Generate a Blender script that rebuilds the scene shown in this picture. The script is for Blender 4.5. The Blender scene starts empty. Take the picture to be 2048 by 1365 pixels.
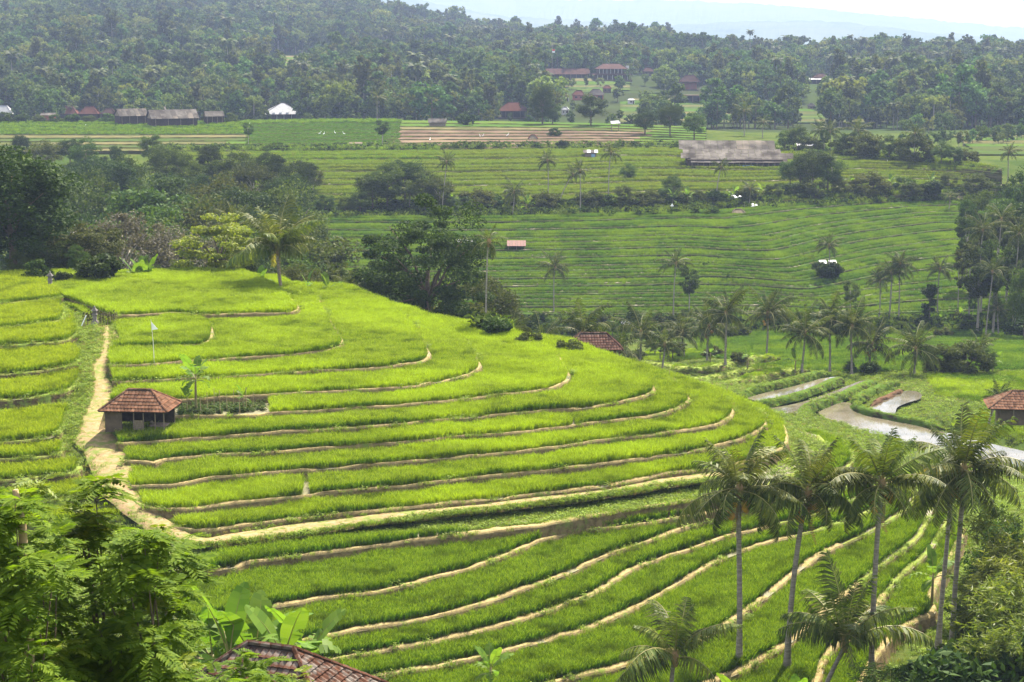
import bpy, math, random
import numpy as np
from mathutils import Vector, Matrix, noise
from mathutils.geometry import tessellate_polygon
from mathutils.bvhtree import BVHTree
random.seed(7)
rng = np.random.default_rng(7)
R = math.radians
S = bpy.context.scene
COL = S.collection

# ------------------------------------------------------------------ camera, sky, sun, exposure
FPX, HOR = 3600.0, 60.0
PITCH = math.atan((682.5 - HOR) / FPX)
cam_d = bpy.data.cameras.new('camera')
cam_d.sensor_width = 36.0
cam_d.lens = FPX / 2048 * 36
cam_d.clip_start = 0.5
cam_d.clip_end = 40000
cam = bpy.data.objects.new('camera', cam_d)
COL.objects.link(cam)
cam.rotation_euler = (math.pi / 2 - PITCH, 0, 0)
S.camera = cam
S.view_settings.view_transform = 'Standard'
S.view_settings.look = 'None'
S.view_settings.gamma = 1
S.view_settings.exposure = 2.0
SUN_EL, SUN_AZ = R(52), R(24)          # azimuth from +Y towards +X
world = bpy.data.worlds.new('World')
S.world = world
world.use_nodes = True
wn = world.node_tree
wn.nodes.clear()
wo = wn.nodes.new('ShaderNodeOutputWorld')
wb = wn.nodes.new('ShaderNodeBackground')
sky = wn.nodes.new('ShaderNodeTexSky')
sky.sky_type = 'NISHITA'
sky.sun_disc = False
sky.sun_elevation = SUN_EL
sky.sun_rotation = SUN_AZ
sky.air_density = 1.0
sky.dust_density = 1.0
sky.ozone_density = 1.0
wb.inputs['Strength'].default_value = 0.10
veil = wn.nodes.new('ShaderNodeMix')          # thin white cloud cover over the whole sky
veil.data_type = 'RGBA'
veil.inputs[0].default_value = 0.4
veil.inputs[7].default_value = (6.2, 5.9, 5.4, 1)
wn.links.new(sky.outputs[0], veil.inputs[6])
wn.links.new(veil.outputs[2], wb.inputs[0])
wn.links.new(wb.outputs[0], wo.inputs[0])
sun_d = bpy.data.lights.new('sun', 'SUN')
sun_d.energy = 5.0
sun_d.angle = R(0.6)
sun_d.color = (1.0, 0.93, 0.79)
sun = bpy.data.objects.new('sun', sun_d)
COL.objects.link(sun)
sdir = Vector((math.sin(SUN_AZ) * math.cos(SUN_EL), math.cos(SUN_AZ) * math.cos(SUN_EL), math.sin(SUN_EL)))
sun.rotation_euler = (-sdir).to_track_quat('-Z', 'Y').to_euler()
cy = S.cycles
cy.max_bounces = 6
cy.diffuse_bounces = 3
cy.glossy_bounces = 2
cy.transmission_bounces = 4
cy.transparent_max_bounces = 4
cy.volume_bounces = 1
cy.caustics_reflective = cy.caustics_refractive = False
cy.use_denoising = True

# ------------------------------------------------------------------ small helpers
CP, SP = math.cos(PITCH), math.sin(PITCH)


def ray(u, v):
    cx, cyy = (u - 1024) / FPX, -(v - 682.5) / FPX
    return np.array((cx, cyy * SP + CP, cyy * CP - SP))


def gp(u, v, z):
    d = ray(u, v)
    return d * (z / d[2])


def gd(u, v, D):
    d = ray(u, v)
    return d * (D / d[1])


def proj(P):
    P = np.asarray(P, float)
    f = P[..., 1] * CP - P[..., 2] * SP
    up = P[..., 1] * SP + P[..., 2] * CP
    return 1024 + FPX * P[..., 0] / f, 682.5 - FPX * up / f


def tag(o, label=None, cat=None, group=None, kind=None):
    if label: o['label'] = label
    if cat: o['category'] = cat
    if group: o['group'] = group
    if kind: o['kind'] = kind
    return o


def link(name, data, parent=None):
    o = bpy.data.objects.new(name, data)
    COL.objects.link(o)
    if parent is not None: o.parent = parent
    return o


def empty(name, loc, label, cat, group=None, rz=0.0, sc=1.0):
    o = link(name, None)
    o.empty_display_size = 0.3
    o.location = loc
    o.rotation_euler = (0, 0, rz)
    o.scale = (sc, sc, sc)
    return tag(o, label, cat, group)


def mesh_np(name, V, F, mats=(), idx=None, smooth=False):
    """V (n,3); F list of arrays, each (m,3) or (m,4)"""
    me = bpy.data.meshes.new(name)
    V = np.asarray(V, np.float32).reshape(-1, 3)
    if isinstance(F, np.ndarray): F = [F]
    F = [np.asarray(f, np.int32) for f in F if len(f)]
    tot = sum(f.size for f in F)
    n = sum(len(f) for f in F)
    me.vertices.add(len(V))
    me.vertices.foreach_set('co', V.ravel())
    me.loops.add(tot)
    me.loops.foreach_set('vertex_index', np.concatenate([f.ravel() for f in F]))
    me.polygons.add(n)
    sizes = np.concatenate([np.full(len(f), f.shape[1], np.int32) for f in F])
    st = np.concatenate([[0], np.cumsum(sizes)[:-1]]).astype(np.int32)
    me.polygons.foreach_set('loop_start', st)
    try: me.polygons.foreach_set('loop_total', sizes)
    except Exception: pass
    for m in mats: me.materials.append(m)
    if idx is not None: me.polygons.foreach_set('material_index', np.asarray(idx, np.int32))
    me.polygons.foreach_set('use_smooth', np.full(n, smooth, bool))
    me.update(calc_edges=True)
    return me


class MB:
    """collects boxes, bars, prisms and tubes into one mesh"""
    def __init__(s): s.V, s.Q, s.T = [], [], []

    def add(s, V, Q=(), T=()):
        b = len(s.V)
        s.V += [tuple(map(float, v)) for v in V]
        s.Q += [tuple(b + i for i in q) for q in Q]
        s.T += [tuple(b + i for i in t) for t in T]
        return s

    def box(s, c, d, rz=0.0, M=None):
        hx, hy, hz = d[0] / 2, d[1] / 2, d[2] / 2
        cr, sr = math.cos(rz), math.sin(rz)
        V = []
        for z in (-hz, hz):
            for x, y in ((-hx, -hy), (hx, -hy), (hx, hy), (-hx, hy)):
                p = Vector((x * cr - y * sr, x * sr + y * cr, z))
                if M is not None: p = M @ p
                V.append((c[0] + p.x, c[1] + p.y, c[2] + p.z))
        return s.add(V, [(3, 2, 1, 0), (4, 5, 6, 7), (0, 1, 5, 4), (1, 2, 6, 5), (2, 3, 7, 6), (3, 0, 4, 7)])

    def bar(s, a, b, w, h=None):
        a, b = Vector(a), Vector(b)
        h = h or w
        d = (b - a).normalized()
        x = d.cross(Vector((0, 0, 1)))
        if x.length < 1e-3: x = Vector((1, 0, 0))
        x.normalize()
        y = x.cross(d)
        V = []
        for p in (a, b):
            for i, j in ((-1, -1), (1, -1), (1, 1), (-1, 1)):
                V.append(p + x * (i * w / 2) + y * (j * h / 2))
        return s.add(V, [(3, 2, 1, 0), (4, 5, 6, 7), (0, 1, 5, 4), (1, 2, 6, 5), (2, 3, 7, 6), (3, 0, 4, 7)])

    def tube(s, pts, rad, n=7, cap=True):
        pts = [Vector(p) for p in pts]
        m = len(pts)
        V = []
        for i, p in enumerate(pts):
            d = (pts[min(i + 1, m - 1)] - pts[max(i - 1, 0)]).normalized()
            x = d.cross(Vector((0.31, 0.95, 0.02)))
            if x.length < 1e-3: x = d.cross(Vector((1, 0, 0)))
            x.normalize()
            y = d.cross(x)
            for k in range(n):
                a = 2 * math.pi * k / n
                V.append(p + (x * math.cos(a) + y * math.sin(a)) * rad[i])
        Q = [(i * n + k, i * n + (k + 1) % n, (i + 1) * n + (k + 1) % n, (i + 1) * n + k) for i in range(m - 1) for k in range(n)]
        T = []
        if cap:
            V.append(pts[-1])
            T = [((m - 1) * n + k, (m - 1) * n + (k + 1) % n, m * n) for k in range(n)]
        return s.add(V, Q, T)

    def sheet(s, a, b, c, d, th=0.04):
        """a slab with corners a b c d (counter-clockwise seen from outside) and thickness th"""
        a, b, c, d = map(Vector, (a, b, c, d))
        nn = (b - a).cross(d - a).normalized() * th
        return s.add([a - nn, b - nn, c - nn, d - nn, a, b, c, d],
                     [(3, 2, 1, 0), (4, 5, 6, 7), (0, 1, 5, 4), (1, 2, 6, 5), (2, 3, 7, 6), (3, 0, 4, 7)])

    def lathe(s, prof, c=(0, 0, 0), n=10):
        m = len(prof)
        V = [(c[0] + r * math.cos(2 * math.pi * k / n), c[1] + r * math.sin(2 * math.pi * k / n), c[2] + z) for r, z in prof for k in range(n)]
        Q = [(i * n + k, i * n + (k + 1) % n, (i + 1) * n + (k + 1) % n, (i + 1) * n + k) for i in range(m - 1) for k in range(n)]
        return s.add(V, Q)

    def mesh(s, name, mats, smooth=False):
        F = []
        if s.Q: F.append(np.array(s.Q))
        if s.T: F.append(np.array(s.T))
        return mesh_np(name, s.V, F, mats if isinstance(mats, (list, tuple)) else [mats], smooth=smooth)

    def build(s, name, mats, parent=None, smooth=False):
        return link(name, s.mesh(name, mats, smooth), parent)


def copy_tree(o, loc, rz=0.0, sc=1.0, label=None, group=None, cat=None, lean=None):
    c = o.copy()
    COL.objects.link(c)
    c.location = loc
    c.rotation_euler = (lean[0], lean[1], rz) if lean else (0, 0, rz)
    c.scale = (sc, sc, sc) if np.isscalar(sc) else sc
    if label: c['label'] = label
    if group: c['group'] = group
    if cat: c['category'] = cat
    for ch in o.children:
        d = ch.copy()
        COL.objects.link(d)
        d.parent = c
        for g in ch.children:
            e = g.copy()
            COL.objects.link(e)
            e.parent = d
    return c


# ------------------------------------------------------------------ materials
MAT = {}


def new_mat(name):
    m = bpy.data.materials.new(name)
    m.use_nodes = True
    nt = m.node_tree
    nt.nodes.clear()
    MAT[name] = m
    return m, nt


def nd(nt, t, **kw):
    n = nt.nodes.new(t)
    for k, v in kw.items():
        if hasattr(n, k): setattr(n, k, v)
    return n


def c4(c): return (c[0], c[1], c[2], 1)


def mixc(nt, fac, a, b, mode='MIX'):
    n = nd(nt, 'ShaderNodeMix', data_type='RGBA', blend_type=mode)
    for sock, val in ((0, fac), (6, a), (7, b)):
        if hasattr(val, 'links') or hasattr(val, 'is_output'): nt.links.new(val, n.inputs[sock])
        elif sock == 0: n.inputs[0].default_value = val
        else: n.inputs[sock].default_value = c4(val)
    return n.outputs[2]


def ramp(nt, x, a, b):
    n = nd(nt, 'ShaderNodeMapRange')
    n.inputs[1].default_value, n.inputs[2].default_value = a, b
    nt.links.new(x, n.inputs[0])
    return n.outputs[0]


def noise_f(nt, scale, detail=4, coord='Object', rough=0.6, stretch=None):
    tc = nd(nt, 'ShaderNodeTexCoord')
    n = nd(nt, 'ShaderNodeTexNoise')
    n.inputs['Scale'].default_value = scale
    n.inputs['Detail'].default_value = detail
    n.inputs['Roughness'].default_value = rough
    src = tc.outputs[coord]
    if coord == 'World':
        pass
    if stretch:
        mp = nd(nt, 'ShaderNodeMapping')
        mp.inputs['Scale'].default_value = stretch
        nt.links.new(src, mp.inputs[0])
        src = mp.outputs[0]
    nt.links.new(src, n.inputs['Vector'])
    return n.outputs[0]


def out(nt, sh, disp=None):
    o = nd(nt, 'ShaderNodeOutputMaterial')
    nt.links.new(sh, o.inputs[0])


def leaf_mat(name, a, b, tr=0.35, rough=0.55, objvar=0.25, hue=None, spec=0.3):
    """foliage: colour varies leaf by leaf and plant by plant; part of the light passes through"""
    m, nt = new_mat(name)
    geo = nd(nt, 'ShaderNodeNewGeometry')
    inf = nd(nt, 'ShaderNodeObjectInfo')
    c = mixc(nt, geo.outputs['Random Per Island'], a, b)
    hsv = nd(nt, 'ShaderNodeHueSaturation')
    nt.links.new(c, hsv.inputs['Color'])
    nt.links.new(ramp2(nt, inf.outputs['Random'], 1 - objvar, 1 + objvar), hsv.inputs['Value'])
    m2 = nd(nt, 'ShaderNodeMath', operation='MULTIPLY')
    m2.inputs[1].default_value = 7.13
    nt.links.new(inf.outputs['Random'], m2.inputs[0])
    fr = nd(nt, 'ShaderNodeMath', operation='FRACT')
    nt.links.new(m2.outputs[0], fr.inputs[0])
    nt.links.new(ramp2(nt, fr.outputs[0], 0.5 - 0.06 * objvar, 0.5 + 0.06 * objvar), hsv.inputs['Hue'])
    p = nd(nt, 'ShaderNodeBsdfPrincipled')
    p.inputs['Roughness'].default_value = rough
    p.inputs['Specular IOR Level'].default_value = spec * 0.4
    nt.links.new(hsv.outputs[0], p.inputs['Base Color'])
    t = nd(nt, 'ShaderNodeBsdfTranslucent')
    br = mixc(nt, 1.0, hsv.outputs[0], (1.3, 1.35, 0.5), 'MULTIPLY')
    nt.links.new(br, t.inputs[0])
    mx = nd(nt, 'ShaderNodeMixShader')
    mx.inputs[0].default_value = tr
    nt.links.new(p.outputs[0], mx.inputs[1])
    nt.links.new(t.outputs[0], mx.inputs[2])
    out(nt, mx.outputs[0])
    return m


def ramp2(nt, x, lo, hi):
    n = nd(nt, 'ShaderNodeMapRange')
    n.inputs[3].default_value, n.inputs[4].default_value = lo, hi
    nt.links.new(x, n.inputs[0])
    return n.outputs[0]


def surf_mat(name, a, b, scale=1.0, rough=0.85, bump=0.0, bscale=None, stretch=None, c=None, cscale=0.2, objvar=0.0, lo=0.35, hi=0.65, island=0.0, metal=0.0, spec=0.3):
    """two tones broken up by noise, an optional third tone in larger patches, optional relief"""
    m, nt = new_mat(name)
    col = mixc(nt, ramp(nt, noise_f(nt, scale, 6, stretch=stretch), lo, hi), a, b)
    if c is not None: col = mixc(nt, ramp(nt, noise_f(nt, cscale, 5), 0.45, 0.62), col, c)
    if objvar or island:
        hsv = nd(nt, 'ShaderNodeHueSaturation')
        src = nd(nt, 'ShaderNodeObjectInfo').outputs['Random'] if objvar else nd(nt, 'ShaderNodeNewGeometry').outputs['Random Per Island']
        k = objvar or island
        nt.links.new(col, hsv.inputs['Color'])
        nt.links.new(ramp2(nt, src, 1 - k, 1 + k), hsv.inputs['Value'])
        col = hsv.outputs[0]
    p = nd(nt, 'ShaderNodeBsdfPrincipled')
    p.inputs['Roughness'].default_value = rough
    p.inputs['Metallic'].default_value = metal
    p.inputs['Specular IOR Level'].default_value = spec if rough < 0.84 else 0.0
    nt.links.new(col, p.inputs['Base Color'])
    if bump:
        bn = nd(nt, 'ShaderNodeBump')
        bn.inputs['Strength'].default_value = 1.0
        bn.inputs['Distance'].default_value = bump
        nt.links.new(noise_f(nt, bscale or scale * 3, 8, stretch=stretch), bn.inputs['Height'])
        nt.links.new(bn.outputs[0], p.inputs['Normal'])
    out(nt, p.outputs[0])
    return m


def rice_mat(name, low, mid, tip, h=0.6, objvar=0.18, tr=0.45, patch=None):
    """rice blades: straw-coloured at the foot, green above (on rice darkened to imitate shade), paler at the tip; plots differ a little"""
    m, nt = new_mat(name)
    tc = nd(nt, 'ShaderNodeTexCoord')
    sx = nd(nt, 'ShaderNodeSeparateXYZ')
    nt.links.new(tc.outputs['Object'], sx.inputs[0])
    geo = nd(nt, 'ShaderNodeNewGeometry')
    inf = nd(nt, 'ShaderNodeObjectInfo')
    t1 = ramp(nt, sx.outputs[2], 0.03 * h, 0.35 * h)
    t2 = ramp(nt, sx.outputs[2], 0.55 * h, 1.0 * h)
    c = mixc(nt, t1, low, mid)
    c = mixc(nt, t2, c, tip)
    pn = nd(nt, 'ShaderNodeTexNoise')
    pn.inputs['Scale'].default_value = 0.11
    pn.inputs['Detail'].default_value = 3
    nt.links.new(geo.outputs['Position'], pn.inputs['Vector'])
    pb = nd(nt, 'ShaderNodeTexNoise')
    pb.inputs['Scale'].default_value = 0.45
    pb.inputs['Detail'].default_value = 4
    nt.links.new(geo.outputs['Position'], pb.inputs['Vector'])
    c = mixc(nt, ramp(nt, pb.outputs[0], 0.52, 0.72), c, tuple(0.62 * x + 0.02 * (1, .5, 0)[i] for i, x in enumerate(mid)))
    if patch: c = mixc(nt, ramp(nt, pn.outputs[0], 0.42, 0.62), c, patch)
    hsv = nd(nt, 'ShaderNodeHueSaturation')
    nt.links.new(c, hsv.inputs['Color'])
    ad = nd(nt, 'ShaderNodeMath', operation='ADD')
    nt.links.new(inf.outputs['Random'], ad.inputs[0])
    nt.links.new(geo.outputs['Random Per Island'], ad.inputs[1])
    hf = nd(nt, 'ShaderNodeMath', operation='MULTIPLY')
    hf.inputs[1].default_value = 0.5
    nt.links.new(ad.outputs[0], hf.inputs[0])
    nt.links.new(ramp2(nt, hf.outputs[0], 1 - 1.6 * objvar, 1 + 1.6 * objvar), hsv.inputs['Value'])
    p = nd(nt, 'ShaderNodeBsdfPrincipled')
    p.inputs['Roughness'].default_value = 0.5
    p.inputs['Specular IOR Level'].default_value = 0.06
    nt.links.new(hsv.outputs[0], p.inputs['Base Color'])
    t = nd(nt, 'ShaderNodeBsdfTranslucent')
    nt.links.new(mixc(nt, 1.0, hsv.outputs[0], (1.2, 1.15, 0.5), 'MULTIPLY'), t.inputs[0])
    mx = nd(nt, 'ShaderNodeMixShader')
    mx.inputs[0].default_value = tr
    nt.links.new(p.outputs[0], mx.inputs[1])
    nt.links.new(t.outputs[0], mx.inputs[2])
    out(nt, mx.outputs[0])
    return m


def bank_mat(name, top, side, green, gscale=0.5, thr=0.55):
    """earth bank: dry trodden grass on top, bare soil on the steep side, green tufts in patches"""
    m, nt = new_mat(name)
    geo = nd(nt, 'ShaderNodeNewGeometry')
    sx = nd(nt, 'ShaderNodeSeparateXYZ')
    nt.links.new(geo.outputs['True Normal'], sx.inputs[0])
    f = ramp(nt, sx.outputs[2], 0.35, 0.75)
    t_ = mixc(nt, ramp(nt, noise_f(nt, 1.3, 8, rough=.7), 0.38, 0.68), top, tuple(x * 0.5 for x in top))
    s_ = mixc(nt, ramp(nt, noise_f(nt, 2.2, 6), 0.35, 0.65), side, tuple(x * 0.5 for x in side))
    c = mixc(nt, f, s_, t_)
    c = mixc(nt, ramp(nt, noise_f(nt, gscale, 6, rough=0.7), thr, thr + 0.1), c, green)
    p = nd(nt, 'ShaderNodeBsdfPrincipled')
    p.inputs['Roughness'].default_value = 0.95
    p.inputs['Specular IOR Level'].default_value = 0.0
    nt.links.new(c, p.inputs['Base Color'])
    bn = nd(nt, 'ShaderNodeBump')
    bn.inputs['Distance'].default_value = 0.12
    nt.links.new(noise_f(nt, 9.0, 8), bn.inputs['Height'])
    nt.links.new(bn.outputs[0], p.inputs['Normal'])
    out(nt, p.outputs[0])
    return m


def plain(name, c, rough=0.6, metal=0.0, spec=0.4):
    return surf_mat(name, tuple(x * 0.88 for x in c), tuple(min(1, x * 1.1) for x in c), 2.5, rough, metal=metal, spec=spec)


rice_near = rice_mat('rice_young', (0.13, 0.14, 0.025), (0.085, 0.165, 0.008), (0.36, 0.435, 0.024), 0.85, 0.3, tr=0.36, patch=(0.27, 0.37, 0.016))  # rice tones below the tip darkened to paint shade onto the terrace fronts
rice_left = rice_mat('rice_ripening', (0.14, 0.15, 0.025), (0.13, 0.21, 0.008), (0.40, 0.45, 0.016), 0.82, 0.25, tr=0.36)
rice_low = rice_mat('rice_lower', (0.10, 0.115, 0.022), (0.06, 0.135, 0.007), (0.275, 0.37, 0.018), 0.82, 0.3, tr=0.36)
rice_mid = rice_mat('rice_old_shaded', (0.06, 0.07, 0.025), (0.042, 0.10, 0.014), (0.125, 0.215, 0.022), 0.75, patch=(0.125, 0.20, 0.018))  # older crop, darkened further to stand in for cloud shade on the slope
rice_up = rice_mat('rice_upper', (0.08, 0.08, 0.03), (0.075, 0.115, 0.016), (0.20, 0.245, 0.032), 0.85, patch=(0.12, 0.18, 0.025))
weed_m = rice_mat('weeds', (0.12, 0.12, 0.04), (0.15, 0.23, 0.035), (0.26, 0.33, 0.06), 0.35, 0.3)
dry_m = rice_mat('dry_grass', (0.2, 0.16, 0.06), (0.26, 0.22, 0.08), (0.3, 0.27, 0.10), 0.35, 0.25, 0.3)
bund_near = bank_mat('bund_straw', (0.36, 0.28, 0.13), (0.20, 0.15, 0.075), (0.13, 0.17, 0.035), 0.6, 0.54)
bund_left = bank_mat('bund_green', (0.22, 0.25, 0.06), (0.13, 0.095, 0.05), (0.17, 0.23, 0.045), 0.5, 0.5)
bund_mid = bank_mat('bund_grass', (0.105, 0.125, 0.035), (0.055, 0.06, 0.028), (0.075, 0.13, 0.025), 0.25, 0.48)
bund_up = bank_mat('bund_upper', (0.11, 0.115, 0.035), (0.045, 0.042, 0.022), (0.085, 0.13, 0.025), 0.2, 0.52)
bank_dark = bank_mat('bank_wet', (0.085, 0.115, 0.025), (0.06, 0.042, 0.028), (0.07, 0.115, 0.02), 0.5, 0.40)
path_m = surf_mat('path_dirt', (0.30, 0.215, 0.115), (0.20, 0.145, 0.075), 2.2, 0.95, 0.10, 8.0, c=(0.14, 0.17, 0.045), cscale=1.1)
mud_m = surf_mat('paddy_mud', (0.10, 0.09, 0.045), (0.14, 0.125, 0.05), 1.0, 0.7)
ground_m = surf_mat('grass_ground', (0.045, 0.07, 0.014), (0.075, 0.085, 0.022), 0.6, 0.95, 0.1, 3.0, c=(0.034, 0.055, 0.012), cscale=0.06)
ground_far = surf_mat('forest_floor', (0.025, 0.042, 0.012), (0.042, 0.06, 0.017), 0.03, 0.95, c=(0.03, 0.035, 0.015), cscale=0.01)
stubble_m = surf_mat('stubble', (0.13, 0.11, 0.05), (0.07, 0.066, 0.03), 0.25, 0.95, c=(0.05, 0.062, 0.017), cscale=0.03)
brown_m = surf_mat('ploughed_soil', (0.11, 0.072, 0.05), (0.06, 0.042, 0.031), 0.3, 0.95, c=(0.15, 0.11, 0.072), cscale=0.05)
fgreen_m = surf_mat('field_green', (0.055, 0.10, 0.015), (0.04, 0.075, 0.013), 0.3, 0.95, c=(0.07, 0.10, 0.018), cscale=0.05)
rowcrop_m = surf_mat('row_crop', (0.055, 0.08, 0.022), (0.035, 0.055, 0.016), 0.8, 0.95, c=(0.05, 0.056, 0.02), cscale=0.05)
# ------------------------------------------------------------------ terrain: terrace lines read off the hill
EDGE = [  # main hill, one line per bund, top to bottom: height, then (x, y) along the bund's outer edge
 (-30.4, [(232,634),(290,631),(350,628),(400,632),(480,630),(560,628),(590,626),(599,617),(588,603),(568,589),(553,576)]),
 (-30.85, [(222,699),(300,697),(380,693),(405,691),(420,684),(427,671),(424,655),(412,643),(398,634)]),
 (-31.15, [(218,734),(300,731),(420,722),(500,717),(574,712),(640,705),(678,696),(688,688),(682,675),(667,652),(654,628),(638,600),(625,588)]),
 (-31.75, [(224,767),(330,762),(461,756),(605,746),(749,739),(810,731),(848,724),(861,712),(853,692),(838,668),(822,645),(800,625),(780,610)]),
 (-32.35, [(230,806),(330,803),(400,800),(533,792),(646,786),(820,776),(851,770),(902,761),(943,749),(963,735),(955,720),(939,694),(915,671),(893,652)]),
 (-32.95, [(300,836),(420,834),(510,833),(548,829),(677,821),(820,811),(902,804),(1005,792),(1097,780),(1132,766),(1141,755),(1137,744),(1128,730),(1118,713),(1100,698)]),
 (-33.6, [(236,890),(308,886),(420,877),(533,869),(574,865),(667,861),(820,849),(903,840),(1005,832),(1087,823),(1147,820),(1220,810),(1262,802),(1298,791),(1311,781),(1303,768),(1290,752),(1265,735)]),
 (-34.3, [(250,925),(297,928),(312,930),(328,923),(408,914),(523,909),(605,902),(708,894),(820,886),(903,877),(1015,869),(1097,861),(1169,850),(1220,845),(1303,834),(1344,824),(1374,810),(1381,801),(1374,790),(1360,777),(1335,760)]),
 (-35.0, [(262,975),(349,972),(420,959),(503,951),(605,943),(708,935),(820,925),(882,919),(923,916),(1036,906),(1128,894),(1220,881),(1303,873),(1385,861),(1436,851),(1459,839),(1468,828),(1464,816),(1452,803),(1430,789)]),
 (-35.75, [(277,1013),(308,1021),(369,1022),(420,1016),(462,1010),(585,997),(656,988),(749,979),(820,974),(903,963),(1056,947),(1149,937),(1220,928),(1323,914),(1405,902),(1446,890),(1492,877),(1524,861),(1534,849),(1526,836),(1513,824),(1492,811)]),
 (-36.55, [(340,1058),(400,1064),(543,1047),(667,1033),(820,1018),(964,1003),(1087,990),(1149,982),(1220,973),(1343,950),(1425,940),(1500,925),(1555,906),(1575,886),(1573,862),(1562,842),(1538,825)]),
 (-37.5, [(380,1152),(461,1138),(513,1126),(605,1114),(687,1104),(820,1085),(974,1068),(1060,1057),(1128,1046),(1220,1030),(1317,1014),(1400,1003),(1470,990),(1560,965),(1640,930),(1660,900),(1640,872)]),
 (-38.4, [(380,1252),(500,1226),(605,1208),(646,1200),(749,1188),(820,1173),(872,1157),(944,1140),(1036,1104),(1087,1083),(1128,1072),(1160,1064),(1230,1058),(1317,1046),(1400,1030),(1480,1015),(1580,990),(1670,955),(1710,920),(1690,888)]),
 (-39.1, [(400,1320),(560,1293),(636,1278),(708,1265),(820,1247),(903,1229),(1005,1198),(1128,1153),(1220,1112),(1303,1085),(1344,1069),(1405,1048),(1480,1032),(1590,1008),(1690,975),(1740,940),(1730,905)]),
 (-39.8, [(420,1372),(600,1336),(697,1318),(800,1300),(862,1290),(964,1265),(1046,1243),(1169,1200),(1220,1173),(1282,1136),(1385,1101),(1450,1078),(1530,1058),(1620,1035),(1715,1000),(1770,960),(1765,925)]),
 (-40.4, [(500,1402),(700,1369),(800,1350),(944,1323),(1046,1296),(1149,1270),(1220,1244),(1298,1206),(1327,1190),(1405,1144),(1467,1112),(1540,1088),(1640,1062),(1740,1025),(1800,985),(1800,948)]),
 (-41.0, [(700,1455),(900,1420),(1050,1385),(1128,1364),(1220,1343),(1303,1317),(1413,1276),(1467,1247),(1549,1185),(1604,1140),(1660,1105),(1745,1065),(1820,1015),(1835,970)]),
 (-41.7, [(900,1490),(1250,1420),(1400,1378),(1508,1333),(1600,1274),(1628,1243),(1663,1216),(1710,1180),(1770,1130),(1840,1075),(1870,1010)]),
 (-42.4, [(1300,1530),(1600,1440),(1640,1365),(1650,1330),(1668,1304),(1730,1240),(1768,1202),(1800,1160),(1860,1105),(1900,1040)]),
 (-43.1, [(1400,1560),(1690,1460),(1728,1368),(1751,1327),(1769,1300),(1798,1266),(1845,1241),(1866,1232),(1872,1218),(1868,1190),(1905,1120),(1935,1060)]),
]
LEDGE = [  # the small plots left of the path
 (-30.3, [(-60,612),(0,609),(60,604),(105,600),(124,597),(126,588),(112,575),(90,562)]),
 (-30.8, [(-60,662),(0,659),(60,653),(110,646),(127,641),(132,628),(125,610)]),
 (-31.2, [(-60,700),(0,695),(70,690),(128,684),(150,676),(160,664),(150,648)]),
 (-31.9, [(-60,757),(0,752),(60,747),(110,740),(145,733),(163,722),(168,708),(150,694)]),
 (-32.6, [(-60,808),(0,803),(60,798),(110,791),(140,782),(160,768),(165,752)]),
 (-33.6, [(-60,896),(0,889),(50,884),(100,877),(124,867),(134,850),(136,828)]),
 (-34.2, [(-60,926),(0,922),(72,918),(118,911),(132,900),(128,884)]),
 (-34.9, [(-60,970),(0,965),(82,957),(130,953),(160,944),(165,930)]),
 (-35.7, [(-60,1018),(0,1014),(82,1006),(160,998),(203,991),(215,978),(205,962)]),
 (-36.5, [(-60,1060),(0,1055),(120,1049),(200,1045),(248,1041),(262,1028),(250,1012)]),
]
PATH = [(204,652,-30.95),(214,668,-31.1),(218,688,-31.3),(208,706,-31.55),(196,726,-31.8),(194,745,-32.0),(200,765,-32.25),(206,785,-32.5),(196,810,-32.85),(184,835,-33.15),(188,860,-33.5),(204,885,-33.85),(222,910,-34.2),(234,940,-34.65),(228,960,-34.9),(242,985,-35.25),(268,1010,-35.65),(300,1035,-36.1),(345,1062,-36.5),(400,1082,-36.75),(470,1075,-36.75),(560,1062,-36.72),(690,1044,-36.7),(830,1028,-36.7),(970,1014,-36.7),(1100,998,-36.7),(1220,984,-36.7),(1340,962,-36.7),(1440,948,-36.7)]


def smooth_line(pts, step):
    """Catmull-Rom through pts, resampled at step"""
    P = np.array(pts, float)
    Q = np.vstack([2 * P[0] - P[1], P, 2 * P[-1] - P[-2]])
    o = []
    for i in range(len(P) - 1):
        p0, p1, p2, p3 = Q[i:i + 4]
        t = np.linspace(0, 1, 24, endpoint=False)[:, None]
        o.append(0.5 * (2 * p1 + (p2 - p0) * t + (2 * p0 - 5 * p1 + 4 * p2 - p3) * t ** 2 + (3 * p1 - p0 - 3 * p2 + p3) * t ** 3))
    o = np.vstack(o + [P[-1:]])
    s = np.concatenate([[0], np.cumsum(np.linalg.norm(np.diff(o, axis=0), axis=1))])
    n = max(2, int(s[-1] / step) + 1)
    g = np.linspace(0, s[-1], n)
    return np.stack([np.interp(g, s, o[:, k]) for k in range(o.shape[1])], 1)


def wob(x, seed, f=0.35):
    """cheap smooth 1-D wobble in -1..1"""
    r = np.random.default_rng(seed)
    o = np.zeros_like(x)
    for k in range(5):
        o += np.sin(x * f * (1.7 ** k) + r.uniform(0, 6.28)) / (1.35 ** k)
    return o / 2.6


def inside(P, poly):
    x, y = P[:, 0], P[:, 1]
    c = np.zeros(len(P), bool)
    X, Y = poly[:, 0], poly[:, 1]
    j = len(poly) - 1
    for i in range(len(poly)):
        if Y[i] != Y[j]:
            k = ((Y[i] > y) != (Y[j] > y)) & (x < (X[j] - X[i]) * (y - Y[i]) / (Y[j] - Y[i]) + X[i])
            c ^= k
        j = i
    return c


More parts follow.
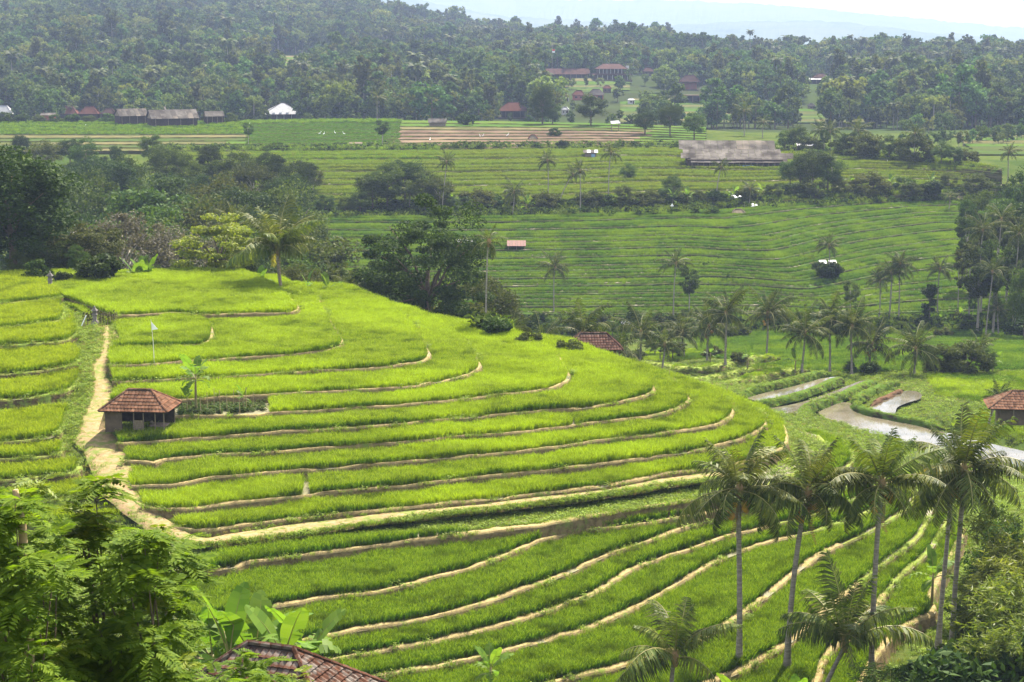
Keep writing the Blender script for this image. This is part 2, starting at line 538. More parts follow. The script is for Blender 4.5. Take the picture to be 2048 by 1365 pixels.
def near_dist(P, line):
    """distance from each P to the nearest vertex of a finely sampled line"""
    o = np.full(len(P), 1e9)
    for s in range(0, len(P), 20000):
        q = P[s:s + 20000, None, :2] - line[None, :, :2]
        o[s:s + 20000] = np.sqrt((q ** 2).sum(-1).min(1))
    return o


def world_edge(z, px): return np.array([gp(u, v, z) for u, v in px])


# ground: a smooth surface through what the photograph fixes
CPTS = []
for k, (z, px) in enumerate(EDGE):
    W = world_edge(z, px)
    for p in W[::2]: CPTS.append((p[0], p[1], z - (0.75 if k != 10 else 0.6)))
for k in range(1, len(EDGE)):      # the ground stays under every plot
    z = EDGE[k][0]
    W = smooth_line(world_edge(*EDGE[k]), 4.0)
    d = np.gradient(W[:, :2], axis=0); d /= np.linalg.norm(d, axis=1)[:, None]
    for p, q in list(zip(W, np.stack([-d[:, 1], d[:, 0]], 1)))[1:-1]:
        CPTS.append((p[0] + q[0] * 1.7, p[1] + q[1] * 1.7, z - 0.8))
for u, v, z in [(450,1125,-38.1),(600,1098,-38.1),(750,1084,-38.1),(900,1068,-38.1),(1020,1060,-38.1),(560,1062,-36.85),(700,1044,-36.85),(850,1030,-36.85),(1000,1014,-36.85),(1150,996,-36.85),(1300,970,-36.9),(500,1086,-37.2),(700,1062,-37.2),(900,1046,-37.2),(1080,1030,-37.2),(1250,1000,-37.2),(1380,972,-37.3)]:
    p = gp(u, v, z); CPTS.append((p[0], p[1], z))
for z, px in LEDGE:
    for p in world_edge(z, px)[::2]: CPTS.append((p[0], p[1], z - 0.55))
PW = np.array([gp(u, v, z) for u, v, z in PATH])
for p in PW: CPTS.append((p[0], p[1], p[2] - 0.12))
for u, v, z in [(60,572,-30.4),(300,585,-31.2),(420,585,-31.2),(180,600,-30.5),(150,580,-30.2),(180,640,-30.9),(180,690,-31.6),(170,760,-32.6),(150,820,-33.4),(160,880,-34.0),(180,930,-34.8),(200,970,-35.4)]:
    p = gp(u, v, z); CPTS.append((p[0], p[1], z))
CPTS += [(-70,222,-30.6),(-45,222,-31),(-120,232,-31),(-120,255,-38),(-90,248,-36),(-60,255,-40),(-30,250,-42),(0,232,-44),(22,206,-45),(36,186,-46),(-100,300,-52),(-50,300,-54),(0,290,-55),(45,235,-49.5),
         (62,262,-51),(100,262,-51),(0,340,-60),(60,340,-58.5),(120,340,-58),(-60,350,-60),(-120,350,-58),(-170,330,-56),(-100,390,-56),(-60,420,-53),(-170,420,-52),(-230,420,-48),(60,300,-54),(100,300,-54),(30,290,-54.5),
         (60,90,-42.5),(40,80,-40),(55,104,-44),(75,104,-44.6),(72,125,-45),(64,140,-45.6),(62,160,-47),(66,180,-48.6),(100,130,-46),(100,180,-49),(110,220,-50.5),(150,260,-51)]
for x in (-90, -50, -20, 10, 40, 70):
    CPTS += [(x, 0, -3.5), (x, 12, -8.0), (x, 30, -16), (x, 58, -26.5), (x, 66, -29), (x, 85, -36.2)]
CPTS += [(-60,105,-37.2),(-50,120,-37),(-70,125,-36.5),(-90,140,-35),(-90,170,-33)]

MS_U = np.array([440,600,800,1000,1200,1350,1450,1500,1550,1600,1650,1700,1800,1900,2000,2120])
MS_T = np.array([428,428,430,430,426,420,418,412,408,404,401,398,392,388,385,383])
MS_B = np.array([655,652,650,648,647,646,646,646,645,645,646,648,650,651,652,652])
US_U = np.array([300,480,700,900,1100,1250,1330,1450,1550,1640,1750,1850,1930,2010])
US_T = np.array([305,303,301,300,297,292,294,302,303,303,306,312,322,334])
US_B = np.array([415,415,417,422,420,414,410,407,403,399,394,390,388,386])
PL_U = np.array([-160,0,250,480,640,800,1000,1200,1310,1420])
PL_T = np.array([244,242,244,243,240,240,242,246,250,254])
PL_B = np.array([306,305,303,302,301,300,298,293,293,297])


def fam_line(U, T, B, t, z, bump=True, us=None):
    us = us if us is not None else np.arange(U[0], U[-1] + 1, 12.0)
    v = np.interp(us, U, T) * (1 - t) + np.interp(us, U, B) * t
    if bump:
        ur = 1470 + 220 * t
        v = v + 17 * math.sin(math.pi * t) * np.exp(-((us - ur) / 105) ** 2) - 0.105 * np.clip(us - ur, 0, 330) * math.sin(math.pi * t)
    return np.array([gp(u, w, z) for u, w in zip(us, v)])


MSN, USN, PLN = 27, 13, 9
fam = {}
fam['ms'] = [(-45.6 - 14.6 * (k + .3 * math.sin(2.7 * k)) / MSN, (k + .3 * math.sin(2.7 * k)) / MSN) for k in range(MSN + 1)]
fam['us'] = [(-38.3 - 7.0 * (k + .25 * math.sin(2.3 * k)) / USN, (k + .25 * math.sin(2.3 * k)) / USN) for k in range(USN + 1)]
fam['pl'] = [(-36.6 - 1.6 * k / PLN, k / PLN) for k in range(PLN + 1)]
LINES = {'ms': [(z, fam_line(MS_U, MS_T, MS_B, t, z)) for z, t in fam['ms']],
         'us': [(z, fam_line(US_U, US_T, US_B, t + 0.02 * math.sin(9 * t), z, False)) for z, t in fam['us']],
         'pl': [(z, fam_line(PL_U, PL_T, PL_B, t, z, False)) for z, t in fam['pl']]}
for key, dz in (('ms', 1.0), ('us', 1.1), ('pl', 0.9)):
    for z, W in LINES[key][::3]:
        for p in W[::8]: CPTS.append((p[0], p[1], z - dz))
CPTS += [(-330,560,-41),(330,560,-44),(-330,700,-39),(200,600,-41),(260,700,-44),(150,660,-42),(210,480,-48),(260,420,-54),(250,360,-58),(-330,820,-44),(-120,820,-44),(0,820,-44),(160,820,-46),(330,820,-46),(60,740,-42)]
CP_ = np.array(CPTS)
CX = CP_[:, :2]
CM = CX.mean(0)


def _phi(a, b): return np.sqrt(((a[:, None, :] - b[None, :, :]) ** 2).sum(-1) + 6.0)


_n = len(CX)
_A = np.zeros((_n + 3, _n + 3))
_A[:_n, :_n] = _phi(CX, CX) - np.eye(_n) * 0.6
_P = np.c_[np.ones(_n), (CX - CM) / 100]
_A[:_n, _n:] = _P
_A[_n:, :_n] = _P.T
_W = np.linalg.solve(_A, np.r_[CP_[:, 2], 0, 0, 0])


def G(XY):
    XY = np.asarray(XY, float).reshape(-1, 2)
    o = np.empty(len(XY))
    for s in range(0, len(XY), 8000):
        q = XY[s:s + 8000]
        o[s:s + 8000] = _phi(q, CX) @ _W[:_n] + np.c_[np.ones(len(q)), (q - CM) / 100] @ _W[_n:]
    return o


BV_V, BV_F = [], []          # everything one can stand on, for placing things


def reg(V, F):
    b = len(BV_V)
    BV_V.extend(map(tuple, np.asarray(V, float)))
    BV_F.extend([tuple(int(b + i) for i in f) for f in F])


def grid_mesh(name, xs, ys, Z, mat_, register=True):
    nx, ny = len(xs), len(ys)
    X, Y = np.meshgrid(xs, ys)
    V = np.stack([X.ravel(), Y.ravel(), Z.ravel()], 1)
    i = np.arange(ny - 1)[:, None] * nx + np.arange(nx - 1)[None, :]
    F = np.stack([i, i + 1, i + nx + 1, i + nx], -1).reshape(-1, 4)
    o = link(name, mesh_np(name, V, F, [mat_], smooth=True))
    o['kind'] = 'structure'
    if register: reg(V, F)
    return o


xs = np.concatenate([np.arange(-340, -110, 6.0), np.arange(-110, 110, 2.0), np.arange(110, 341, 6.0)])
ys = np.concatenate([np.arange(-4, 60, 4.0), np.arange(60, 280, 2.0), np.arange(280, 822, 6.0)])
XX, YY = np.meshgrid(xs, ys)
ZZ = G(np.stack([XX.ravel(), YY.ravel()], 1)).reshape(XX.shape)
# the ponds sit in a shallow hollow cut below
POND = [
 (-49.55, [(1490,797),(1530,786),(1575,776),(1620,764),(1645,757),(1680,754),(1672,762),(1640,775),(1605,787),(1560,796),(1525,803)]),
 (-50.0, [(1528,818),(1575,811),(1620,800),(1665,784),(1700,770),(1727,761),(1733,766),(1700,781),(1660,796),(1626,806),(1610,813),(1600,834),(1570,832),(1545,826)]),
 (-50.6, [(1636,825),(1655,815),(1680,806),(1700,806),(1712,820),(1745,832),(1800,844),(1850,854),(1905,868),(1970,885),(2060,905),(2110,916),(2110,952),(2050,944),(1960,923),(1880,905),(1820,892),(1758,874),(1700,857),(1655,842)]),
 (-50.2, [(1738,817),(1752,803),(1775,793),(1806,783),(1828,782),(1842,788),(1840,798),(1815,806),(1795,815),(1788,829),(1768,826),(1750,822)]),
]
PONDW = [(z, smooth_line([tuple(gp(u, v, z)) for u, v in px + [px[0]]], 0.8)) for z, px in POND]
_pts = np.stack([XX.ravel(), YY.ravel()], 1)
zz = ZZ.ravel()
for z, W in PONDW:
    k = inside(_pts, W) | (near_dist(_pts, W) < 3.0)
    zz[k] = np.minimum(zz[k], z - 0.5)
ZZ = zz.reshape(XX.shape)
ground = grid_mesh('ground', xs, ys, ZZ, ground_m)

water_m, _nt = new_mat('paddy_water')
_p = nd(_nt, 'ShaderNodeBsdfPrincipled')
_p.inputs['Roughness'].default_value = 0.04
_p.inputs['IOR'].default_value = 1.33
_nt.links.new(mixc(_nt, ramp(_nt, noise_f(_nt, 0.25, 4), 0.4, 0.62), (0.13, 0.11, 0.075), (0.075, 0.065, 0.038)), _p.inputs['Base Color'])
_b = nd(_nt, 'ShaderNodeBump')
_b.inputs['Distance'].default_value = 0.012
_nt.links.new(noise_f(_nt, 3.0, 3), _b.inputs['Height'])
_nt.links.new(_b.outputs[0], _p.inputs['Normal'])
out(_nt, _p.outputs[0])


def poly_top(W, z):
    tri = tessellate_polygon([[Vector((p[0], p[1], 0)) for p in W]])
    V = np.c_[W[:, :2], np.full(len(W), z)]
    return V, [tuple(t) for t in tri]


def slab(name, W, z, depth, mat_, kind='structure', side_m=None):
    """flat-topped block of earth under a closed outline"""
    V, T = poly_top(W, z)
    n = len(W)
    V2 = np.vstack([V, V - np.array([0, 0, depth])])
    Qs = [(i, (i + 1) % n, n + (i + 1) % n, n + i) for i in range(n)]
    o = link(name, mesh_np(name, V2, [np.array(T), np.array(Qs)], [mat_, side_m or mat_], np.r_[np.zeros(len(T)), np.ones(n)]))
    if kind: o['kind'] = kind
    reg(V, T)
    return o


def out_normal(L):
    d = np.gradient(L[:, :2], axis=0)
    d /= np.linalg.norm(d, axis=1)[:, None] + 1e-9
    return np.stack([d[:, 1], -d[:, 0]], 1)          # right-hand side of the walk


def bund(name, L, z, drop, mat_, parent, w=0.5, h=0.13, seed=1, side=1, wv=0.5):
    """earthen rim along a terrace edge: a trodden crown, then the bare drop to the terrace below"""
    n = len(L)
    s = np.concatenate([[0], np.cumsum(np.linalg.norm(np.diff(L[:, :2], axis=0), axis=1))])
    N = out_normal(L) * side
    ww = w * (1 + wv * wob(s, seed) + 0.25 * wob(s, seed + 8, 2.3)) * np.clip(1.0 + 0.5 * wob(s, seed + 3, 0.08), 0.5, 1.6)
    hh = h * (1 + 0.45 * wob(s, seed + 1, 0.9))
    rb = np.random.default_rng(seed + 40)
    for c_ in rb.uniform(0, s[-1], max(1, int(s[-1] / 26))):       # slumped spots and water outlets
        g_ = np.exp(-((s - c_) / rb.uniform(.4, 1.1)) ** 2)
        hh = hh - g_ * 0.22
        ww = ww * (1 - .35 * g_)
    dd = drop * (1 + 0.05 * wob(s, seed + 2))
    rough_ = 0.08 * wob(s, seed + 5, 2.1)
    prof = [(-ww - 0.10, np.full(n, -0.05)), (-ww, hh * 0.75), (-ww * 0.45, hh), (-0.08 + rough_, hh * 0.85), (0.03 + rough_, -0.08 + hh * 0.2),
            (0.12 + 1.6 * rough_, -dd * 0.5), (0.30 + 2 * rough_, -dd)]
    V = []
    for off, zz_ in prof:
        V.append(np.c_[L[:, :2] + N * np.asarray(off).reshape(-1, 1), z + zz_])
    m = len(prof)
    V = np.stack(V, 1).reshape(-1, 3)
    i = np.arange(n - 1)[:, None] * m + np.arange(m - 1)[None, :]
    F = np.stack([i, i + 1, i + m + 1, i + m], -1).reshape(-1, 4)
    if side > 0: F = F[:, ::-1]
    o = link(name, mesh_np(name, V, F, [mat_], smooth=True), parent)
    return o


_pl = smooth_line(PW, 0.8)
_pr = _pl[:, :2] - out_normal(_pl) * -1.15
_pr = _pl[:, :2] + np.where((out_normal(_pl)[:, :1] > 0), 1, -1) * out_normal(_pl) * 1.2      # the path's edge towards the main hill
_pr = _pr[_pl[:, 2] > -35.9]
HILL = []      # (z, edge line, closed polygon)
for k, (z, px) in enumerate(EDGE):
    W = world_edge(z, px)
    s = smooth_line(W, 0.55)
    e = W[-1]
    back = 226 + 2.5 * k
    if k == 1:
        tail = [(e[0] - 3, e[1] + 4), (W[0][0] + 2, e[1] + 4)]
    elif k <= 10:
        tail = [(e[0] - 6, e[1] + 14), (min(e[0] - 14, -50), back), (-58, back), (-57, 214 - k * 0.5)]
        if k >= 5: tail += [(-45.0, 185)]
    elif k < 17:
        tail = [(e[0] - 6, e[1] + 8), (20, 190), (-30, 190), (-40, 140)]
        if k >= 13: tail[-1:] = [(-34, 142), (-34, 128)]
    else:
        tail = [(e[0] - 8, e[1] + 4), (25, 175), (-10, 150), (0, 122)]
    if k != 1 and k <= 9:
        tail = [p for p in tail if p != (-45.0, 185)]
        tail += [tuple(p) for p in _pr if p[1] > W[0][1] + 1.0]
    T_ = np.array([(a, b, z) for a, b in tail])
    HILL.append((z, s, np.vstack([s, T_])))
LEFT = []
for k, (z, px) in enumerate(LEDGE):
    W = world_edge(z, px)
    s = smooth_line(W, 0.55)
    e = W[-1]
    tail = [(e[0] - 2, e[1] + 6), (-72, 222), (W[0][0] - 8, 222), (W[0][0] - 8, W[0][1])]
    LEFT.append((z, s, np.vstack([s, np.array([(a, b, z) for a, b in tail])])))

for k, (z, s, poly) in enumerate(HILL):
    t = slab('rice_terrace', poly, z, 1.6, mud_m, side_m=bund_near)
    nz = HILL[k + 1][0] if k + 1 < len(HILL) else z - 0.8
    if k == 0: nz = z - 0.75
    w = 0.42 if k not in (10, 11) else 0.6
    if k > 12: w = 0.34 + 0.07 * (k - 12)
    cut = {11: 1420, 12: 1455, 13: 1500, 14: 1540, 15: 1590, 16: 1680, 17: 1722, 18: 1775}.get(k)
    if cut:
        us_ = proj(s)[0]
        c_ = int(np.argmax(us_ > cut)) or len(s) - 2
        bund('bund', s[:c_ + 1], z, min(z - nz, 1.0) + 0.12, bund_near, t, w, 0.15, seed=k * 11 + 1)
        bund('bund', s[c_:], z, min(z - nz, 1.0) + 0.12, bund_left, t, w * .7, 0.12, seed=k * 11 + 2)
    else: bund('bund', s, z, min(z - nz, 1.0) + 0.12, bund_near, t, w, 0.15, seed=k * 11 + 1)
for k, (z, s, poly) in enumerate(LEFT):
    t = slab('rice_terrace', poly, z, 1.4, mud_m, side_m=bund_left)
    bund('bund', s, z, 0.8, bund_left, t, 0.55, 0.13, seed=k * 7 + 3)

for z, W in PONDW:
    V, T_ = poly_top(W[:-1], z)
    o = link('water', mesh_np('water', V, [np.array(T_)], [water_m]))
    tag(o, kind='structure')
    reg(V, T_)
    b = bund('bank', W, z, -0.0, bank_dark, None, 0.0, 0.0, seed=5)
    bpy.data.objects.remove(b)


def ridge(name, L, base, w, h, mat_, seed=1, parent=None, rough_=0.12):
    """free-standing earth bank along a line, rounded on top"""
    n = len(L)
    s = np.concatenate([[0], np.cumsum(np.linalg.norm(np.diff(L[:, :2], axis=0), axis=1))])
    N = out_normal(L)
    ww = w * (1 + 0.22 * wob(s, seed))
    hh = h * (1 + 0.2 * wob(s, seed + 1))
    taper = np.clip(np.minimum(s, s[-1] - s) / 2.0, 0.15, 1)
    prof = [(-0.75, -0.6), (-0.55, 0.0), (-0.42, 0.62), (-0.2, 0.95), (0.1, 1.0), (0.35, 0.8), (0.5, 0.05), (0.62, -0.6)]
    V = []
    for j, (a, b) in enumerate(prof):
        r = rough_ * wob(s, seed + 7 + j, 1.5)
        V.append(np.c_[L[:, :2] + N * ((a * ww * taper + r)[:, None]), base + b * hh * (taper if b > 0 else 1) + 0.4 * r])
    m = len(prof)
    V = np.stack(V, 1).reshape(-1, 3)
    i = np.arange(n - 1)[:, None] * m + np.arange(m - 1)[None, :]
    F = np.stack([i, i + m, i + m + 1, i + 1], -1).reshape(-1, 4)
    o = link(name, mesh_np(name, V, F, [mat_], smooth=True), parent)
    if parent is None: o['kind'] = 'structure'
    reg(V, F)
    return o


bank_left_m = bund_left
BANKS = [  # grassy banks between the flooded plots: (height of water, width, height, line)
 (-49.8, 2.2, 0.9, [(1495,808),(1530,808),(1580,797),(1625,782),(1660,768),(1690,757)]),
 (-50.3, 2.4, 1.0, [(1560,838),(1603,842),(1606,826),(1622,814),(1650,806),(1685,793),(1720,776),(1752,764)]),
 (-50.4, 2.0, 0.9, [(1712,805),(1716,816),(1740,827),(1790,837),(1840,846),(1890,860)]),
 (-50.2, 2.0, 0.9, [(1712,805),(1722,794),(1745,782),(1775,772),(1800,768)]),
 (-49.4, 2.4, 1.1, [(1470,800),(1500,786),(1545,774),(1590,762),(1625,752),(1660,748)]),
]
for i, (z, w, h, px) in enumerate(BANKS):
    ridge('bank', smooth_line([tuple(gp(u, v, z)) for u, v in px], 0.7), z, w * .72, h * .6, bank_dark, seed=i * 5 + 2, rough_=0.22)
# bare cut bank behind the innermost plot
cut_m = surf_mat('cut_soil', (0.13, 0.075, 0.045), (0.07, 0.045, 0.028), 1.5, 0.95, 0.1, 4)
ridge('bank', smooth_line([tuple(gp(u, v, -50.0)) for u, v in [(1742,812),(1758,800),(1785,788),(1808,777)]], 0.6), -50.3, 1.0, 0.5, cut_m, seed=77, rough_=0.3)
# low curved bunds in the valley fields beyond
for i, (z, px) in enumerate([(-50.8, [(1260,722),(1330,732),(1400,738),(1450,728),(1500,716),(1560,712)]),
                             (-50.5, [(1330,752),(1390,758),(1450,750),(1500,738),(1560,732)]),
                             (-50.2, [(1380,772),(1440,770),(1500,755),(1570,742),(1620,738)])]):
    ridge('bank', smooth_line([tuple(gp(u, v, z)) for u, v in px], 0.9), z - 0.3, 2.6, 0.5, bank_left_m, seed=i * 9 + 4, rough_=0.3)

# path
L = smooth_line(PW, 0.6)
N = out_normal(L)
N_path = N
sl = np.linspace(0, 60, len(L))
wl = 1.05 * (1 + 0.3 * wob(sl, 4)) * np.interp(np.arange(len(L)) / len(L), [0, 0.25, 0.4, 0.5, 1], [0.9, 1.2, 1.5, 1.0, 0.8])
V = np.stack([np.c_[L[:, :2] + N * (a * wl)[:, None], L[:, 2] + dz + 0.05 * wob(sl, 9 + int(a * 4), 1.1)] for a, dz in ((-1.25, -0.25), (-0.85, 0.03), (0, 0.06), (0.85, 0.03), (1.25, -0.25))], 1).reshape(-1, 3)
i = np.arange(len(L) - 1)[:, None] * 5 + np.arange(4)[None, :]
F = np.stack([i, i + 5, i + 6, i + 1], -1).reshape(-1, 4)
o = link('path', mesh_np('path', V, F, [path_m], smooth=True))
o['kind'] = 'structure'
reg(V, F)

# terraces of the slopes beyond
FAMTOP = {}


def family(key, mats_of, bund_mat, us, w, h, first=1):
    lines = LINES[key]
    for k in range(first, len(lines)):
        z, Lk = lines[k]
        Lb = lines[k - 1][1]
        nz = lines[k + 1][0] if k + 1 < len(lines) else z - 0.6
        s = np.arange(len(Lk)) * 1.6
        Lk = Lk.copy()
        Lk[:, 1] += 0.22 * wob(s, 31 * k + 5, 0.25)
        f = 0.25
        V = np.vstack([np.c_[Lb[:, 0], Lb[:, 1] + 0.5, np.full(len(Lb), z)], np.c_[Lk[:, 0], Lk[:, 1], np.full(len(Lk), z)], np.c_[Lk[:, 0], Lk[:, 1] - 0.05, np.full(len(Lk), z - 1.3)]])
        n = len(Lk)
        i = np.arange(n - 1)
        F1 = np.stack([n + i, n + i + 1, i + 1, i], 1)
        F2 = np.stack([2 * n + i, 2 * n + i + 1, n + i + 1, n + i], 1)
        mats, idx = mats_of(k, (us[:-1] + us[1:]) / 2)
        o = link('rice_terrace' if key != 'pl' else 'field', mesh_np('terrace', V, [F1, F2], mats, np.concatenate([idx, idx])))
        o['kind'] = 'structure'
        reg(V, F1)
        bund('bund', Lk, z, z - nz + 0.08, bund_mat, o, w, h, seed=k * 13 + 2, side=1, wv=0.3)
        FAMTOP.setdefault(key, []).append((z, Lk, Lb))


us_ms = np.arange(MS_U[0], MS_U[-1] + 1, 12.0)
us_us = np.arange(US_U[0], US_U[-1] + 1, 12.0)
us_pl = np.arange(PL_U[0], PL_U[-1] + 1, 12.0)
family('ms', lambda k, u: ([mud_m], np.zeros(len(u))), bund_mid, us_ms, 0.5, 0.12)
family('us', lambda k, u: ([mud_m], np.zeros(len(u))), bund_up, us_us, 0.4, 0.12)


def pl_mats(k, u):
    u = u + 14 * math.sin(2.1 * k) + (k - 4) * 7
    idx = np.where(u < 490, np.where(np.full(len(u), k) > 3, 1 if k % 2 else 3, 3), np.where(u < 795, 2 if k % 3 else 3, np.where(u < 1300, 4 if k > 3 else (2 if k < 3 else 1), 0)))
    return [fgreen_m, stubble_m, fgreen_m, rowcrop_m, brown_m], idx


family('pl', pl_mats, bund_up, us_pl, 0.5, 0.2)

# far valley side, wooded, and the pale ridges beyond
COLS = [-700, -350, 0, 300, 700, 1024, 1250, 1400, 1700, 2048, 2400, 2750]
DIST = [780, 900, 1000, 1100, 1250, 1400, 1600, 1800, 2000, 2300, 2700]
VT = {-700: [258,236,205,160,118,85,45,10,-20,-60,-70], -350: [258,236,204,160,120,86,48,12,-18,-58,-68], 0: [258,238,205,165,125,92,55,20,-8,-45,-50],
      300: [258,238,204,165,128,98,62,30,2,-30,-30], 700: [256,238,206,172,138,112,82,58,36,18,40], 1024: [254, 238, 208, 180, 152, 134, 116, 102, 88, 90, 128],
      1250: [254, 236, 206, 180, 146, 135, 126, 118, 112, 124, 156], 1400: [254, 238, 210, 185, 158, 143, 132, 129, 128, 145, 170], 1700: [256, 240, 214, 188, 162, 146, 136, 136, 138, 154, 182],
      2048: [262, 244, 220, 196, 166, 151, 140, 140, 144, 161, 186], 2400: [264, 248, 224, 200, 170, 152, 139, 138, 142, 160, 185], 2750: [266, 250, 226, 202, 173, 155, 141, 140, 144, 162, 185]}
far_d = np.concatenate([np.arange(806, 2300, 14.0), np.arange(2300, 2701, 40.0)])
far_u = np.arange(-700, 2751, 25.0)
VG = np.array([[np.interp(d, DIST, VT[c]) for c in COLS] for d in far_d])
VG = np.array([np.interp(far_u, COLS, row) for row in VG])
Vf, Ff = [], None
for i_, d in enumerate(far_d):
    for j_, u in enumerate(far_u):
        p = gd(u, VG[i_, j_], d)
        q_ = min(1, max(0, (d - 900) / 700))
        z = p[2] + (2.5 + 4 * q_) * noise.noise((p[0] / 90, d / 90, 0)) + (4 + 12 * q_) * noise.noise((p[0] / 240, d / 240, 3))
        if i_ == 0: z = min(z, G([(np.clip(p[0], -339, 339), 806)])[0] - 0.3)
        Vf.append((p[0], d, z))
nu = len(far_u)
i = np.arange(len(far_d) - 1)[:, None] * nu + np.arange(nu - 1)[None, :]
Ff = np.stack([i, i + 1, i + nu + 1, i + nu], -1).reshape(-1, 4)
FARV = np.array(Vf).reshape(len(far_d), nu, 3)
o = link('hills', mesh_np('hills', Vf, Ff, [ground_far], smooth=True))
o['kind'] = 'structure'
reg(Vf, Ff)

ridge_m = surf_mat('far_woods', (0.05, 0.075, 0.04), (0.09, 0.12, 0.06), 0.012, 0.95, c=(0.10, 0.12, 0.06), cscale=0.002)


def far_ridge(D0, D1, us, vs, amp, seed):
    uu = np.arange(-900, 2950, 7.0)
    crest = np.interp(uu, us, vs)
    rows = []
    r_ = np.random.default_rng(seed)
    prof = [(0.0, -1.0), (0.25, -0.55), (0.5, -0.22), (0.75, -0.06), (0.9, -0.01), (1.0, 0.0), (1.25, -0.3)]
    for q, dz in prof:
        d = D0 + (D1 - D0) * q
        row = []
        for u, c in zip(uu, crest):
            top = gd(u, c, D1)
            x = ray(u, 100)[0] / ray(u, 100)[1] * d
            nz = amp * (noise.noise((x / 60, d / 60, seed)) + 0.7 * noise.noise((x / 25, d / 25, seed + 5)) + 1.8 * noise.noise((x / 300, d / 300, seed + 9)))
            row.append((x, d, top[2] + dz * (top[2] + 110) + nz))
        rows.append(row)
    V = np.array(rows).reshape(-1, 3)
    n = len(uu)
    i = np.arange(len(prof) - 1)[:, None] * n + np.arange(n - 1)[None, :]
    F = np.stack([i, i + 1, i + n + 1, i + n], -1).reshape(-1, 4)
    o = link('hills', mesh_np('hills', V, F, [ridge_m]))
    o['kind'] = 'structure'


far_ridge(6500, 8500, [-900,700,850,1024,1300,1500,1650,1800,1950,2048,2300,2950], [-70,-40,5,35,52,44,46,58,76,88,110,130], 8, 2)
far_ridge(12000, 14500, [-900,500,850,1100,1300,1500,1600,1700,1850,1950,2048,2300,2950], [-90,-60,-20,0,2,8,16,26,40,50,58,75,95], 12, 6)
plain_v = [(-9000, 2400, -115), (9000, 2400, -115), (9000, 17500, -230), (-9000, 17500, -230)]
o = link('terrain', mesh_np('terrain', plain_v, np.array([(0, 1, 2, 3)]), [ridge_m]))
o['kind'] = 'structure'

BVH = BVHTree.FromPolygons(BV_V, BV_F, all_triangles=False)
O3 = Vector((0, 0, 0))


def hit(u, v):
    """point of the ground seen at (u, v)"""
    h = BVH.ray_cast(O3, Vector(ray(u, v)).normalized(), 9000)
    return h[0] if h[0] is not None else Vector(gd(u, v, 1500))


def down(x, y):
    h = BVH.ray_cast(Vector((x, y, 300)), Vector((0, 0, -1)), 1000)
    return h[0].z if h[0] is not None else float(G([(x, y)])[0])


def at(u, D):
    """ground point at column u and distance D"""
    d = ray(u, 400)
    x = d[0] / d[1] * D
    return Vector((x, D, down(x, D)))
# ------------------------------------------------------------------ instanced growth: rice, grass, weeds, far woods
def gn_scatter(name, pts, scl, rot, idx, protos, kind='stuff', tilt=None):
    """one object; each point carries a clump picked from protos"""
    me = bpy.data.meshes.new(name)
    me.vertices.add(len(pts))
    me.vertices.foreach_set('co', np.asarray(pts, np.float32).ravel())
    for nm, arr, ty in (('sc', scl, 'FLOAT'), ('rz', rot, 'FLOAT'), ('pick', idx, 'INT')):
        a = me.attributes.new(nm, ty, 'POINT')
        a.data.foreach_set('value', np.asarray(arr, np.float32 if ty == 'FLOAT' else np.int32))
    o = link(name, me)
    c = bpy.data.collections.new(name + '_kinds')
    for q, pm in enumerate(protos):
        po = bpy.data.objects.new(f'{name}_kind_{q:02d}', pm)
        c.objects.link(po)
    ng = bpy.data.node_groups.new(name, 'GeometryNodeTree')
    ng.interface.new_socket('Geometry', in_out='INPUT', socket_type='NodeSocketGeometry')
    ng.interface.new_socket('Geometry', in_out='OUTPUT', socket_type='NodeSocketGeometry')
    N_ = ng.nodes.new
    gi, go = N_('NodeGroupInput'), N_('NodeGroupOutput')
    ci = N_('GeometryNodeCollectionInfo')
    ci.inputs['Collection'].default_value = c
    ci.inputs['Separate Children'].default_value = True
    ci.inputs['Reset Children'].default_value = True
    iop = N_('GeometryNodeInstanceOnPoints')
    iop.inputs['Pick Instance'].default_value = True
    at_ = {}
    for nm, ty in (('sc', 'FLOAT'), ('rz', 'FLOAT'), ('pick', 'INT')):
        a = N_('GeometryNodeInputNamedAttribute')
        a.data_type = ty
        a.inputs['Name'].default_value = nm
        at_[nm] = a.outputs[0]
    cx = N_('ShaderNodeCombineXYZ')
    cs = N_('ShaderNodeCombineXYZ')
    lk = ng.links.new
    lk(at_['rz'], cx.inputs[2])
    for q in range(3): lk(at_['sc'], cs.inputs[q])
    lk(gi.outputs[0], iop.inputs['Points'])
    lk(ci.outputs[0], iop.inputs['Instance'])
    lk(at_['pick'], iop.inputs['Instance Index'])
    e2r = N_('FunctionNodeEulerToRotation')
    lk(cx.outputs[0], e2r.inputs[0])
    lk(e2r.outputs[0], iop.inputs['Rotation'])
    lk(cs.outputs[0], iop.inputs['Scale'])
    lk(iop.outputs[0], go.inputs[0])
    md = o.modifiers.new('growth', 'NODES')
    md.node_group = ng
    tag(o, kind=kind)
    return o


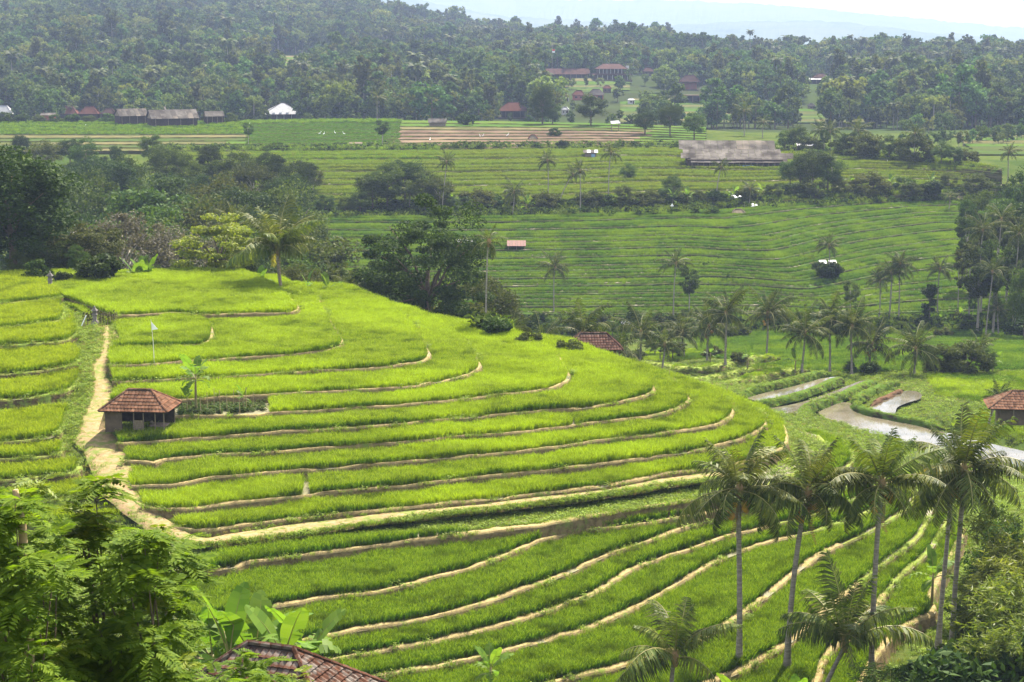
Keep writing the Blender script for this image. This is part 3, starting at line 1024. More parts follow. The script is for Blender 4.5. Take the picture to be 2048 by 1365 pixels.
def blade_clump(name, n, rad, h, w, lean, mat_, seed, curl=0.5):
    """n thin curved blades rising from a small disc"""
    r = np.random.default_rng(seed)
    a = r.uniform(0, 2 * np.pi, n)
    rr = rad * np.sqrt(r.uniform(0, 1, n))
    bx, by = rr * np.cos(a), rr * np.sin(a)
    d = r.uniform(0, 2 * np.pi, n)
    hh = h * r.uniform(0.7, 1.15, n)
    ln = lean * hh * r.uniform(0.2, 1.3, n)
    fw = r.uniform(0, np.pi, n)
    wx, wy = np.cos(fw) * w / 2, np.sin(fw) * w / 2
    V = []
    for t, k in ((0, 0.7), (0.45, 1.0), (0.8, 0.8), (1.0, 0.0)):
        x = bx + np.cos(d) * ln * (t ** 1.8)
        y = by + np.sin(d) * ln * (t ** 1.8)
        z = hh * (t - curl * 0.35 * t ** 3)
        if k:
            V += [np.stack([x - wx * k, y - wy * k, z], 1), np.stack([x + wx * k, y + wy * k, z], 1)]
        else: V += [np.stack([x, y, z], 1)]
    V = np.stack(V, 1)          # n,7,3
    b = np.arange(n)[:, None] * 7
    Q = np.concatenate([b + np.array([[0, 1, 3, 2]]), b + np.array([[2, 3, 5, 4]])])
    T = b + np.array([[4, 5, 6]])
    return mesh_np(name, V.reshape(-1, 3), [Q, T], [mat_])


def leafy_clump(name, n, rad, h, size, mat_, seed):
    """low broad-leaved weeds"""
    r = np.random.default_rng(seed)
    c = np.stack([r.normal(0, rad * 0.5, n), r.normal(0, rad * 0.5, n), h * r.uniform(0.05, 1, n) ** 1.2], 1)
    return mesh_np(name, *leaf_quads(c, size, r, up=0.55), [mat_])


def leaf_quads(c, size, r, up=0.4, nrm=None, elong=1.8, sizevar=0.35):
    """diamond-shaped leaves (folded along the rib) at points c, roughly facing nrm / up"""
    n = len(c)
    nn = r.normal(0, 1, (n, 3))
    nn /= np.linalg.norm(nn, axis=1)[:, None]
    if nrm is not None: nn = nn * (1 - up) + nrm * up + np.array([0, 0, up * 0.6])
    else: nn = nn * (1 - up) + np.array([0, 0, up * 1.4])
    nn /= np.linalg.norm(nn, axis=1)[:, None] + 1e-9
    t = np.cross(nn, r.normal(0, 1, (n, 3)))
    t /= np.linalg.norm(t, axis=1)[:, None] + 1e-9
    b = np.cross(nn, t)
    s = size * (1 + sizevar * r.uniform(-1, 1, n))[:, None]
    V = np.stack([c - t * s * elong / 2, c + b * s / 2 - nn * s * .12, c + t * s * elong / 2, c - b * s / 2 - nn * s * .12], 1)
    i = np.arange(n)[:, None] * 4
    return V.reshape(-1, 3), [i + np.array([[0, 1, 2, 3]])]


def clumps(mat_, h, tag_, n=22, rad=0.16, w=0.028, k=4, lean=0.45):
    return [blade_clump(f'{tag_}_clump', n, rad, h, w, lean, mat_, 100 + 17 * q + len(tag_)) for q in range(k)]


PX_SKIP = [np.array(p, float) for p in (
    [(150,640),(225,660),(222,690),(212,700),(225,735),(224,770),(220,806),(200,850),(215,890),(240,930),(250,985),(280,1015),(340,1060),(300,1060),(180,900),(150,800)],
    [(190,818),(300,803),(370,803),(430,803),(535,796),(545,822),(530,832),(430,838),(352,850),(348,858),(230,864),(190,862)],
)]


def field_pts(poly, L, above, Labove, z, sp, gap_out, gap_in, seed, extra=None, ylim=(60, 232)):
    r = np.random.default_rng(seed)
    lo, hi = poly[:, :2].min(0), poly[:, :2].max(0)
    lo[1], hi[1] = max(lo[1], ylim[0]), min(hi[1], ylim[1])
    X, Y = np.meshgrid(np.arange(lo[0], hi[0], sp), np.arange(lo[1], hi[1], sp))
    P = np.stack([X.ravel(), Y.ravel()], 1)
    P += r.uniform(-0.42, 0.42, P.shape) * sp
    u, v = proj(np.c_[P, np.full(len(P), z)])
    k = (u > -40) & (u < 2090) & (v < 1420) & inside(P, poly)
    P, u, v = P[k], u[k], v[k]
    for q in above:
        m = ~inside(P, q)
        P, u, v = P[m], u[m], v[m]
    if extra is not None:
        m = extra(u, v)
        P, u, v = P[m], u[m], v[m]
    m = (near_dist(P, L) > gap_out) & (G(P) < z + 0.12)
    P = P[m]
    if Labove is not None:
        for q in Labove: P = P[near_dist(P, q) > gap_in]
    return np.c_[P, np.full(len(P), z)]


def skip_px(u, v):
    uv = np.stack([u, v], 1)
    k = np.ones(len(u), bool)
    for q in PX_SKIP: k &= ~inside(uv, q)
    return k


def pack(pl):
    P = np.vstack(pl)
    n = len(P)
    hn = np.array([noise.noise((a * .22, b * .22, c)) + .6 * noise.noise((a * .8, b * .8, c)) for a, b, c in P])
    return P, rng.uniform(0.85, 1.15, n) * (1 + 0.20 * hn), rng.uniform(0, 6.28, n)


up_, lo_, uph_ = [], [], []
for k, (z, s, poly) in enumerate(HILL):
    above = [h[2] for h in HILL[max(0, k - 3):k]]
    la = [HILL[k - 1][1]] if k else []
    if k == 2: la = [HILL[0][1], HILL[1][1]]
    ex = skip_px
    if k == 11:
        wl_u, wl_v = [300,380,450,600,750,950,1030,1120,1600], [1160,1140,1112,1094,1080,1068,1060,1056,1056]
        ex = lambda u, v: (v > np.interp(u, wl_u, wl_v)) & (u < 1118)
    if k == 12: ex = lambda u, v: (v < 1400) & ~((u > 1080) & (u < 1165)) & ~((u > 1405) & (u < 1475) & (v < 1075))
    if k == 9: ex = lambda u, v: skip_px(u, v) & ~((u > 604) & (u < 622)) & (u > 285)
    if k == 10: ex = lambda u, v: u > 352 + (v < 1052) * 10 * (1052 - v) / 8
    if k == 7: ex = lambda u, v: skip_px(u, v) & ~((u > 1143) & (u < 1150) & (v < 852))
    p = field_pts(poly, s, above, la, z, 0.23, 0.40 if k < 12 else 0.55, 0.3 if k < 6 else 0.2, 50 + k, ex)
    (up_ if k < 11 else lo_).append(p)
    if k < 11: uph_.append(np.full(len(p), 0.92 if k < 6 else 0.95))
P, sc_, rz_ = pack(up_)
hf = 1 + 0.16 * wob(P[:, 0] * 0.7 + P[:, 1] * 0.9, 3, 0.4)
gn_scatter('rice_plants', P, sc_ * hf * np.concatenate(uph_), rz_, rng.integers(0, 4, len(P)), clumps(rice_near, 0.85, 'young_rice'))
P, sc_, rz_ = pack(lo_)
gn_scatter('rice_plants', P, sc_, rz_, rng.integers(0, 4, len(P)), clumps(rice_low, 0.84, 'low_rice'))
pl_ = []
for k, (z, s, poly) in enumerate(LEFT):
    above = [h[2] for h in LEFT[max(0, k - 2):k]]
    pl_.append(field_pts(poly, s, above, [LEFT[k - 1][1]] if k else [], z, 0.25, 0.5, 0.3, 90 + k))
P, sc_, rz_ = pack(pl_)
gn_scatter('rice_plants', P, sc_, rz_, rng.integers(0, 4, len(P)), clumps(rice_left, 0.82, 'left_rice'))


def strip_pts(key, sp, gap, ks=None, useg=None):
    o = []
    for k, (z, Lk, Lb) in enumerate(FAMTOP[key]):
        if ks and not ks(k): continue
        x0, x1 = Lk[:, 0].min(), Lk[:, 0].max()
        ylo, yhi = Lk[:, 1].min(), Lb[:, 1].max()
        X, Y = np.meshgrid(np.arange(x0, x1, sp), np.arange(ylo, yhi, sp * 0.8))
        P = np.stack([X.ravel(), Y.ravel()], 1) + rng.uniform(-.4, .4, (X.size, 2)) * sp
        f = np.interp(P[:, 0], Lk[:, 0], Lk[:, 1])
        b = np.interp(P[:, 0], Lb[:, 0], Lb[:, 1])
        P = P[(P[:, 1] > f + gap) & (P[:, 1] < b - 0.15)]
        Q = np.c_[P, np.full(len(P), z)]
        u, v = proj(Q)
        m = (u > -30) & (u < 2080)
        if useg: m &= useg(u, v)
        o.append(Q[m])
    return np.vstack(o)


ms_cl = [blade_clump('old_rice_clump', 30, 0.40, 0.78, 0.05, 0.4, rice_mid, 300 + q) for q in range(4)]
us_cl = [blade_clump('upper_rice_clump', 30, 0.5, 0.92, 0.06, 0.45, rice_up, 320 + q) for q in range(4)]
P, sc_, rz_ = pack([strip_pts('ms', 0.66, 0.5)])
gn_scatter('rice_plants', P, sc_, rz_, rng.integers(0, 4, len(P)), ms_cl)
P, sc_, rz_ = pack([strip_pts('us', 0.85, 1.0)])
gn_scatter('rice_plants', P, sc_, rz_, rng.integers(0, 4, len(P)), us_cl)
fg_cl = [blade_clump('field_rice_clump', 24, 0.7, 0.55, 0.09, 0.45, rice_low, 340 + q) for q in range(3)]
P, sc_, rz_ = pack([strip_pts('pl', 1.5, 1.2, useg=lambda u, v: (u > 492) & (u < 800))])
gn_scatter('rice_plants', P, sc_ * 0.85, rz_, rng.integers(0, 3, len(P)), fg_cl)
rc_cl = [blade_clump('row_crop_clump', 30, 0.8, 1.0, 0.12, 0.3, rice_mid, 350 + q) for q in range(3)]


def px_scatter(n, polys, seed, skip=()):
    """random points of the ground lying inside outlines of the picture (denser where near)"""
    r = np.random.default_rng(seed)
    o = []
    for poly, cnt in polys:
        q = np.array(poly, float)
        lo, hi = q.min(0), q.max(0)
        c = 0
        U = r.uniform(lo[0], hi[0], cnt * 4)
        Vv = r.uniform(lo[1], hi[1], cnt * 4)
        uv = np.stack([U, Vv], 1)
        m = inside(uv, q)
        for s_ in skip: m &= ~inside(uv, np.array(s_, float))
        uv = uv[m][:cnt]
        for u, v in uv: o.append(tuple(hit(u, v)))
    return np.array(o)


def world_patch(poly, sp, seed, dz=0.0):
    """evenly spaced ground points in the area whose outline is seen in the picture"""
    r = np.random.default_rng(seed)
    W = np.array([tuple(hit(u, v)) for u, v in poly])
    lo, hi = W[:, :2].min(0), W[:, :2].max(0)
    X, Y = np.meshgrid(np.arange(lo[0], hi[0], sp), np.arange(lo[1], hi[1], sp))
    P = np.stack([X.ravel(), Y.ravel()], 1) + r.uniform(-.4, .4, (X.size, 2)) * sp
    P = P[inside(P, W)]
    P = P[:60000]
    return np.c_[P, [down(a, b) + dz for a, b in P]]


def off_water(P, d=0.9):
    k = np.ones(len(P), bool)
    for z, W in PONDW: k &= ~inside(P, W)
    return P[k]


sp = []
for z, W in PONDW[1:]:
    lo, hi = W.min(0), W.max(0)
    gx, gy = np.meshgrid(np.arange(lo[0], hi[0], 1.0), np.arange(lo[1], hi[1], 1.0))
    q = np.stack([gx.ravel(), gy.ravel()], 1) + rng.uniform(-.06, .06, (gx.size, 2))
    q = q[inside(q, W)]
    sp.append(np.c_[q, np.full(len(q), z)])
sp = np.vstack(sp)
gn_scatter('rice_seedlings', sp, rng.uniform(.7, 1.1, len(sp)), rng.uniform(0, 6.28, len(sp)), np.zeros(len(sp)), [blade_clump('seedling_clump', 4, 0.03, 0.16, 0.012, 0.4, rice_low, 390)])
# bright rice plots on the valley floor, right of the hill
vf = [world_patch(p, 0.5, 7 + i) for i, p in enumerate([
    [(1850,752),(2060,744),(2060,800),(1950,806),(1870,790)],
    [(1990,830),(2060,832),(2060,895),(2000,880),(1900,855)],
    [(1480,760),(1560,722),(1640,716),(1560,744)], [(1270,718),(1330,724),(1440,716),(1480,700),(1300,700)], [(1340,745),(1400,750),(1470,738),(1520,724),(1420,728)]])]
P, sc_, rz_ = pack([off_water(np.vstack(vf))])
v_cl = [blade_clump('valley_rice_clump', 22, 0.3, 0.55, 0.04, 0.4, rice_near, 400 + q) for q in range(3)]
gn_scatter('rice_plants', P, sc_ * 0.9, rz_, rng.integers(0, 3, len(P)), v_cl)
vf = [world_patch(p, 0.75, 17 + i) for i, p in enumerate([
    [(1000,650),(1240,655),(1240,690),(1130,695),(1000,668)], [(1380,655),(2060,655),(2060,742),(1700,748),(1560,715),(1400,712)]])]
P, sc_, rz_ = pack([np.vstack(vf)])
v_cl = [blade_clump('valley_rice_clump', 24, 0.42, 0.55, 0.05, 0.4, rice_mid2, 420 + q) for q in range(3)] if 'rice_mid2' in globals() else ms_cl
gn_scatter('rice_plants', P, sc_ * 0.9, rz_, rng.integers(0, 3, len(P)), v_cl)

# grass and weeds on banks, path sides and slopes
gr_cl = [blade_clump('grass_clump', 18, 0.26, 0.34, 0.03, 0.8, weed_m, 500 + q) for q in range(3)]
wd_cl = [leafy_clump('weed_clump', 34, 0.34, 0.34, 0.10, weed_m, 520 + q) for q in range(2)]
dr_cl = [blade_clump('dry_clump', 12, 0.25, 0.28, 0.025, 1.0, dry_m, 540 + q) for q in range(2)]
bank_px = [
    ([(128,575),(210,640),(205,700),(185,735),(190,775),(160,860),(120,930),(160,1000),(250,1060),(330,1090),(200,1120),(0,1120),(0,1060),(120,930),(130,830),(165,760),(160,680),(125,600)], 7000),
    ([(215,740),(235,690),(235,640),(220,640)], 150),
    ([(330,1075),(400,1090),(560,1072),(850,1030),(1100,1002),(1340,965),(1440,955),(1420,1005),(1300,1018),(1120,1046),(950,1062),(700,1075),(500,1098),(400,1135)], 6500),
    ([(350,838),(530,830),(560,846),(420,850),(345,862)], 350),
    ([(1480,800),(1560,770),(1680,745),(1850,750),(1900,790),(1840,830),(2060,860),(2060,1020),(1700,880),(1590,850),(1560,835)], 5000),
    ([(1240,715),(1340,700),(1500,690),(1700,740),(1840,745),(1660,752),(1500,790),(1450,790),(1330,750)], 5500),
    ([(1580,860),(1640,880),(1760,900),(2060,945),(2060,1365),(1840,1365),(1870,1230),(1900,1050),(1840,990),(1700,930),(1590,930)], 12000),
    ([(0,1080),(400,1100),(420,1150),(200,1250),(0,1250)], 2500),
]
P = px_scatter(0, bank_px, 3)
P = off_water(P)
kk = rng.integers(0, 10, len(P))
pk = np.where(kk < 6, kk % 3, np.where(kk < 8, 3 + kk % 2, 5 + kk % 2))
gn_scatter('grass', P - np.array([0, 0, 0.03]), rng.uniform(0.55, 1.15, len(P)) * np.where(P[:, 1] > 195, 0.7, 1.0), rng.uniform(0, 6.28, len(P)), pk, gr_cl + wd_cl + dr_cl)
# thin grass everywhere else on the near slopes
gx, gy = np.meshgrid(np.arange(-62, 84, 0.62), np.arange(108, 300, 0.62))
PG = np.stack([gx.ravel(), gy.ravel()], 1) + rng.uniform(-.3, .3, (gx.size, 2))
zg = G(PG)
ug, vg = proj(np.c_[PG, zg])
kg = (ug > -20) & (ug < 2070) & (vg < 1390) & (near_dist(PG, L) > 1.2)
PG, zg = PG[kg], zg[kg]
zt = np.array([down(a, b) for a, b in PG])
kg = zt < zg + 0.35
PG = off_water(np.c_[PG, zt][kg], 0.6)
for z, s_, q_ in LEFT:
    e_ = s_[rng.integers(0, len(s_), len(s_) * 2)]
    PG = np.vstack([PG, np.c_[e_[:, :2] + rng.normal(0, .25, (len(e_), 2)), np.full(len(e_), z + .05)]])
for z, s_, q_ in HILL:
    e_ = s_[rng.integers(0, len(s_), int(len(s_) * 2.2))]
    e_ = e_[np.array([noise.noise((p[0] * .16, p[1] * .16, 7)) + rng.uniform(-.25, .25) > 0.12 for p in e_])]
    PG = np.vstack([PG, np.c_[e_[:, :2] + rng.normal(0, .24, (len(e_), 2)), np.full(len(e_), z + .02)]])
_q = field_pts(HILL[11][2], HILL[11][1], [h[2] for h in HILL[8:11]], None, HILL[11][0], 0.5, .5, .2, 77, lambda u, v: u > 1110)
PG = np.vstack([PG, _q])
np_ = 1500
i_ = rng.integers(0, len(L), np_)
o_ = np.where(rng.random(np_) < .68, np.sign(rng.normal(size=np_)) * rng.uniform(1.0, 1.6, np_), rng.uniform(-1, 1, np_)) * wl[i_]
q_ = L[i_, :2] + N_path[i_] * o_[:, None] + rng.normal(0, .1, (np_, 2))
PG = np.vstack([PG, np.c_[q_, L[i_, 2] - .02]])
kk = rng.integers(0, 12, len(PG))
szg = rng.uniform(0.6, 1.3, len(PG))
szg[-np_:] *= np.where(np.abs(o_) > .95, .8, .45)
gn_scatter('grass', PG, szg, rng.uniform(0, 6.28, len(PG)), np.where(kk < 9, kk % 3, np.where(kk < 11, 3 + kk % 2, 5)), gr_cl + wd_cl + dr_cl)
# taller tufts along the pond banks and slope edges further off
fb = [([(600,400),(1000,408),(1400,398),(1900,378),(2060,372),(2060,400),(1450,420),(1000,436),(600,436)], 2600),
      ([(960,640),(1500,640),(2060,640),(2060,662),(1500,664),(960,668)], 1500),
      ([(300,296),(1320,288),(1640,300),(1950,330),(1950,340),(1640,312),(1320,300),(300,310)], 1500),
      ([(640,425),(1440,425),(1440,432),(640,438)], 300), ([(1440,420),(1500,450),(1600,500),(1680,560),(1690,568),(1600,515),(1500,462)], 60), ([(1320,440),(1385,520),(1500,585),(1496,588),(1380,523)], 30)]
P = px_scatter(0, fb, 5)
gn_scatter('undergrowth', P, rng.uniform(1.0, 2.6, len(P)), rng.uniform(0, 6.28, len(P)), rng.integers(0, 4, len(P)), [leafy_clump('undergrowth_clump', 40, 0.6, 0.7, 0.24, leaf_mat('undergrowth_leaf', (0.018, 0.034, 0.007), (0.045, 0.068, 0.012), 0.25, 0.8, 0.3, spec=0.0), 560 + q) for q in range(2)] + [blade_clump('tall_grass_clump', 20, 0.5, 0.8, 0.07, 0.6, rice_up, 580 + q) for q in range(2)])
P = strip_pts('pl', 2.2, 0.6, ks=lambda k: k < 4, useg=lambda u, v: u < 500)
gn_scatter('row_crops', P, rng.uniform(0.7, 1.1, len(P)), rng.uniform(0, 6.28, len(P)), rng.integers(0, 3, len(P)), rc_cl)
P = np.vstack([strip_pts('pl', 2.0, 0.6, ks=lambda k: k == 0, useg=lambda u, v: (u > 480) & (u < 800)), world_patch([(500,303),(880,303),(880,325),(500,330)], 1.8, 44)])
gn_scatter('row_crops', P, rng.uniform(0.8, 1.3, len(P)), rng.uniform(0, 6.28, len(P)), rng.integers(0, 3, len(P)), rc_cl)
# ------------------------------------------------------------------ plants: kinds
bark_grey = surf_mat('palm_bark', (0.33, 0.29, 0.25), (0.17, 0.145, 0.12), 1.6, 0.9, 0.05, 9.0, stretch=(1, 1, 5))
bark_brown = surf_mat('tree_bark', (0.14, 0.105, 0.075), (0.08, 0.06, 0.045), 2.0, 0.95, 0.05, 8)
bark_pale = surf_mat('pale_bark', (0.34, 0.30, 0.25), (0.22, 0.19, 0.16), 2.0, 0.95)
frond_m = leaf_mat('frond_leaf', (0.04, 0.062, 0.010), (0.125, 0.14, 0.026), 0.26, 0.5, 0.3, spec=0.2)
frond_far = leaf_mat('frond_leaf_dull', (0.03, 0.045, 0.012), (0.075, 0.088, 0.024), 0.3, 0.6, 0.25, spec=0.12)
frond_yel = leaf_mat('frond_yellow', (0.20, 0.17, 0.03), (0.34, 0.26, 0.04), 0.3, 0.5, 0.15)
frond_dry = leaf_mat('frond_dry', (0.24, 0.145, 0.075), (0.36, 0.24, 0.13), 0.15, 0.8, 0.2)
rachis_m = plain('frond_rib', (0.20, 0.18, 0.05))
coco_m = plain('coconut_husk', (0.42, 0.22, 0.03))
banana_m = leaf_mat('banana_leaf', (0.085, 0.15, 0.022), (0.13, 0.205, 0.028), 0.45, 0.5, 0.15, spec=0.15)
banana_st = surf_mat('banana_stem', (0.16, 0.17, 0.06), (0.20, 0.13, 0.06), 2.0, 0.7)
lf_dark = leaf_mat('leaf_dark', (0.017, 0.034, 0.007), (0.046, 0.070, 0.011), 0.22, 0.65, 0.35, spec=.15)
lf_mid = leaf_mat('leaf_mid', (0.028, 0.055, 0.010), (0.07, 0.10, 0.016), 0.25, 0.65, 0.35, spec=.15)
lf_yel = leaf_mat('leaf_yellow', (0.085, 0.125, 0.012), (0.19, 0.215, 0.018), 0.38, 0.5, 0.15)
lf_olive = leaf_mat('leaf_olive', (0.034, 0.048, 0.012), (0.08, 0.085, 0.02), 0.3, 0.65, 0.25, spec=.15)
lf_grey = leaf_mat('leaf_grey', (0.07, 0.062, 0.042), (0.13, 0.115, 0.08), 0.2, 0.7, 0.15)
lf_fore = leaf_mat('leaf_feathery', (0.05, 0.10, 0.010), (0.115, 0.18, 0.016), 0.45, 0.6, 0.3, spec=0.12)
lf_big = leaf_mat('leaf_big_tree', (0.016, 0.036, 0.009), (0.055, 0.082, 0.015), 0.25, 0.65, 0.1, spec=.15)
lf_bamb = leaf_mat('leaf_bamboo', (0.075, 0.11, 0.018), (0.20, 0.22, 0.04), 0.4, 0.45, 0.2)
lf_far = leaf_mat('leaf_far', (0.030, 0.058, 0.018), (0.095, 0.14, 0.035), 0.25, 0.7, 0.5, spec=.1)
lf_far2 = leaf_mat('leaf_far_pale', (0.075, 0.10, 0.025), (0.16, 0.18, 0.045), 0.25, 0.7, 0.4, spec=.1)


def frond_mesh(name, L, droop, n, seed, leaf=0.75, w=0.05, mat_=None, up=0.9, curlv=0.0, fold=0.5):
    """one coconut leaf lying along +X: curved rib with two rows of hanging leaflets"""
    r = np.random.default_rng(seed)
    t = np.linspace(0, 1, 9)
    ang = up - droop * t ** 1.3
    dx = np.cos(ang) * L / 8
    dz = np.sin(ang) * L / 8
    X = np.concatenate([[0], np.cumsum(dx[:-1])])
    Z = np.concatenate([[0], np.cumsum(dz[:-1])])
    Y = curlv * L * t ** 2
    b = MB()
    b.tube(np.stack([X, Y, Z], 1), 0.055 * (1.15 - t) * L / 5, 4)
    nv = len(b.V)
    nq, ntr = len(b.Q), len(b.T)
    s = np.linspace(0.13, 0.99, n)
    px, py, pz, pa = np.interp(s, t, X), np.interp(s, t, Y), np.interp(s, t, Z), np.interp(s, t, ang)
    ll = leaf * (0.45 + 1.15 * np.sin(np.pi * np.clip(s * 0.92 + 0.06, 0, 1))) * L / 4.6
    for side in (-1, 1):
        for i in range(n):
            d = np.array((math.cos(pa[i]), 0, math.sin(pa[i])))
            fold_ = fold + 0.35 * r.normal() * 0.6
            lat = np.array((0, side, 0))
            dr = d * (0.45 + 0.3 * s[i]) + lat * math.cos(fold_) + np.array((0, 0, -math.sin(fold_)))
            dr /= np.linalg.norm(dr)
            l = ll[i] * r.uniform(0.8, 1.1)
            p0 = np.array((px[i], py[i], pz[i]))
            p1 = p0 + dr * l * 0.5
            dr2 = dr + np.array((0, 0, -0.55 - 0.3 * r.random()))
            dr2 /= np.linalg.norm(dr2)
            p2 = p1 + dr2 * l * 0.5
            wv = d * w * L / 4.6 / 2
            b.add([p0 - wv, p0 + wv, p1 + wv * 1.3, p1 - wv * 1.3, p2], [(0, 1, 2, 3)], [(3, 2, 4)])
    me = b.mesh(name, [mat_, rachis_m])
    idx = np.zeros(len(b.Q) + len(b.T), np.int32)
    idx[:nq] = 1
    idx[len(b.Q):len(b.Q) + ntr] = 1
    me.polygons.foreach_set('material_index', idx)
    return me


# fronds by age: young ones stand, old ones arch and hang
FR = {'hero': [frond_mesh('frond', 4.9, 0.5, 34, 1, mat_=frond_m, fold=0.3, w=0.085, leaf=.9), frond_mesh('frond', 5.2, 1.05, 36, 2, mat_=frond_m, fold=0.45, curlv=0.06, w=0.085, leaf=.9),
               frond_mesh('frond', 5.2, 1.5, 36, 3, mat_=frond_m, fold=0.7, curlv=-0.06, w=0.085, leaf=.9), frond_mesh('frond', 4.8, 1.5, 34, 4, mat_=frond_m, fold=0.85, w=0.085, leaf=.9)],
      'mid': [frond_mesh('frond', 4.4, 0.6, 20, 5, mat_=frond_far, fold=0.4, w=0.115), frond_mesh('frond', 4.6, 1.2, 20, 6, mat_=frond_far, fold=0.55, curlv=0.06, w=0.115),
              frond_mesh('frond', 4.6, 1.6, 20, 7, mat_=frond_far, fold=0.8, curlv=-0.06, w=0.115), frond_mesh('frond', 4.2, 1.6, 18, 8, mat_=frond_far, fold=1.0, w=0.115)],
      'dry': [frond_mesh('dead_frond', 3.6, 0.9, 22, 9, mat_=frond_dry, fold=1.2, leaf=0.5, w=0.07)],
      'yel': [frond_mesh('yellow_frond', 4.0, 1.5, 34, 10, mat_=frond_yel, fold=0.8, w=0.055)]}
COCO = MB().lathe([(0.001, -0.22), (0.12, -0.17), (0.18, -0.02), (0.155, 0.12), (0.07, 0.21), (0.001, 0.24)], n=7).mesh('coconut', [coco_m], True)
_sheath = MB().lathe([(0.17, -0.5), (0.24, -0.1), (0.26, 0.2), (0.12, 0.55)], n=8).mesh('crown_shaft', [frond_dry], True)


def palm(base, h, label, group=None, nf=22, sc=1.0, lean=(0, 0), kind='mid', seed=0, nuts=0, dead=0, yellow=0, rad=0.17, young=False, spread=1.0, cat='palm tree', name='coconut_palm', hang=1.0):
    r = random.Random(seed * 77 + 5)
    root = empty(name, base, label, cat, group)
    b = MB()
    n = 9
    top = Vector((lean[0], lean[1], h))
    pts, rr = [], []
    for i in range(n):
        t = i / (n - 1)
        p = Vector((lean[0] * (t ** 1.6) + 0.12 * math.sin(3 * t + seed), lean[1] * t ** 1.6, h * t - 0.3 * (1 - t)))
        pts.append(p)
        rr.append(rad * (1.55 - 0.75 * min(1, t * 5) ** 0.5 + 0.02 * math.sin(9 * t)) if t < 0.2 else rad * (0.82 - 0.2 * t))
    pts[-1] = top
    if h > 0.5: b.tube(pts, rr, 8).build('trunk', bark_grey, root, True)
    link('crown_shaft', _sheath, root).location = top
    ga = 2.39996
    for i in range(nf):
        t = (i + 0.5) / nf
        k = 0 if t < 0.24 else (1 if t < 0.55 else (2 if t < 0.8 else 3))
        o = link('frond', FR[kind][k], root)
        el = (1.42 - 1.68 * t * hang) if not young else (1.4 - 1.0 * t)
        o.location = top + Vector((0, 0, 0.35 - 0.45 * t))
        o.rotation_euler = (r.uniform(-.55, .55), -(el - 0.9) + r.uniform(-.22, .22), i * ga + r.uniform(-.35, .35))
        s = sc * r.uniform(0.75, 1.15) * (0.8 if t < 0.08 else 1)
        o.scale = (s, s * spread, s)
    for i in range(dead):
        o = link('dead_frond', FR['dry'][0], root)
        o.location = top + Vector((0, 0, -0.2))
        o.rotation_euler = (0, 2.3 + r.uniform(-.25, .1), r.uniform(0, 6.28))
        o.scale = (sc, sc * .5, sc)
        o['label'] = 'brown dead frond hanging below the crown'
    for i in range(yellow):
        o = link('frond', FR['yel'][0], root)
        o.location = top
        o.rotation_euler = (0, 0.55 + r.uniform(-.2, .3), r.uniform(0, 6.28))
        o.scale = (sc, sc, sc)
        o['label'] = 'yellowing old frond'
    for i in range(nuts):
        o = link('coconut', COCO, root)
        a = i * 1.3 + r.uniform(-.2, .2)
        o.location = top + Vector((0.62 * math.cos(a), 0.62 * math.sin(a), -0.75 - 0.3 * (i % 4)))
        o.scale = (1.25, 1.25, 1.25)
        o.rotation_euler = (r.uniform(-.4, .4), r.uniform(-.4, .4), 0)
    return root


def crown_pts(n, R3, nc, rc, seed, flat=0.7, shell=0.55, layers=0, zbias=0.0):
    """leaf positions: clumps spread through an uneven crown, with gaps between them; outward directions too"""
    r = np.random.default_rng(seed)
    d = r.normal(0, 1, (nc, 3))
    d /= np.linalg.norm(d, axis=1)[:, None]
    rad = shell + (1 - shell) * r.random(nc)
    c = d * rad[:, None] * np.array(R3)
    c[:, 2] += zbias * R3[2]
    if layers:
        c[:, 2] = (np.round((c[:, 2] / R3[2] + 1) / 2 * layers) / layers * 2 - 1) * R3[2] + r.normal(0, 0.04, nc) * R3[2]
    k = r.integers(0, nc, n)
    q = r.normal(0, 1, (n, 3))
    q /= np.linalg.norm(q, axis=1)[:, None]
    rr = r.random(n) ** 0.4
    s = rc * (0.55 + 0.9 * r.random(nc))[k]
    p = c[k] + q * (rr * s)[:, None] * np.array([1, 1, flat])
    return p, q


def crown(name, n, R3, nc, rc, leaf, mat_, seed, flat=0.7, shell=0.55, layers=0, up=0.35, elong=1.8, zbias=0.0):
    p, q = crown_pts(n, R3, nc, rc, seed, flat, shell, layers, zbias)
    r = np.random.default_rng(seed + 1)
    return mesh_np(name, *leaf_quads(p, leaf, r, up, q, elong), [mat_])


def trunk_mesh(name, h, rad, R3, cz, nb, seed, mat_, fork=0.45):
    r = random.Random(seed)
    b = MB()
    b.tube([(0, 0, -0.8), (0.05, 0.02, h * fork * .5), (0.12 * r.uniform(-1, 1), 0.1, h * fork), (0.1, 0.15, cz)], [rad * 1.25, rad, rad * .8, rad * .35], 7)
    for i in range(nb):
        a = i * 2.4 + r.uniform(-.4, .4)
        z0 = h * fork * r.uniform(.6, 1.1)
        e = Vector((math.cos(a) * R3[0] * r.uniform(.5, .85), math.sin(a) * R3[1] * r.uniform(.5, .85), cz + R3[2] * r.uniform(-.5, .6)))
        m_ = Vector((e.x * .4, e.y * .4, z0 + (e.z - z0) * .6))
        b.tube([(0.05, 0.05, z0), m_, e], [rad * .5, rad * .3, rad * .1], 5)
    return b.mesh(name, [mat_], True)


PROTO = {}


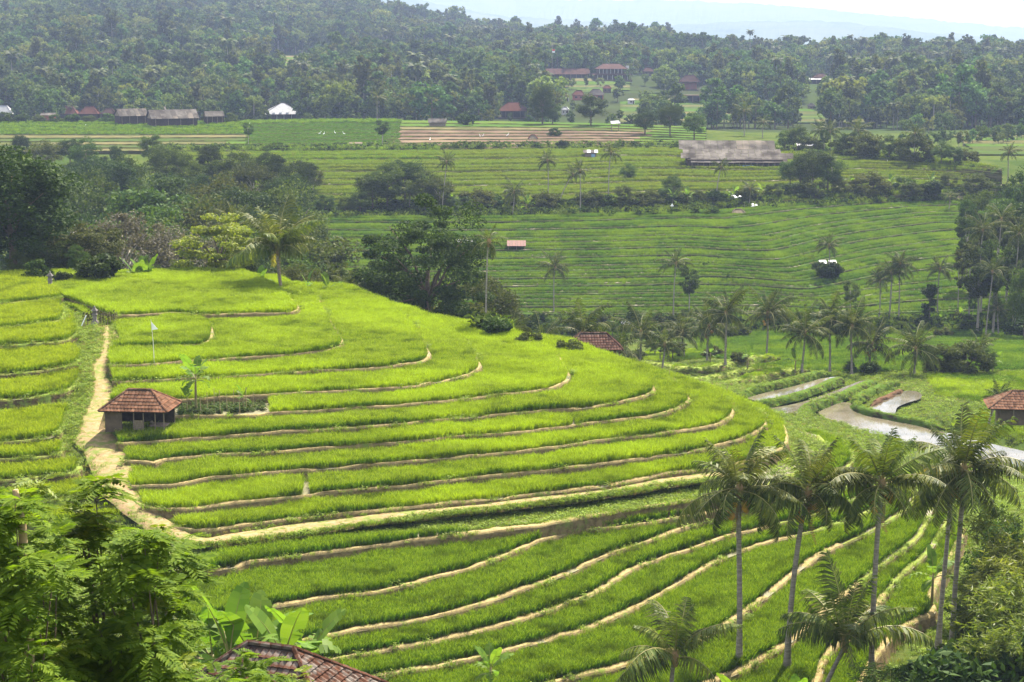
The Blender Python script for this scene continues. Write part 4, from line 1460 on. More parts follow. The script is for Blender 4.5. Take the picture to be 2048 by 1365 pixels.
def tree_kind(key, name, h, R3, n, nc, rc, leaf, mat_, seed, tr_rad=0.25, nb=6, bark=None, fork=0.45, **kw):
    cz = h - R3[2] * 0.95
    r0 = np.random.default_rng(seed)
    me = crown('crown', n, R3, nc, rc, leaf, mat_, seed, **kw)
    co = np.empty(len(me.vertices) * 3, np.float32)
    me.vertices.foreach_get('co', co)
    co[2::3] += cz
    me.vertices.foreach_set('co', co)
    me.update()
    PROTO[key] = (name, trunk_mesh('trunk', h, tr_rad, R3, cz, nb, seed, bark or bark_brown, fork), me, h)


def tree(key, loc, label, group=None, sc=1.0, rz=None, cat='tree', name=None, szr=1.0):
    nm, tm, cm, h = PROTO[key]
    o = empty(name or nm, loc, label, cat, group, random.uniform(0, 6.28) if rz is None else rz)
    o.scale = (sc, sc, sc * szr)
    if tm is not None: link('trunk', tm, o)
    link('crown', cm, o)
    return o


tree_kind('dark1', 'broadleaf_tree', 15, (6, 6, 5.5), 15000, 75, 1.6, 0.2, lf_dark, 11, 0.3)
tree_kind('dark2', 'broadleaf_tree', 13, (5, 5.5, 5), 13000, 58, 1.5, 0.2, lf_mid, 12, 0.28)
tree_kind('dark3', 'broadleaf_tree', 17, (5, 5, 7.5), 15000, 80, 1.5, 0.21, lf_dark, 13, 0.3)
tree_kind('mid1', 'broadleaf_tree', 10, (4.2, 4.2, 3.8), 10000, 45, 1.25, 0.19, lf_mid, 14, 0.2)
tree_kind('olive1', 'broadleaf_tree', 11, (4.5, 4.5, 4), 9000, 42, 1.25, 0.19, lf_olive, 15, 0.2, bark=bark_pale)
tree_kind('big', 'broadleaf_tree', 17, (8.6, 7.5, 8.2), 34000, 110, 1.55, 0.19, lf_big, 16, 0.42, nb=14, flat=0.5, shell=0.42, layers=10, fork=0.35, bark=bark_brown)
tree_kind('flame', 'flat_topped_tree', 9.5, (5.8, 5.2, 3.6), 11000, 60, 1.15, 0.22, lf_yel, 17, 0.2, nb=9, flat=0.4, shell=0.6, layers=5, up=0.5)
tree_kind('flame2', 'flat_topped_tree', 8, (5.0, 5.2, 2.8), 8000, 45, 1.2, 0.22, lf_olive, 18, 0.2, nb=9, flat=0.45, shell=0.6, layers=4, up=0.5)
tree_kind('grey', 'twiggy_tree', 9.5, (4.6, 4.2, 4), 9000, 70, 1.0, 0.15, lf_grey, 19, 0.2, nb=16, bark=bark_pale)
tree_kind('slim', 'slender_tree', 14, (1.6, 1.6, 5), 4000, 24, 0.8, 0.2, lf_olive, 20, 0.13, nb=4, bark=bark_pale, fork=0.6)
tree_kind('slim2', 'slender_tree', 13, (2.2, 2.2, 4), 4000, 24, 0.9, 0.2, lf_mid, 21, 0.14, nb=5, bark=bark_pale, fork=0.6)
tree_kind('column', 'columnar_tree', 9, (1.3, 1.3, 4.4), 2600, 20, 0.75, 0.3, lf_dark, 22, 0.14, nb=3)
tree_kind('shrub', 'shrub', 3.0, (2.2, 2.0, 1.7), 3200, 26, 0.75, 0.22, lf_mid, 23, 0.08, nb=5, fork=0.2)
tree_kind('shrub2', 'shrub', 2.6, (2.4, 2.2, 1.5), 3000, 24, 0.75, 0.22, lf_olive, 24, 0.08, nb=5, fork=0.2)
tree_kind('shrubd', 'shrub', 3.2, (2.3, 2.2, 1.8), 3600, 26, 0.7, 0.24, lf_dark, 25, 0.08, nb=5, fork=0.2)
tree_kind('hedge', 'bushy_tree', 5.5, (4.4, 4.0, 3.2), 8000, 44, 1.1, 0.24, lf_olive, 26, 0.15, nb=8, fork=0.25)
# woods of the far hillside
far_protos = []
for q in range(10):
    m_ = (lf_far, lf_far, lf_far2, lf_far, lf_mid, lf_far, lf_far2, lf_far, lf_far, lf_olive)[q]
    rr = np.random.default_rng(q + 60)
    R3 = (rr.uniform(4, 7), rr.uniform(4, 7), rr.uniform(4.5, 7.5))
    if q == 9: R3 = (2.2, 2.2, 7)
    h = R3[2] * 2 + rr.uniform(1, 5)
    cz = h - R3[2]
    p, qq = crown_pts(1050, R3, 26, 1.6, q + 70, 0.75, 0.5)
    p[:, 2] += cz
    me = mesh_np('crown', *leaf_quads(p, 0.8, rr, 0.4, qq, 1.5), [m_])
    tm = MB().tube([(0, 0, -1), (0.1, 0, h * .5), (0.2, 0.1, h * .8)], [.3, .22, .1], 5).mesh('trunk', [bark_pale if q in (2, 6, 9) else bark_brown])
    PROTO[f'far{q}'] = ('woodland_tree', tm, me, h)
    b2 = bpy.data.meshes.new('woodland')
    # joined trunk + crown for the mass beyond the individuals
    pv = np.vstack([np.array([v.co for v in me.vertices]), np.array([v.co for v in tm.vertices])])
    f1 = np.array([list(p_.vertices) for p_ in me.polygons])
    tq = np.array([list(p_.vertices) for p_ in tm.polygons if len(p_.vertices) == 4]) + len(me.vertices)
    idx = np.concatenate([np.zeros(len(f1)), np.ones(len(tq))])
    far_protos.append(mesh_np('woodland_tree', pv, [np.vstack([f1, tq])], [m_, bark_pale if q in (2, 6, 9) else bark_brown], idx))


def small_palm_mesh(seed, n=16, L=4.0, h=11, mat_=frond_far):
    """distant palm: crown only"""
    r = np.random.default_rng(seed)
    b = MB()
    for i in range(n):
        a = i * 2.4
        el = 1.0 - 1.6 * (i + .5) / n
        p = [Vector((0, 0, h))]
        d = el
        for k in range(4):
            p.append(p[-1] + Vector((math.cos(a) * math.cos(d), math.sin(a) * math.cos(d), math.sin(d))) * L / 4)
            d -= 0.42
        for k in range(4):
            s = Vector((-math.sin(a), math.cos(a), 0))
            w0, w1 = (0.25, .75, .8, .55, .05)[k], (0.25, .75, .8, .55, .05)[k + 1]
            for sg in (-1, 1):
                dn0, dn1 = Vector((0, 0, -.55 * w0)), Vector((0, 0, -.55 * w1))
                b.add([p[k], p[k + 1], p[k + 1] + s * sg * w1 + dn1, p[k] + s * sg * w0 + dn0], [(0, 1, 2, 3)])
    return b.mesh('crown', [mat_])


for q in range(3):
    h = 11 + q * 1.5
    PROTO[f'fpalm{q}'] = ('coconut_palm', MB().tube([(0, 0, -.5), (0.1, 0, h * .5), (0.3, 0, h)], [.22, .16, .12], 6).mesh('trunk', [bark_pale], True), small_palm_mesh(q + 3, h=h), h)


for q in range(3):          # palms and thin trees among the far woods
    tm_, cm_ = PROTO[f'fpalm{q}'][1], PROTO[f'fpalm{q}'][2]
    pv = np.vstack([np.array([v.co for v in cm_.vertices]), np.array([v.co for v in tm_.vertices])])
    f1 = np.array([list(p_.vertices) for p_ in cm_.polygons])
    tq = np.array([list(p_.vertices) for p_ in tm_.polygons if len(p_.vertices) == 4]) + len(cm_.vertices)
    far_protos.append(mesh_np('woodland_palm', pv * 1.15, [np.vstack([f1, tq])], [frond_far, bark_pale], np.concatenate([np.zeros(len(f1)), np.ones(len(tq))])))


def banana_leaf(name, L, w, droop, up, seed, tears=0, mat_=banana_m):
    """one paddle leaf along +X with stalk; blade may be torn along the veins"""
    r = random.Random(seed)
    n = 12
    b = MB()
    P, ang = [Vector((0, 0, 0))], up
    for i in range(n):
        P.append(P[-1] + Vector((math.cos(ang), 0, math.sin(ang))) * (L / n))
        ang -= droop / n * (0.4 + 1.2 * i / n)
    b.tube([p + Vector((0, 0, -0.012)) for p in P], [0.035 * (1.1 - i / n) for i in range(n + 1)], 4)
    nq, ntt = len(b.Q), len(b.T)
    for sg in (-1, 1):
        for i in range(2, n):
            t0, t1 = (i - 2) / (n - 2), (i - 1) / (n - 2)
            f = lambda t: w / 2 * (math.sin(math.pi * min(1, max(0, t * 0.93 + 0.05))) ** 0.55)
            gap = 0.06 if tears and r.random() < tears else 0.0
            dip0, dip1 = (.10 - .4 * bool(gap)) * f(t0), (.10 - .4 * bool(gap)) * f(t1)
            q0, q1 = P[i], P[i + 1]
            s0, s1 = Vector((0, sg * f(t0), dip0)), Vector((0, sg * f(t1), dip1))
            dv = (q1 - q0)
            b.add([q0, q1, q1 + s1 - dv * gap * 2 + dv * .15, q0 + s0 + dv * gap * 2 + dv * .15], [(0, 1, 2, 3)])
    me = b.mesh(name, [mat_, rachis_m])
    idx = np.zeros(len(b.Q) + len(b.T), np.int32)
    idx[:nq] = 1
    idx[len(b.Q):len(b.Q) + ntt] = 1
    me.polygons.foreach_set('material_index', idx)
    return me


BL = [banana_leaf('leaf', 2.6, 0.98, 0.5, 1.25, 1, 0.12), banana_leaf('leaf', 2.5, 0.92, 1.2, 0.9, 2, 0.45), banana_leaf('leaf', 2.3, 0.75, 1.8, 0.6, 3, 0.6), banana_leaf('leaf', 1.9, 0.66, 2.0, 0.2, 4, 0.7)]


def banana(base, h, label, group=None, n=9, sc=1.0, seed=0, name='banana_plant', stems=1, out_=1.0):
    r = random.Random(seed + 900)
    root = empty(name, base, label, 'banana plant', group)
    for s_ in range(stems):
        ox, oy = (0, 0) if s_ == 0 else (r.uniform(-.9, .9) * out_, r.uniform(-.7, .7))
        hh = h * (1 if s_ == 0 else r.uniform(.5, .9))
        MB().tube([(ox, oy, -.3), (ox + .02, oy, hh * .5), (ox + .04, oy, hh)], [.15 * sc, .12 * sc, .07 * sc], 7).build('stem', banana_st, root, True)
        for i in range(n):
            k = min(3, int(4 * i / n))
            o = link('leaf', BL[k], root)
            o.location = (ox + .04, oy, hh - 0.06 * i * sc)
            o.rotation_euler = (r.uniform(-.3, .3), r.uniform(-.15, .15), i * 2.4 + seed + s_ + r.uniform(-.3, .3))
            q = sc * r.uniform(.8, 1.1) * (0.9 if s_ else 1)
            o.scale = (q, q, q)
    return root


def pinnate(n_leaf, cent, dirs, L, seed, pairs=8, lw=0.045, ll=0.13):
    """feathery compound leaves: rib and paired leaflets, vectorised"""
    r = np.random.default_rng(seed)
    up = np.array([0, 0, 1.0])
    t = np.cross(dirs, up)
    t /= np.linalg.norm(t, axis=1)[:, None] + 1e-9
    nn = np.cross(t, dirs)
    V, k = [], 0
    s = np.linspace(0.15, 1.0, pairs)
    Ls = L * r.uniform(.75, 1.2, n_leaf)
    for j, sj in enumerate(s):
        pos = cent + dirs * (Ls * sj)[:, None] - up * (0.35 * Ls * sj ** 2)[:, None]
        f = 0.55 + 0.75 * math.sin(math.pi * (0.15 + 0.75 * sj))
        for sg in (-1, 1):
            d = t * sg * 0.9 + dirs * 0.5 - up * (0.15 + 0.2 * r.random((n_leaf, 1)))
            if j == pairs - 1: d = dirs + t * sg * 0.3 - up * 0.4
            d /= np.linalg.norm(d, axis=1)[:, None]
            b = np.cross(d, nn)
            b /= np.linalg.norm(b, axis=1)[:, None] + 1e-9
            l = ll * f
            V.append(np.stack([pos, pos + d * l * .45 + b * lw * .5 * f + up * .006, pos + d * l, pos + d * l * .45 - b * lw * .5 * f + up * .006], 1))
    V = np.concatenate(V).reshape(-1, 3)
    F = np.arange(len(V)).reshape(-1, 4)
    return V, F
# ------------------------------------------------------------------ buildings
tile_m = surf_mat('clay_tile', (0.155, 0.075, 0.044), (0.085, 0.048, 0.032), 3.0, 0.85, objvar=0.42, c=(0.15, 0.105, 0.072), cscale=1.6)
tile_dark = surf_mat('clay_tile_old', (0.085, 0.042, 0.03), (0.052, 0.03, 0.024), 3.0, 0.85, objvar=0.4, c=(0.20, 0.15, 0.12), cscale=1.4)
tile_moss = surf_mat('clay_tile_weathered', (0.085, 0.04, 0.026), (0.04, 0.022, 0.016), 2.2, 0.9, objvar=0.5, c=(0.13, 0.11, 0.095), cscale=3.2)
tile_far = surf_mat('roof_red', (0.12, 0.052, 0.038), (0.085, 0.042, 0.032), 0.6, 0.9, island=0.12)
tile_brown = surf_mat('roof_brown', (0.095, 0.055, 0.045), (0.065, 0.042, 0.035), 0.5, 0.9, island=0.12)
roof_grey = surf_mat('roof_grey', (0.08, 0.07, 0.06), (0.05, 0.044, 0.039), 0.35, 0.9, c=(0.16, 0.135, 0.11), cscale=0.12, objvar=0.12)
roof_sheet = surf_mat('roof_sheet', (0.135, 0.12, 0.105), (0.085, 0.076, 0.067), 0.5, 0.9, c=(0.05, 0.043, 0.037), cscale=0.2, objvar=0.2)
roof_rust = surf_mat('roof_rust', (0.17, 0.06, 0.042), (0.12, 0.05, 0.038), 1.5, 0.7, objvar=0.1)
roof_white = surf_mat('roof_white', (0.30, 0.30, 0.31), (0.20, 0.20, 0.215), 0.8, 0.5, objvar=0.08)
thatch_m = surf_mat('thatch', (0.19, 0.155, 0.105), (0.11, 0.09, 0.065), 2.0, 0.95, 0.06, 9)
wood_m = surf_mat('old_wood', (0.24, 0.19, 0.14), (0.15, 0.115, 0.085), 2.0, 0.9, stretch=(6, 6, 1))
wood_dark = surf_mat('dark_wood', (0.065, 0.05, 0.04), (0.04, 0.032, 0.026), 2.0, 0.9)
wall_m = surf_mat('clay_wall', (0.13, 0.098, 0.072), (0.08, 0.062, 0.048), 1.4, 0.95)
wall_white = surf_mat('white_wall', (0.55, 0.52, 0.48), (0.42, 0.40, 0.37), 0.8, 0.9)
wall_red = surf_mat('red_wall', (0.33, 0.12, 0.085), (0.25, 0.10, 0.075), 0.8, 0.9)
stone_m = surf_mat('shrine_stone', (0.26, 0.23, 0.21), (0.15, 0.135, 0.125), 4.0, 0.95, 0.02, 12)
straw_m = surf_mat('dry_straw', (0.36, 0.28, 0.16), (0.25, 0.19, 0.11), 3.0, 0.95)
white_m = plain('white_cloth', (0.78, 0.78, 0.76), 0.8)
blue_m = plain('blue_tarp', (0.20, 0.34, 0.50), 0.5)
red_m = plain('red_cloth', (0.55, 0.04, 0.05), 0.8)
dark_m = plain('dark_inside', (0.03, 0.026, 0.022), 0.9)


def tile_mesh(w, l, mat_):
    """one curved clay tile, 0.02 thick, lying on +Z, sloping along Y"""
    V, n = [], 4
    for y in (0, l):
        for i in range(n):
            a = i / (n - 1)
            V.append((-w / 2 + w * a, y, 0.022 + (0.0 if y else 0.045) + 0.035 * math.sin(math.pi * min(1, a * 1.25)) - (0.0 if y else -0.012)))
    for y in (0, l):
        for i in range(n):
            a = i / (n - 1)
            V.append((-w / 2 + w * a, y, (0.0 if y else 0.040) + 0.035 * math.sin(math.pi * min(1, a * 1.25))))
    Q = []
    for i in range(n - 1):
        Q += [(i, i + 1, n + i + 1, n + i), (2 * n + i, 3 * n + i, 3 * n + i + 1, 2 * n + i + 1), (i, 2 * n + i, 2 * n + i + 1, i + 1)]
    return MB().add(V, Q).mesh('roof_tile', [mat_])


def hip_planes(w, d, h, rl, z0):
    """the four slopes of a hipped roof: eave centre line + corners"""
    A, B, C, D = Vector((-w / 2, -d / 2, z0)), Vector((w / 2, -d / 2, z0)), Vector((w / 2, d / 2, z0)), Vector((-w / 2, d / 2, z0))
    E, F = Vector((-rl / 2, 0, z0 + h)), Vector((rl / 2, 0, z0 + h))
    return [(A, B, F, E), (C, D, E, F), (B, C, F, F), (D, A, E, E)], (A, B, C, D, E, F)


def tiled_roof(root, w, d, h, rl, z0, tw, tl, mat_, cap_m, limit=300, th=0.06):
    """sheathing plus clay tiles laid course by course, ridge and hip caps"""
    planes, (A, B, C, D, E, F) = hip_planes(w, d, h, rl, z0)
    b = MB()
    for a, b_, c, e in planes:
        if (c - e).length < 1e-6:
            nn = (b_ - a).cross(c - a).normalized() * th
            b.add([a - nn, b_ - nn, c - nn, a, b_, c], [(0, 1, 4, 3), (1, 2, 5, 4), (2, 0, 3, 5)], [(2, 1, 0), (3, 4, 5)])
        else: b.sheet(a, b_, c, e, th)
    roof = b.build('roof', wood_dark, root)
    tm = tile_mesh(tw * 0.97, tl * 1.2, mat_)
    cnt = 0
    rest = []
    for a, b_, c, e in planes:
        ex = (b_ - a).normalized()
        top = (c + e) / 2
        mid = (a + b_) / 2
        ey = (top - mid)
        ey = (ey - ex * ey.dot(ex))
        sl = ey.length
        ey.normalize()
        ez = ex.cross(ey)
        Wd, Wt = (b_ - a).length, (c - e).length
        rows = int(sl / tl)
        for rI in range(rows):
            y = rI * tl - 0.02
            wr = Wd + (Wt - Wd) * ((rI + 0.5) / max(1, rows))
            nC = max(1, int(round(wr / tw)))
            for cI in range(nC):
                x = (cI + 0.5 - nC / 2) * tw
                M = Matrix.Translation(mid + ex * x + ey * y + ez * (0.012 + random.uniform(0, .012))) @ Matrix((ex, ey, ez)).transposed().to_4x4() @ Matrix.Rotation(random.uniform(-.035, .035), 4, 'Z')
                if cnt < limit:
                    o = link('roof_tile', tm, root)
                    o.matrix_local = M
                    cnt += 1
                else: rest.append(M)
    if rest:
        V0 = np.array([v.co for v in tm.vertices])
        F0 = np.array([list(p.vertices) for p in tm.polygons])
        Vs, Fs = [], []
        for q, M in enumerate(rest):
            m = np.array(M)
            Vs.append(V0 @ m[:3, :3].T + m[:3, 3])
            Fs.append(F0 + q * len(V0))
        o = link('roof_tiles', mesh_np('roof_tiles', np.vstack(Vs), [np.vstack(Fs)], [mat_]), root)
        o['kind'] = 'stuff'
    cm = MB()
    cm.tube([(-.19, 0, 0), (0, 0, .01), (.19, 0, 0.0)], [.085, .095, .10], 6)
    cme = cm.mesh('ridge_cap', [cap_m])
    for p, q in ((E, F), (A, E), (B, F), (C, F), (D, E)):
        v = q - p
        n = max(1, int(v.length / 0.36))
        for i in range(n):
            o = link('ridge_cap', cme, root)
            o.location = p + v * ((i + .5) / n) + Vector((0, 0, .07))
            o.rotation_euler = (0, -math.asin(max(-1, min(1, v.normalized().z))), math.atan2(v.y, v.x))
            o.scale = (v.length / n / 0.36, 1, 1)
    return roof


def posts(root, pts, z1, r=0.075, mat_=None, name='post'):
    for p in pts:
        MB().tube([(p[0], p[1], -0.3), (p[0] + random.uniform(-.03, .03), p[1], z1)], [r, r * .9], 6).build(name, mat_ or wood_m, root)


def sheets_gable(root, w, d, h, z0, nsh, mats, axis='x', over=0.0, th=0.05, ridge=True, single=False, name='roof_sheet', rise2=None):
    """gable roof laid in separate sheets; ridge along X"""
    for side in ((-1,) if single else (-1, 1)):
        for i in range(nsh):
            x0, x1 = -w / 2 + w * i / nsh, -w / 2 + w * (i + 1) / nsh - 0.03
            j = random.uniform(0, .03)
            e = random.uniform(-.08, .08)
            a, b_ = Vector((x0, side * (d / 2) + e * .5, z0 + j)), Vector((x1, side * (d / 2) + e * .5, z0 + j))
            c, f = Vector((x1, 0 if not single else d / 2, z0 + h + j)), Vector((x0, 0 if not single else d / 2, z0 + h + j))
            m = MB()
            if side < 0: m.sheet(a, b_, c, f, th)
            else: m.sheet(b_, a, f, c, th)
            m.build(name, mats[(i * 7 + (side > 0) * 3) % len(mats)], root)


def frame_house(root, w, d, hw, wallm, win=0, door=True, post=0):
    """wall block with real openings drawn as recessed leaves"""
    MB().box((0, 0, hw / 2 - .2), (w, d, hw + .4)).build('wall', wallm, root)
    for i in range(win):
        x = -w / 2 + w * (i + 0.7) / (win + .4)
        o = MB().box((x, -d / 2 - .01, hw * .58), (w / (win * 2.6), .08, hw * .34)).build('window', wood_dark, root)
    if door: MB().box((w * .36, -d / 2 - .012, hw * .42), (min(1.0, w * .16), .09, hw * .84)).build('door', wood_dark, root)


def hip_roof(root, w, d, h, rl, z0, mat_, th=0.12, cap=None):
    planes, (A, B, C, D, E, F) = hip_planes(w, d, h, rl, z0)
    for a, b_, c, e in planes:
        n = max(2, int((b_ - a).length / 1.2))
        m = MB()
        if (c - e).length < 1e-6:
            nn = (b_ - a).cross(c - a).normalized() * th
            m.add([a - nn, b_ - nn, c - nn, a, b_, c], [(0, 1, 4, 3), (1, 2, 5, 4), (2, 0, 3, 5)], [(2, 1, 0), (3, 4, 5)])
        else: m.sheet(a, b_, c, e, th)
        m.build('roof_slope', mat_, root)
    m = MB()
    for p, q in ((E, F), (A, E), (B, F), (C, F), (D, E)):
        if (q - p).length > .1: m.bar(p + Vector((0, 0, .06)), q + Vector((0, 0, .06)), .22, .16)
    m.build('ridge', cap or mat_, root)


def house(u, v, wpx, label, name='house', cat='house', rz=0.0, D=None, wallm=None, roofm=None, hw=2.6, rh=None, rl=.4, dr=.7, win=3, post=False, group=None, over=1.15):
    """hipped house standing where its foot is seen, wpx picture units wide"""
    p = hit(u, v) if D is None else Vector(gd(u, v, D))
    s = p.y / FPX
    W = wpx * s
    root = empty(name, p, label, cat, group, rz)
    w = W / over
    if post:
        posts(root, [(x, y) for x in np.linspace(-w / 2, w / 2, 5) for y in (-w * dr / 2, w * dr / 2)], hw, .09, wood_m)
        MB().box((0, w * dr * .15, hw * .45), (w * .8, w * dr * .5, hw * .9)).build('wall', wallm or wood_dark, root)
        MB().box((0, 0, .1), (w * 1.02, w * dr * 1.02, .5)).build('floor_slab', wall_m, root)
    else: frame_house(root, w, w * dr, hw, wallm or wall_m, win)
    hip_roof(root, W, W * dr * 1.08, rh or W * .2, W * rl, hw, roofm or tile_far)
    return root


# --- the field hut by the path, hipped clay roof on posts
p = Vector(gp(282, 852, -32.97))
hut = empty('field_hut', p, 'small field hut with hipped red clay tile roof beside the dirt path', 'hut', rz=R(-6))
s = p.y / FPX
W_, D_, E_ = 143 * s, 4.3, 1.62
tiled_roof(hut, W_, D_, 1.45, 1.95, E_, 0.30, 0.40, tile_m, tile_m)
hw_ = W_ * .84
posts(hut, [(-hw_ / 2, -1.6), (-.1, -1.65), (.75, -1.65), (1.75, -1.6), (hw_ / 2, -1.55), (hw_ / 2, 1.5), (-hw_ / 2, 1.5), (0, 1.5)], E_, .055)
MB().sheet((-hw_ / 2 - .05, -1.72, -.2), (-hw_ / 2 + 1.4, -1.70, -.2), (-hw_ / 2 + 1.4, -1.68, E_ - .05), (-hw_ / 2 - .05, -1.70, E_ - .05), .08).build('wall_panel', wall_m, hut)
MB().sheet((-hw_ / 2 - .06, 1.5, -.2), (-hw_ / 2 - .06, -1.66, -.2), (-hw_ / 2 - .06, -1.66, E_), (-hw_ / 2 - .06, 1.5, E_), .08).build('wall_panel', wall_m, hut)
MB().box((0, 1.48, E_ / 2), (hw_, .08, E_)).build('back_wall', wood_dark, hut)
for k in range(5): MB().box((.32, -1.66, .08 + .17 * k), (.86, .05, .15)).build('plank', wood_m, hut)
MB().box((0, -1.6, E_ - .06), (hw_ + .1, .10, .12)).build('beam', wood_m, hut)
MB().box((1.8, -.6, .28), (1.4, 1.2, .10)).build('bench', wood_m, hut)
for k in range(9):
    MB().bar((-hw_ / 2 - .75 + .07 * k, -1.3 + .12 * k, -.15), (-hw_ / 2 - .05 + .015 * k, -1.2 + .12 * k, E_ + .35), .05).build('bamboo_pole', straw_m, hut)
o = MB().lathe([(.02, 0), (.16, .05), (.18, .16), (.1, .28), (.02, .32)], n=8).build('sack', thatch_m, None, True)
o.location = p + Vector((1.1, -.9, .34)); tag(o, 'pale sack on the bench inside the red tiled field hut', 'sack')

# --- hut behind the shoulder of the hill
p = Vector(gd(1186, 716, 214))
h2 = empty('field_hut', p, 'dark brown tiled hut half hidden behind the shoulder of the hill', 'hut', rz=R(4))
s = p.y / FPX
tiled_roof(h2, 114 * s, 4.6, 1.7, 3.2, 1.3, 0.34, 0.42, tile_dark, tile_dark)
posts(h2, [(-2.6, -1.8), (-.9, -1.8), (.9, -1.8), (2.6, -1.8), (2.6, 1.8), (-2.6, 1.8)], 1.3, .08)
MB().box((0, 1.2, .2), (5.2, .1, 2.3)).build('back_wall', wood_dark, h2)
MB().box((2.1, -1.75, .1), (1.0, .1, 2.2)).build('wall_panel', wall_m, h2)
MB().box((-2.0, -1.75, .1), (1.2, .1, 2.2)).build('wall_panel', wall_m, h2)

# --- tiled hut at the right edge
p = Vector(gd(2042, 836, 211))
h3 = empty('field_hut', p, 'brown tiled hut by the flooded paddies at the right edge of the photo', 'hut', rz=R(-8))
s = p.y / FPX
p_w = 142 * s
tiled_roof(h3, p_w, 5.4, 1.75, 2.2, 1.5, 0.36, 0.44, tile_m, tile_m)
posts(h3, [(-3.2, -2.1), (-1.2, -2.1), (1.0, -2.1), (3.2, -2.1), (3.2, 2.1), (-3.2, 2.1)], 1.5, .08)
MB().box((.2, 0, .5), (5.8, 3.6, 2.1)).build('wall', wall_m, h3)
MB().box((.8, -1.82, .5), (.9, .06, 1.7)).build('door', wood_dark, h3)

# --- weathered roof in the foreground, below the camera
p = Vector(gd(520, 1416, 58))
h4 = empty('tiled_house', p + Vector((0.4, 0, 0)), 'weathered brown tiled house roof at the bottom edge between tree and rice', 'house', rz=R(-20))
tiled_roof(h4, 7.2, 5.0, 1.95, 1.7, 0.2, 0.235, 0.30, tile_moss, tile_moss, limit=295)
MB().box((0, 0, -2.2), (7.4, 4.4, 4.6)).build('wall', wall_m, h4)
MB().box((1.2, -2.22, -1.6), (1.0, .08, 2.0)).build('door', wood_dark, h4)

# --- small huts on the far slope
p = hit(1033, 505)
q = empty('field_hut', p, 'little hut with rust and white striped sheet roof on the mid slope', 'hut')
s = p.y / FPX
sheets_gable(q, 38 * s, 4.2, 1.1, 1.7, 7, [roof_rust, roof_white, roof_rust, roof_rust, roof_white, roof_rust, roof_white])
posts(q, [(-1.9, -1.5), (1.9, -1.5), (1.9, 1.5), (-1.9, 1.5), (0, -1.5)], 1.9, .09)
MB().box((-.3, .3, .75), (2.6, 1.8, 1.9)).build('wall', wood_dark, q)
p = hit(934, 497)
q = empty('field_hut', p, 'open shelter with a low white sheet roof beside the big dark tree', 'hut')
s = p.y / FPX
sheets_gable(q, 40 * s, 3.6, .75, 1.35, 5, [roof_white])
posts(q, [(-2.0, -1.4), (2.0, -1.4), (2.0, 1.4), (-2.0, 1.4), (.6, -1.4)], 1.4, .08, white_m)
MB().box((.1, .5, .6), (1.8, 1.2, 1.4)).build('wall', wall_m, q)
p = hit(1476, 436)
q = empty('field_hut', p, 'grey thatched lookout hut at the top of the terrace ridge', 'hut')
s = p.y / FPX
hip_roof(q, 27 * s, 2.8, .9, 1.6, 1.3, thatch_m)
posts(q, [(-1.3, -1.0), (1.3, -1.0), (1.3, 1.0), (-1.3, 1.0)], 1.4, .08)
MB().box((0, 0, .45), (2.5, 1.9, .12)).build('platform', wood_m, q)
MB().bar((1.4, -1.0, 0), (1.45, -1.0, 4.2), .07).build('pole', wood_m, q)
p = hit(1656, 541)
q = empty('field_hut', p, 'small hut with two white sheet roofs under a lone palm on the terraces', 'hut')
s = p.y / FPX
for dx, w_ in ((-1.3, 1.6), (.9, 1.7)):
    sub = MB().sheet((dx - w_ / 2, -1.3, 1.7), (dx + w_ / 2, -1.3, 1.7), (dx + w_ / 2, 0.2, 2.3), (dx - w_ / 2, .2, 2.3), .06).build('roof_sheet', roof_white, q)
    MB().sheet((dx + w_ / 2, 1.5, 1.6), (dx - w_ / 2, 1.5, 1.6), (dx - w_ / 2, .2, 2.3), (dx + w_ / 2, .2, 2.3), .06).build('roof_sheet', roof_white, q)
MB().box((-.2, .2, .8), (3.2, 2.0, 1.7)).build('wall', wood_dark, q)
posts(q, [(-2.0, -1.2), (0, -1.2), (1.7, -1.2)], 1.8, .06)
p = hit(1920, 404)
q = empty('field_hut', p, 'tiny thatched shelter on the upper right terraces', 'hut')
hip_roof(q, 1.9, 1.6, .7, .6, .8, thatch_m)
posts(q, [(-.7, -.6), (.7, -.6), (.7, .6), (-.7, .6)], .9, .06)
p = hit(1181, 318)
q = empty('field_hut', p, 'small shed with pale sheet roof and blue cloth on the upper terraces', 'shed')
sheets_gable(q, 4.6, 3.6, .8, 2.0, 4, [roof_sheet, roof_white])
MB().box((0, .2, 1.0), (3.6, 2.4, 2.1)).build('wall', wood_m, q)
MB().sheet((.2, -1.15, .3), (1.3, -1.15, .3), (1.3, -1.12, 1.6), (.2, -1.12, 1.6), .04).build('cloth', blue_m, q)
p = hit(875, 252)
q = empty('field_hut', p, 'low shed with grey sheet roof at the edge of the plateau fields', 'shed')
sheets_gable(q, 7.2, 4.2, 1.5, 1.3, 6, [roof_sheet])
MB().box((0, .2, .6), (6.4, 2.8, 1.5)).build('wall', wood_m, q)
p = hit(1230, 262)
q = empty('field_hut', p, 'tall open lookout hut with slanted white roof above the brown fields', 'hut')
MB().sheet((-1.6, -1.4, 2.7), (1.9, -1.4, 2.9), (1.4, 1.4, 3.7), (-1.6, 1.4, 3.5), .08).build('roof_sheet', roof_white, q)
posts(q, [(-1.3, -1.1), (1.4, -1.1), (1.4, 1.1), (-1.3, 1.1)], 3.0, .09)
MB().box((0, 0, 1.0), (2.6, 2.0, .14)).build('platform', wood_m, q)
p = hit(1066, 284)
q = empty('field_hut', p, 'small thatched hut with reddish ridge in the ploughed plateau field', 'hut')
hip_roof(q, 3.4, 2.8, 1.4, 1.2, 1.0, thatch_m, cap=tile_far)
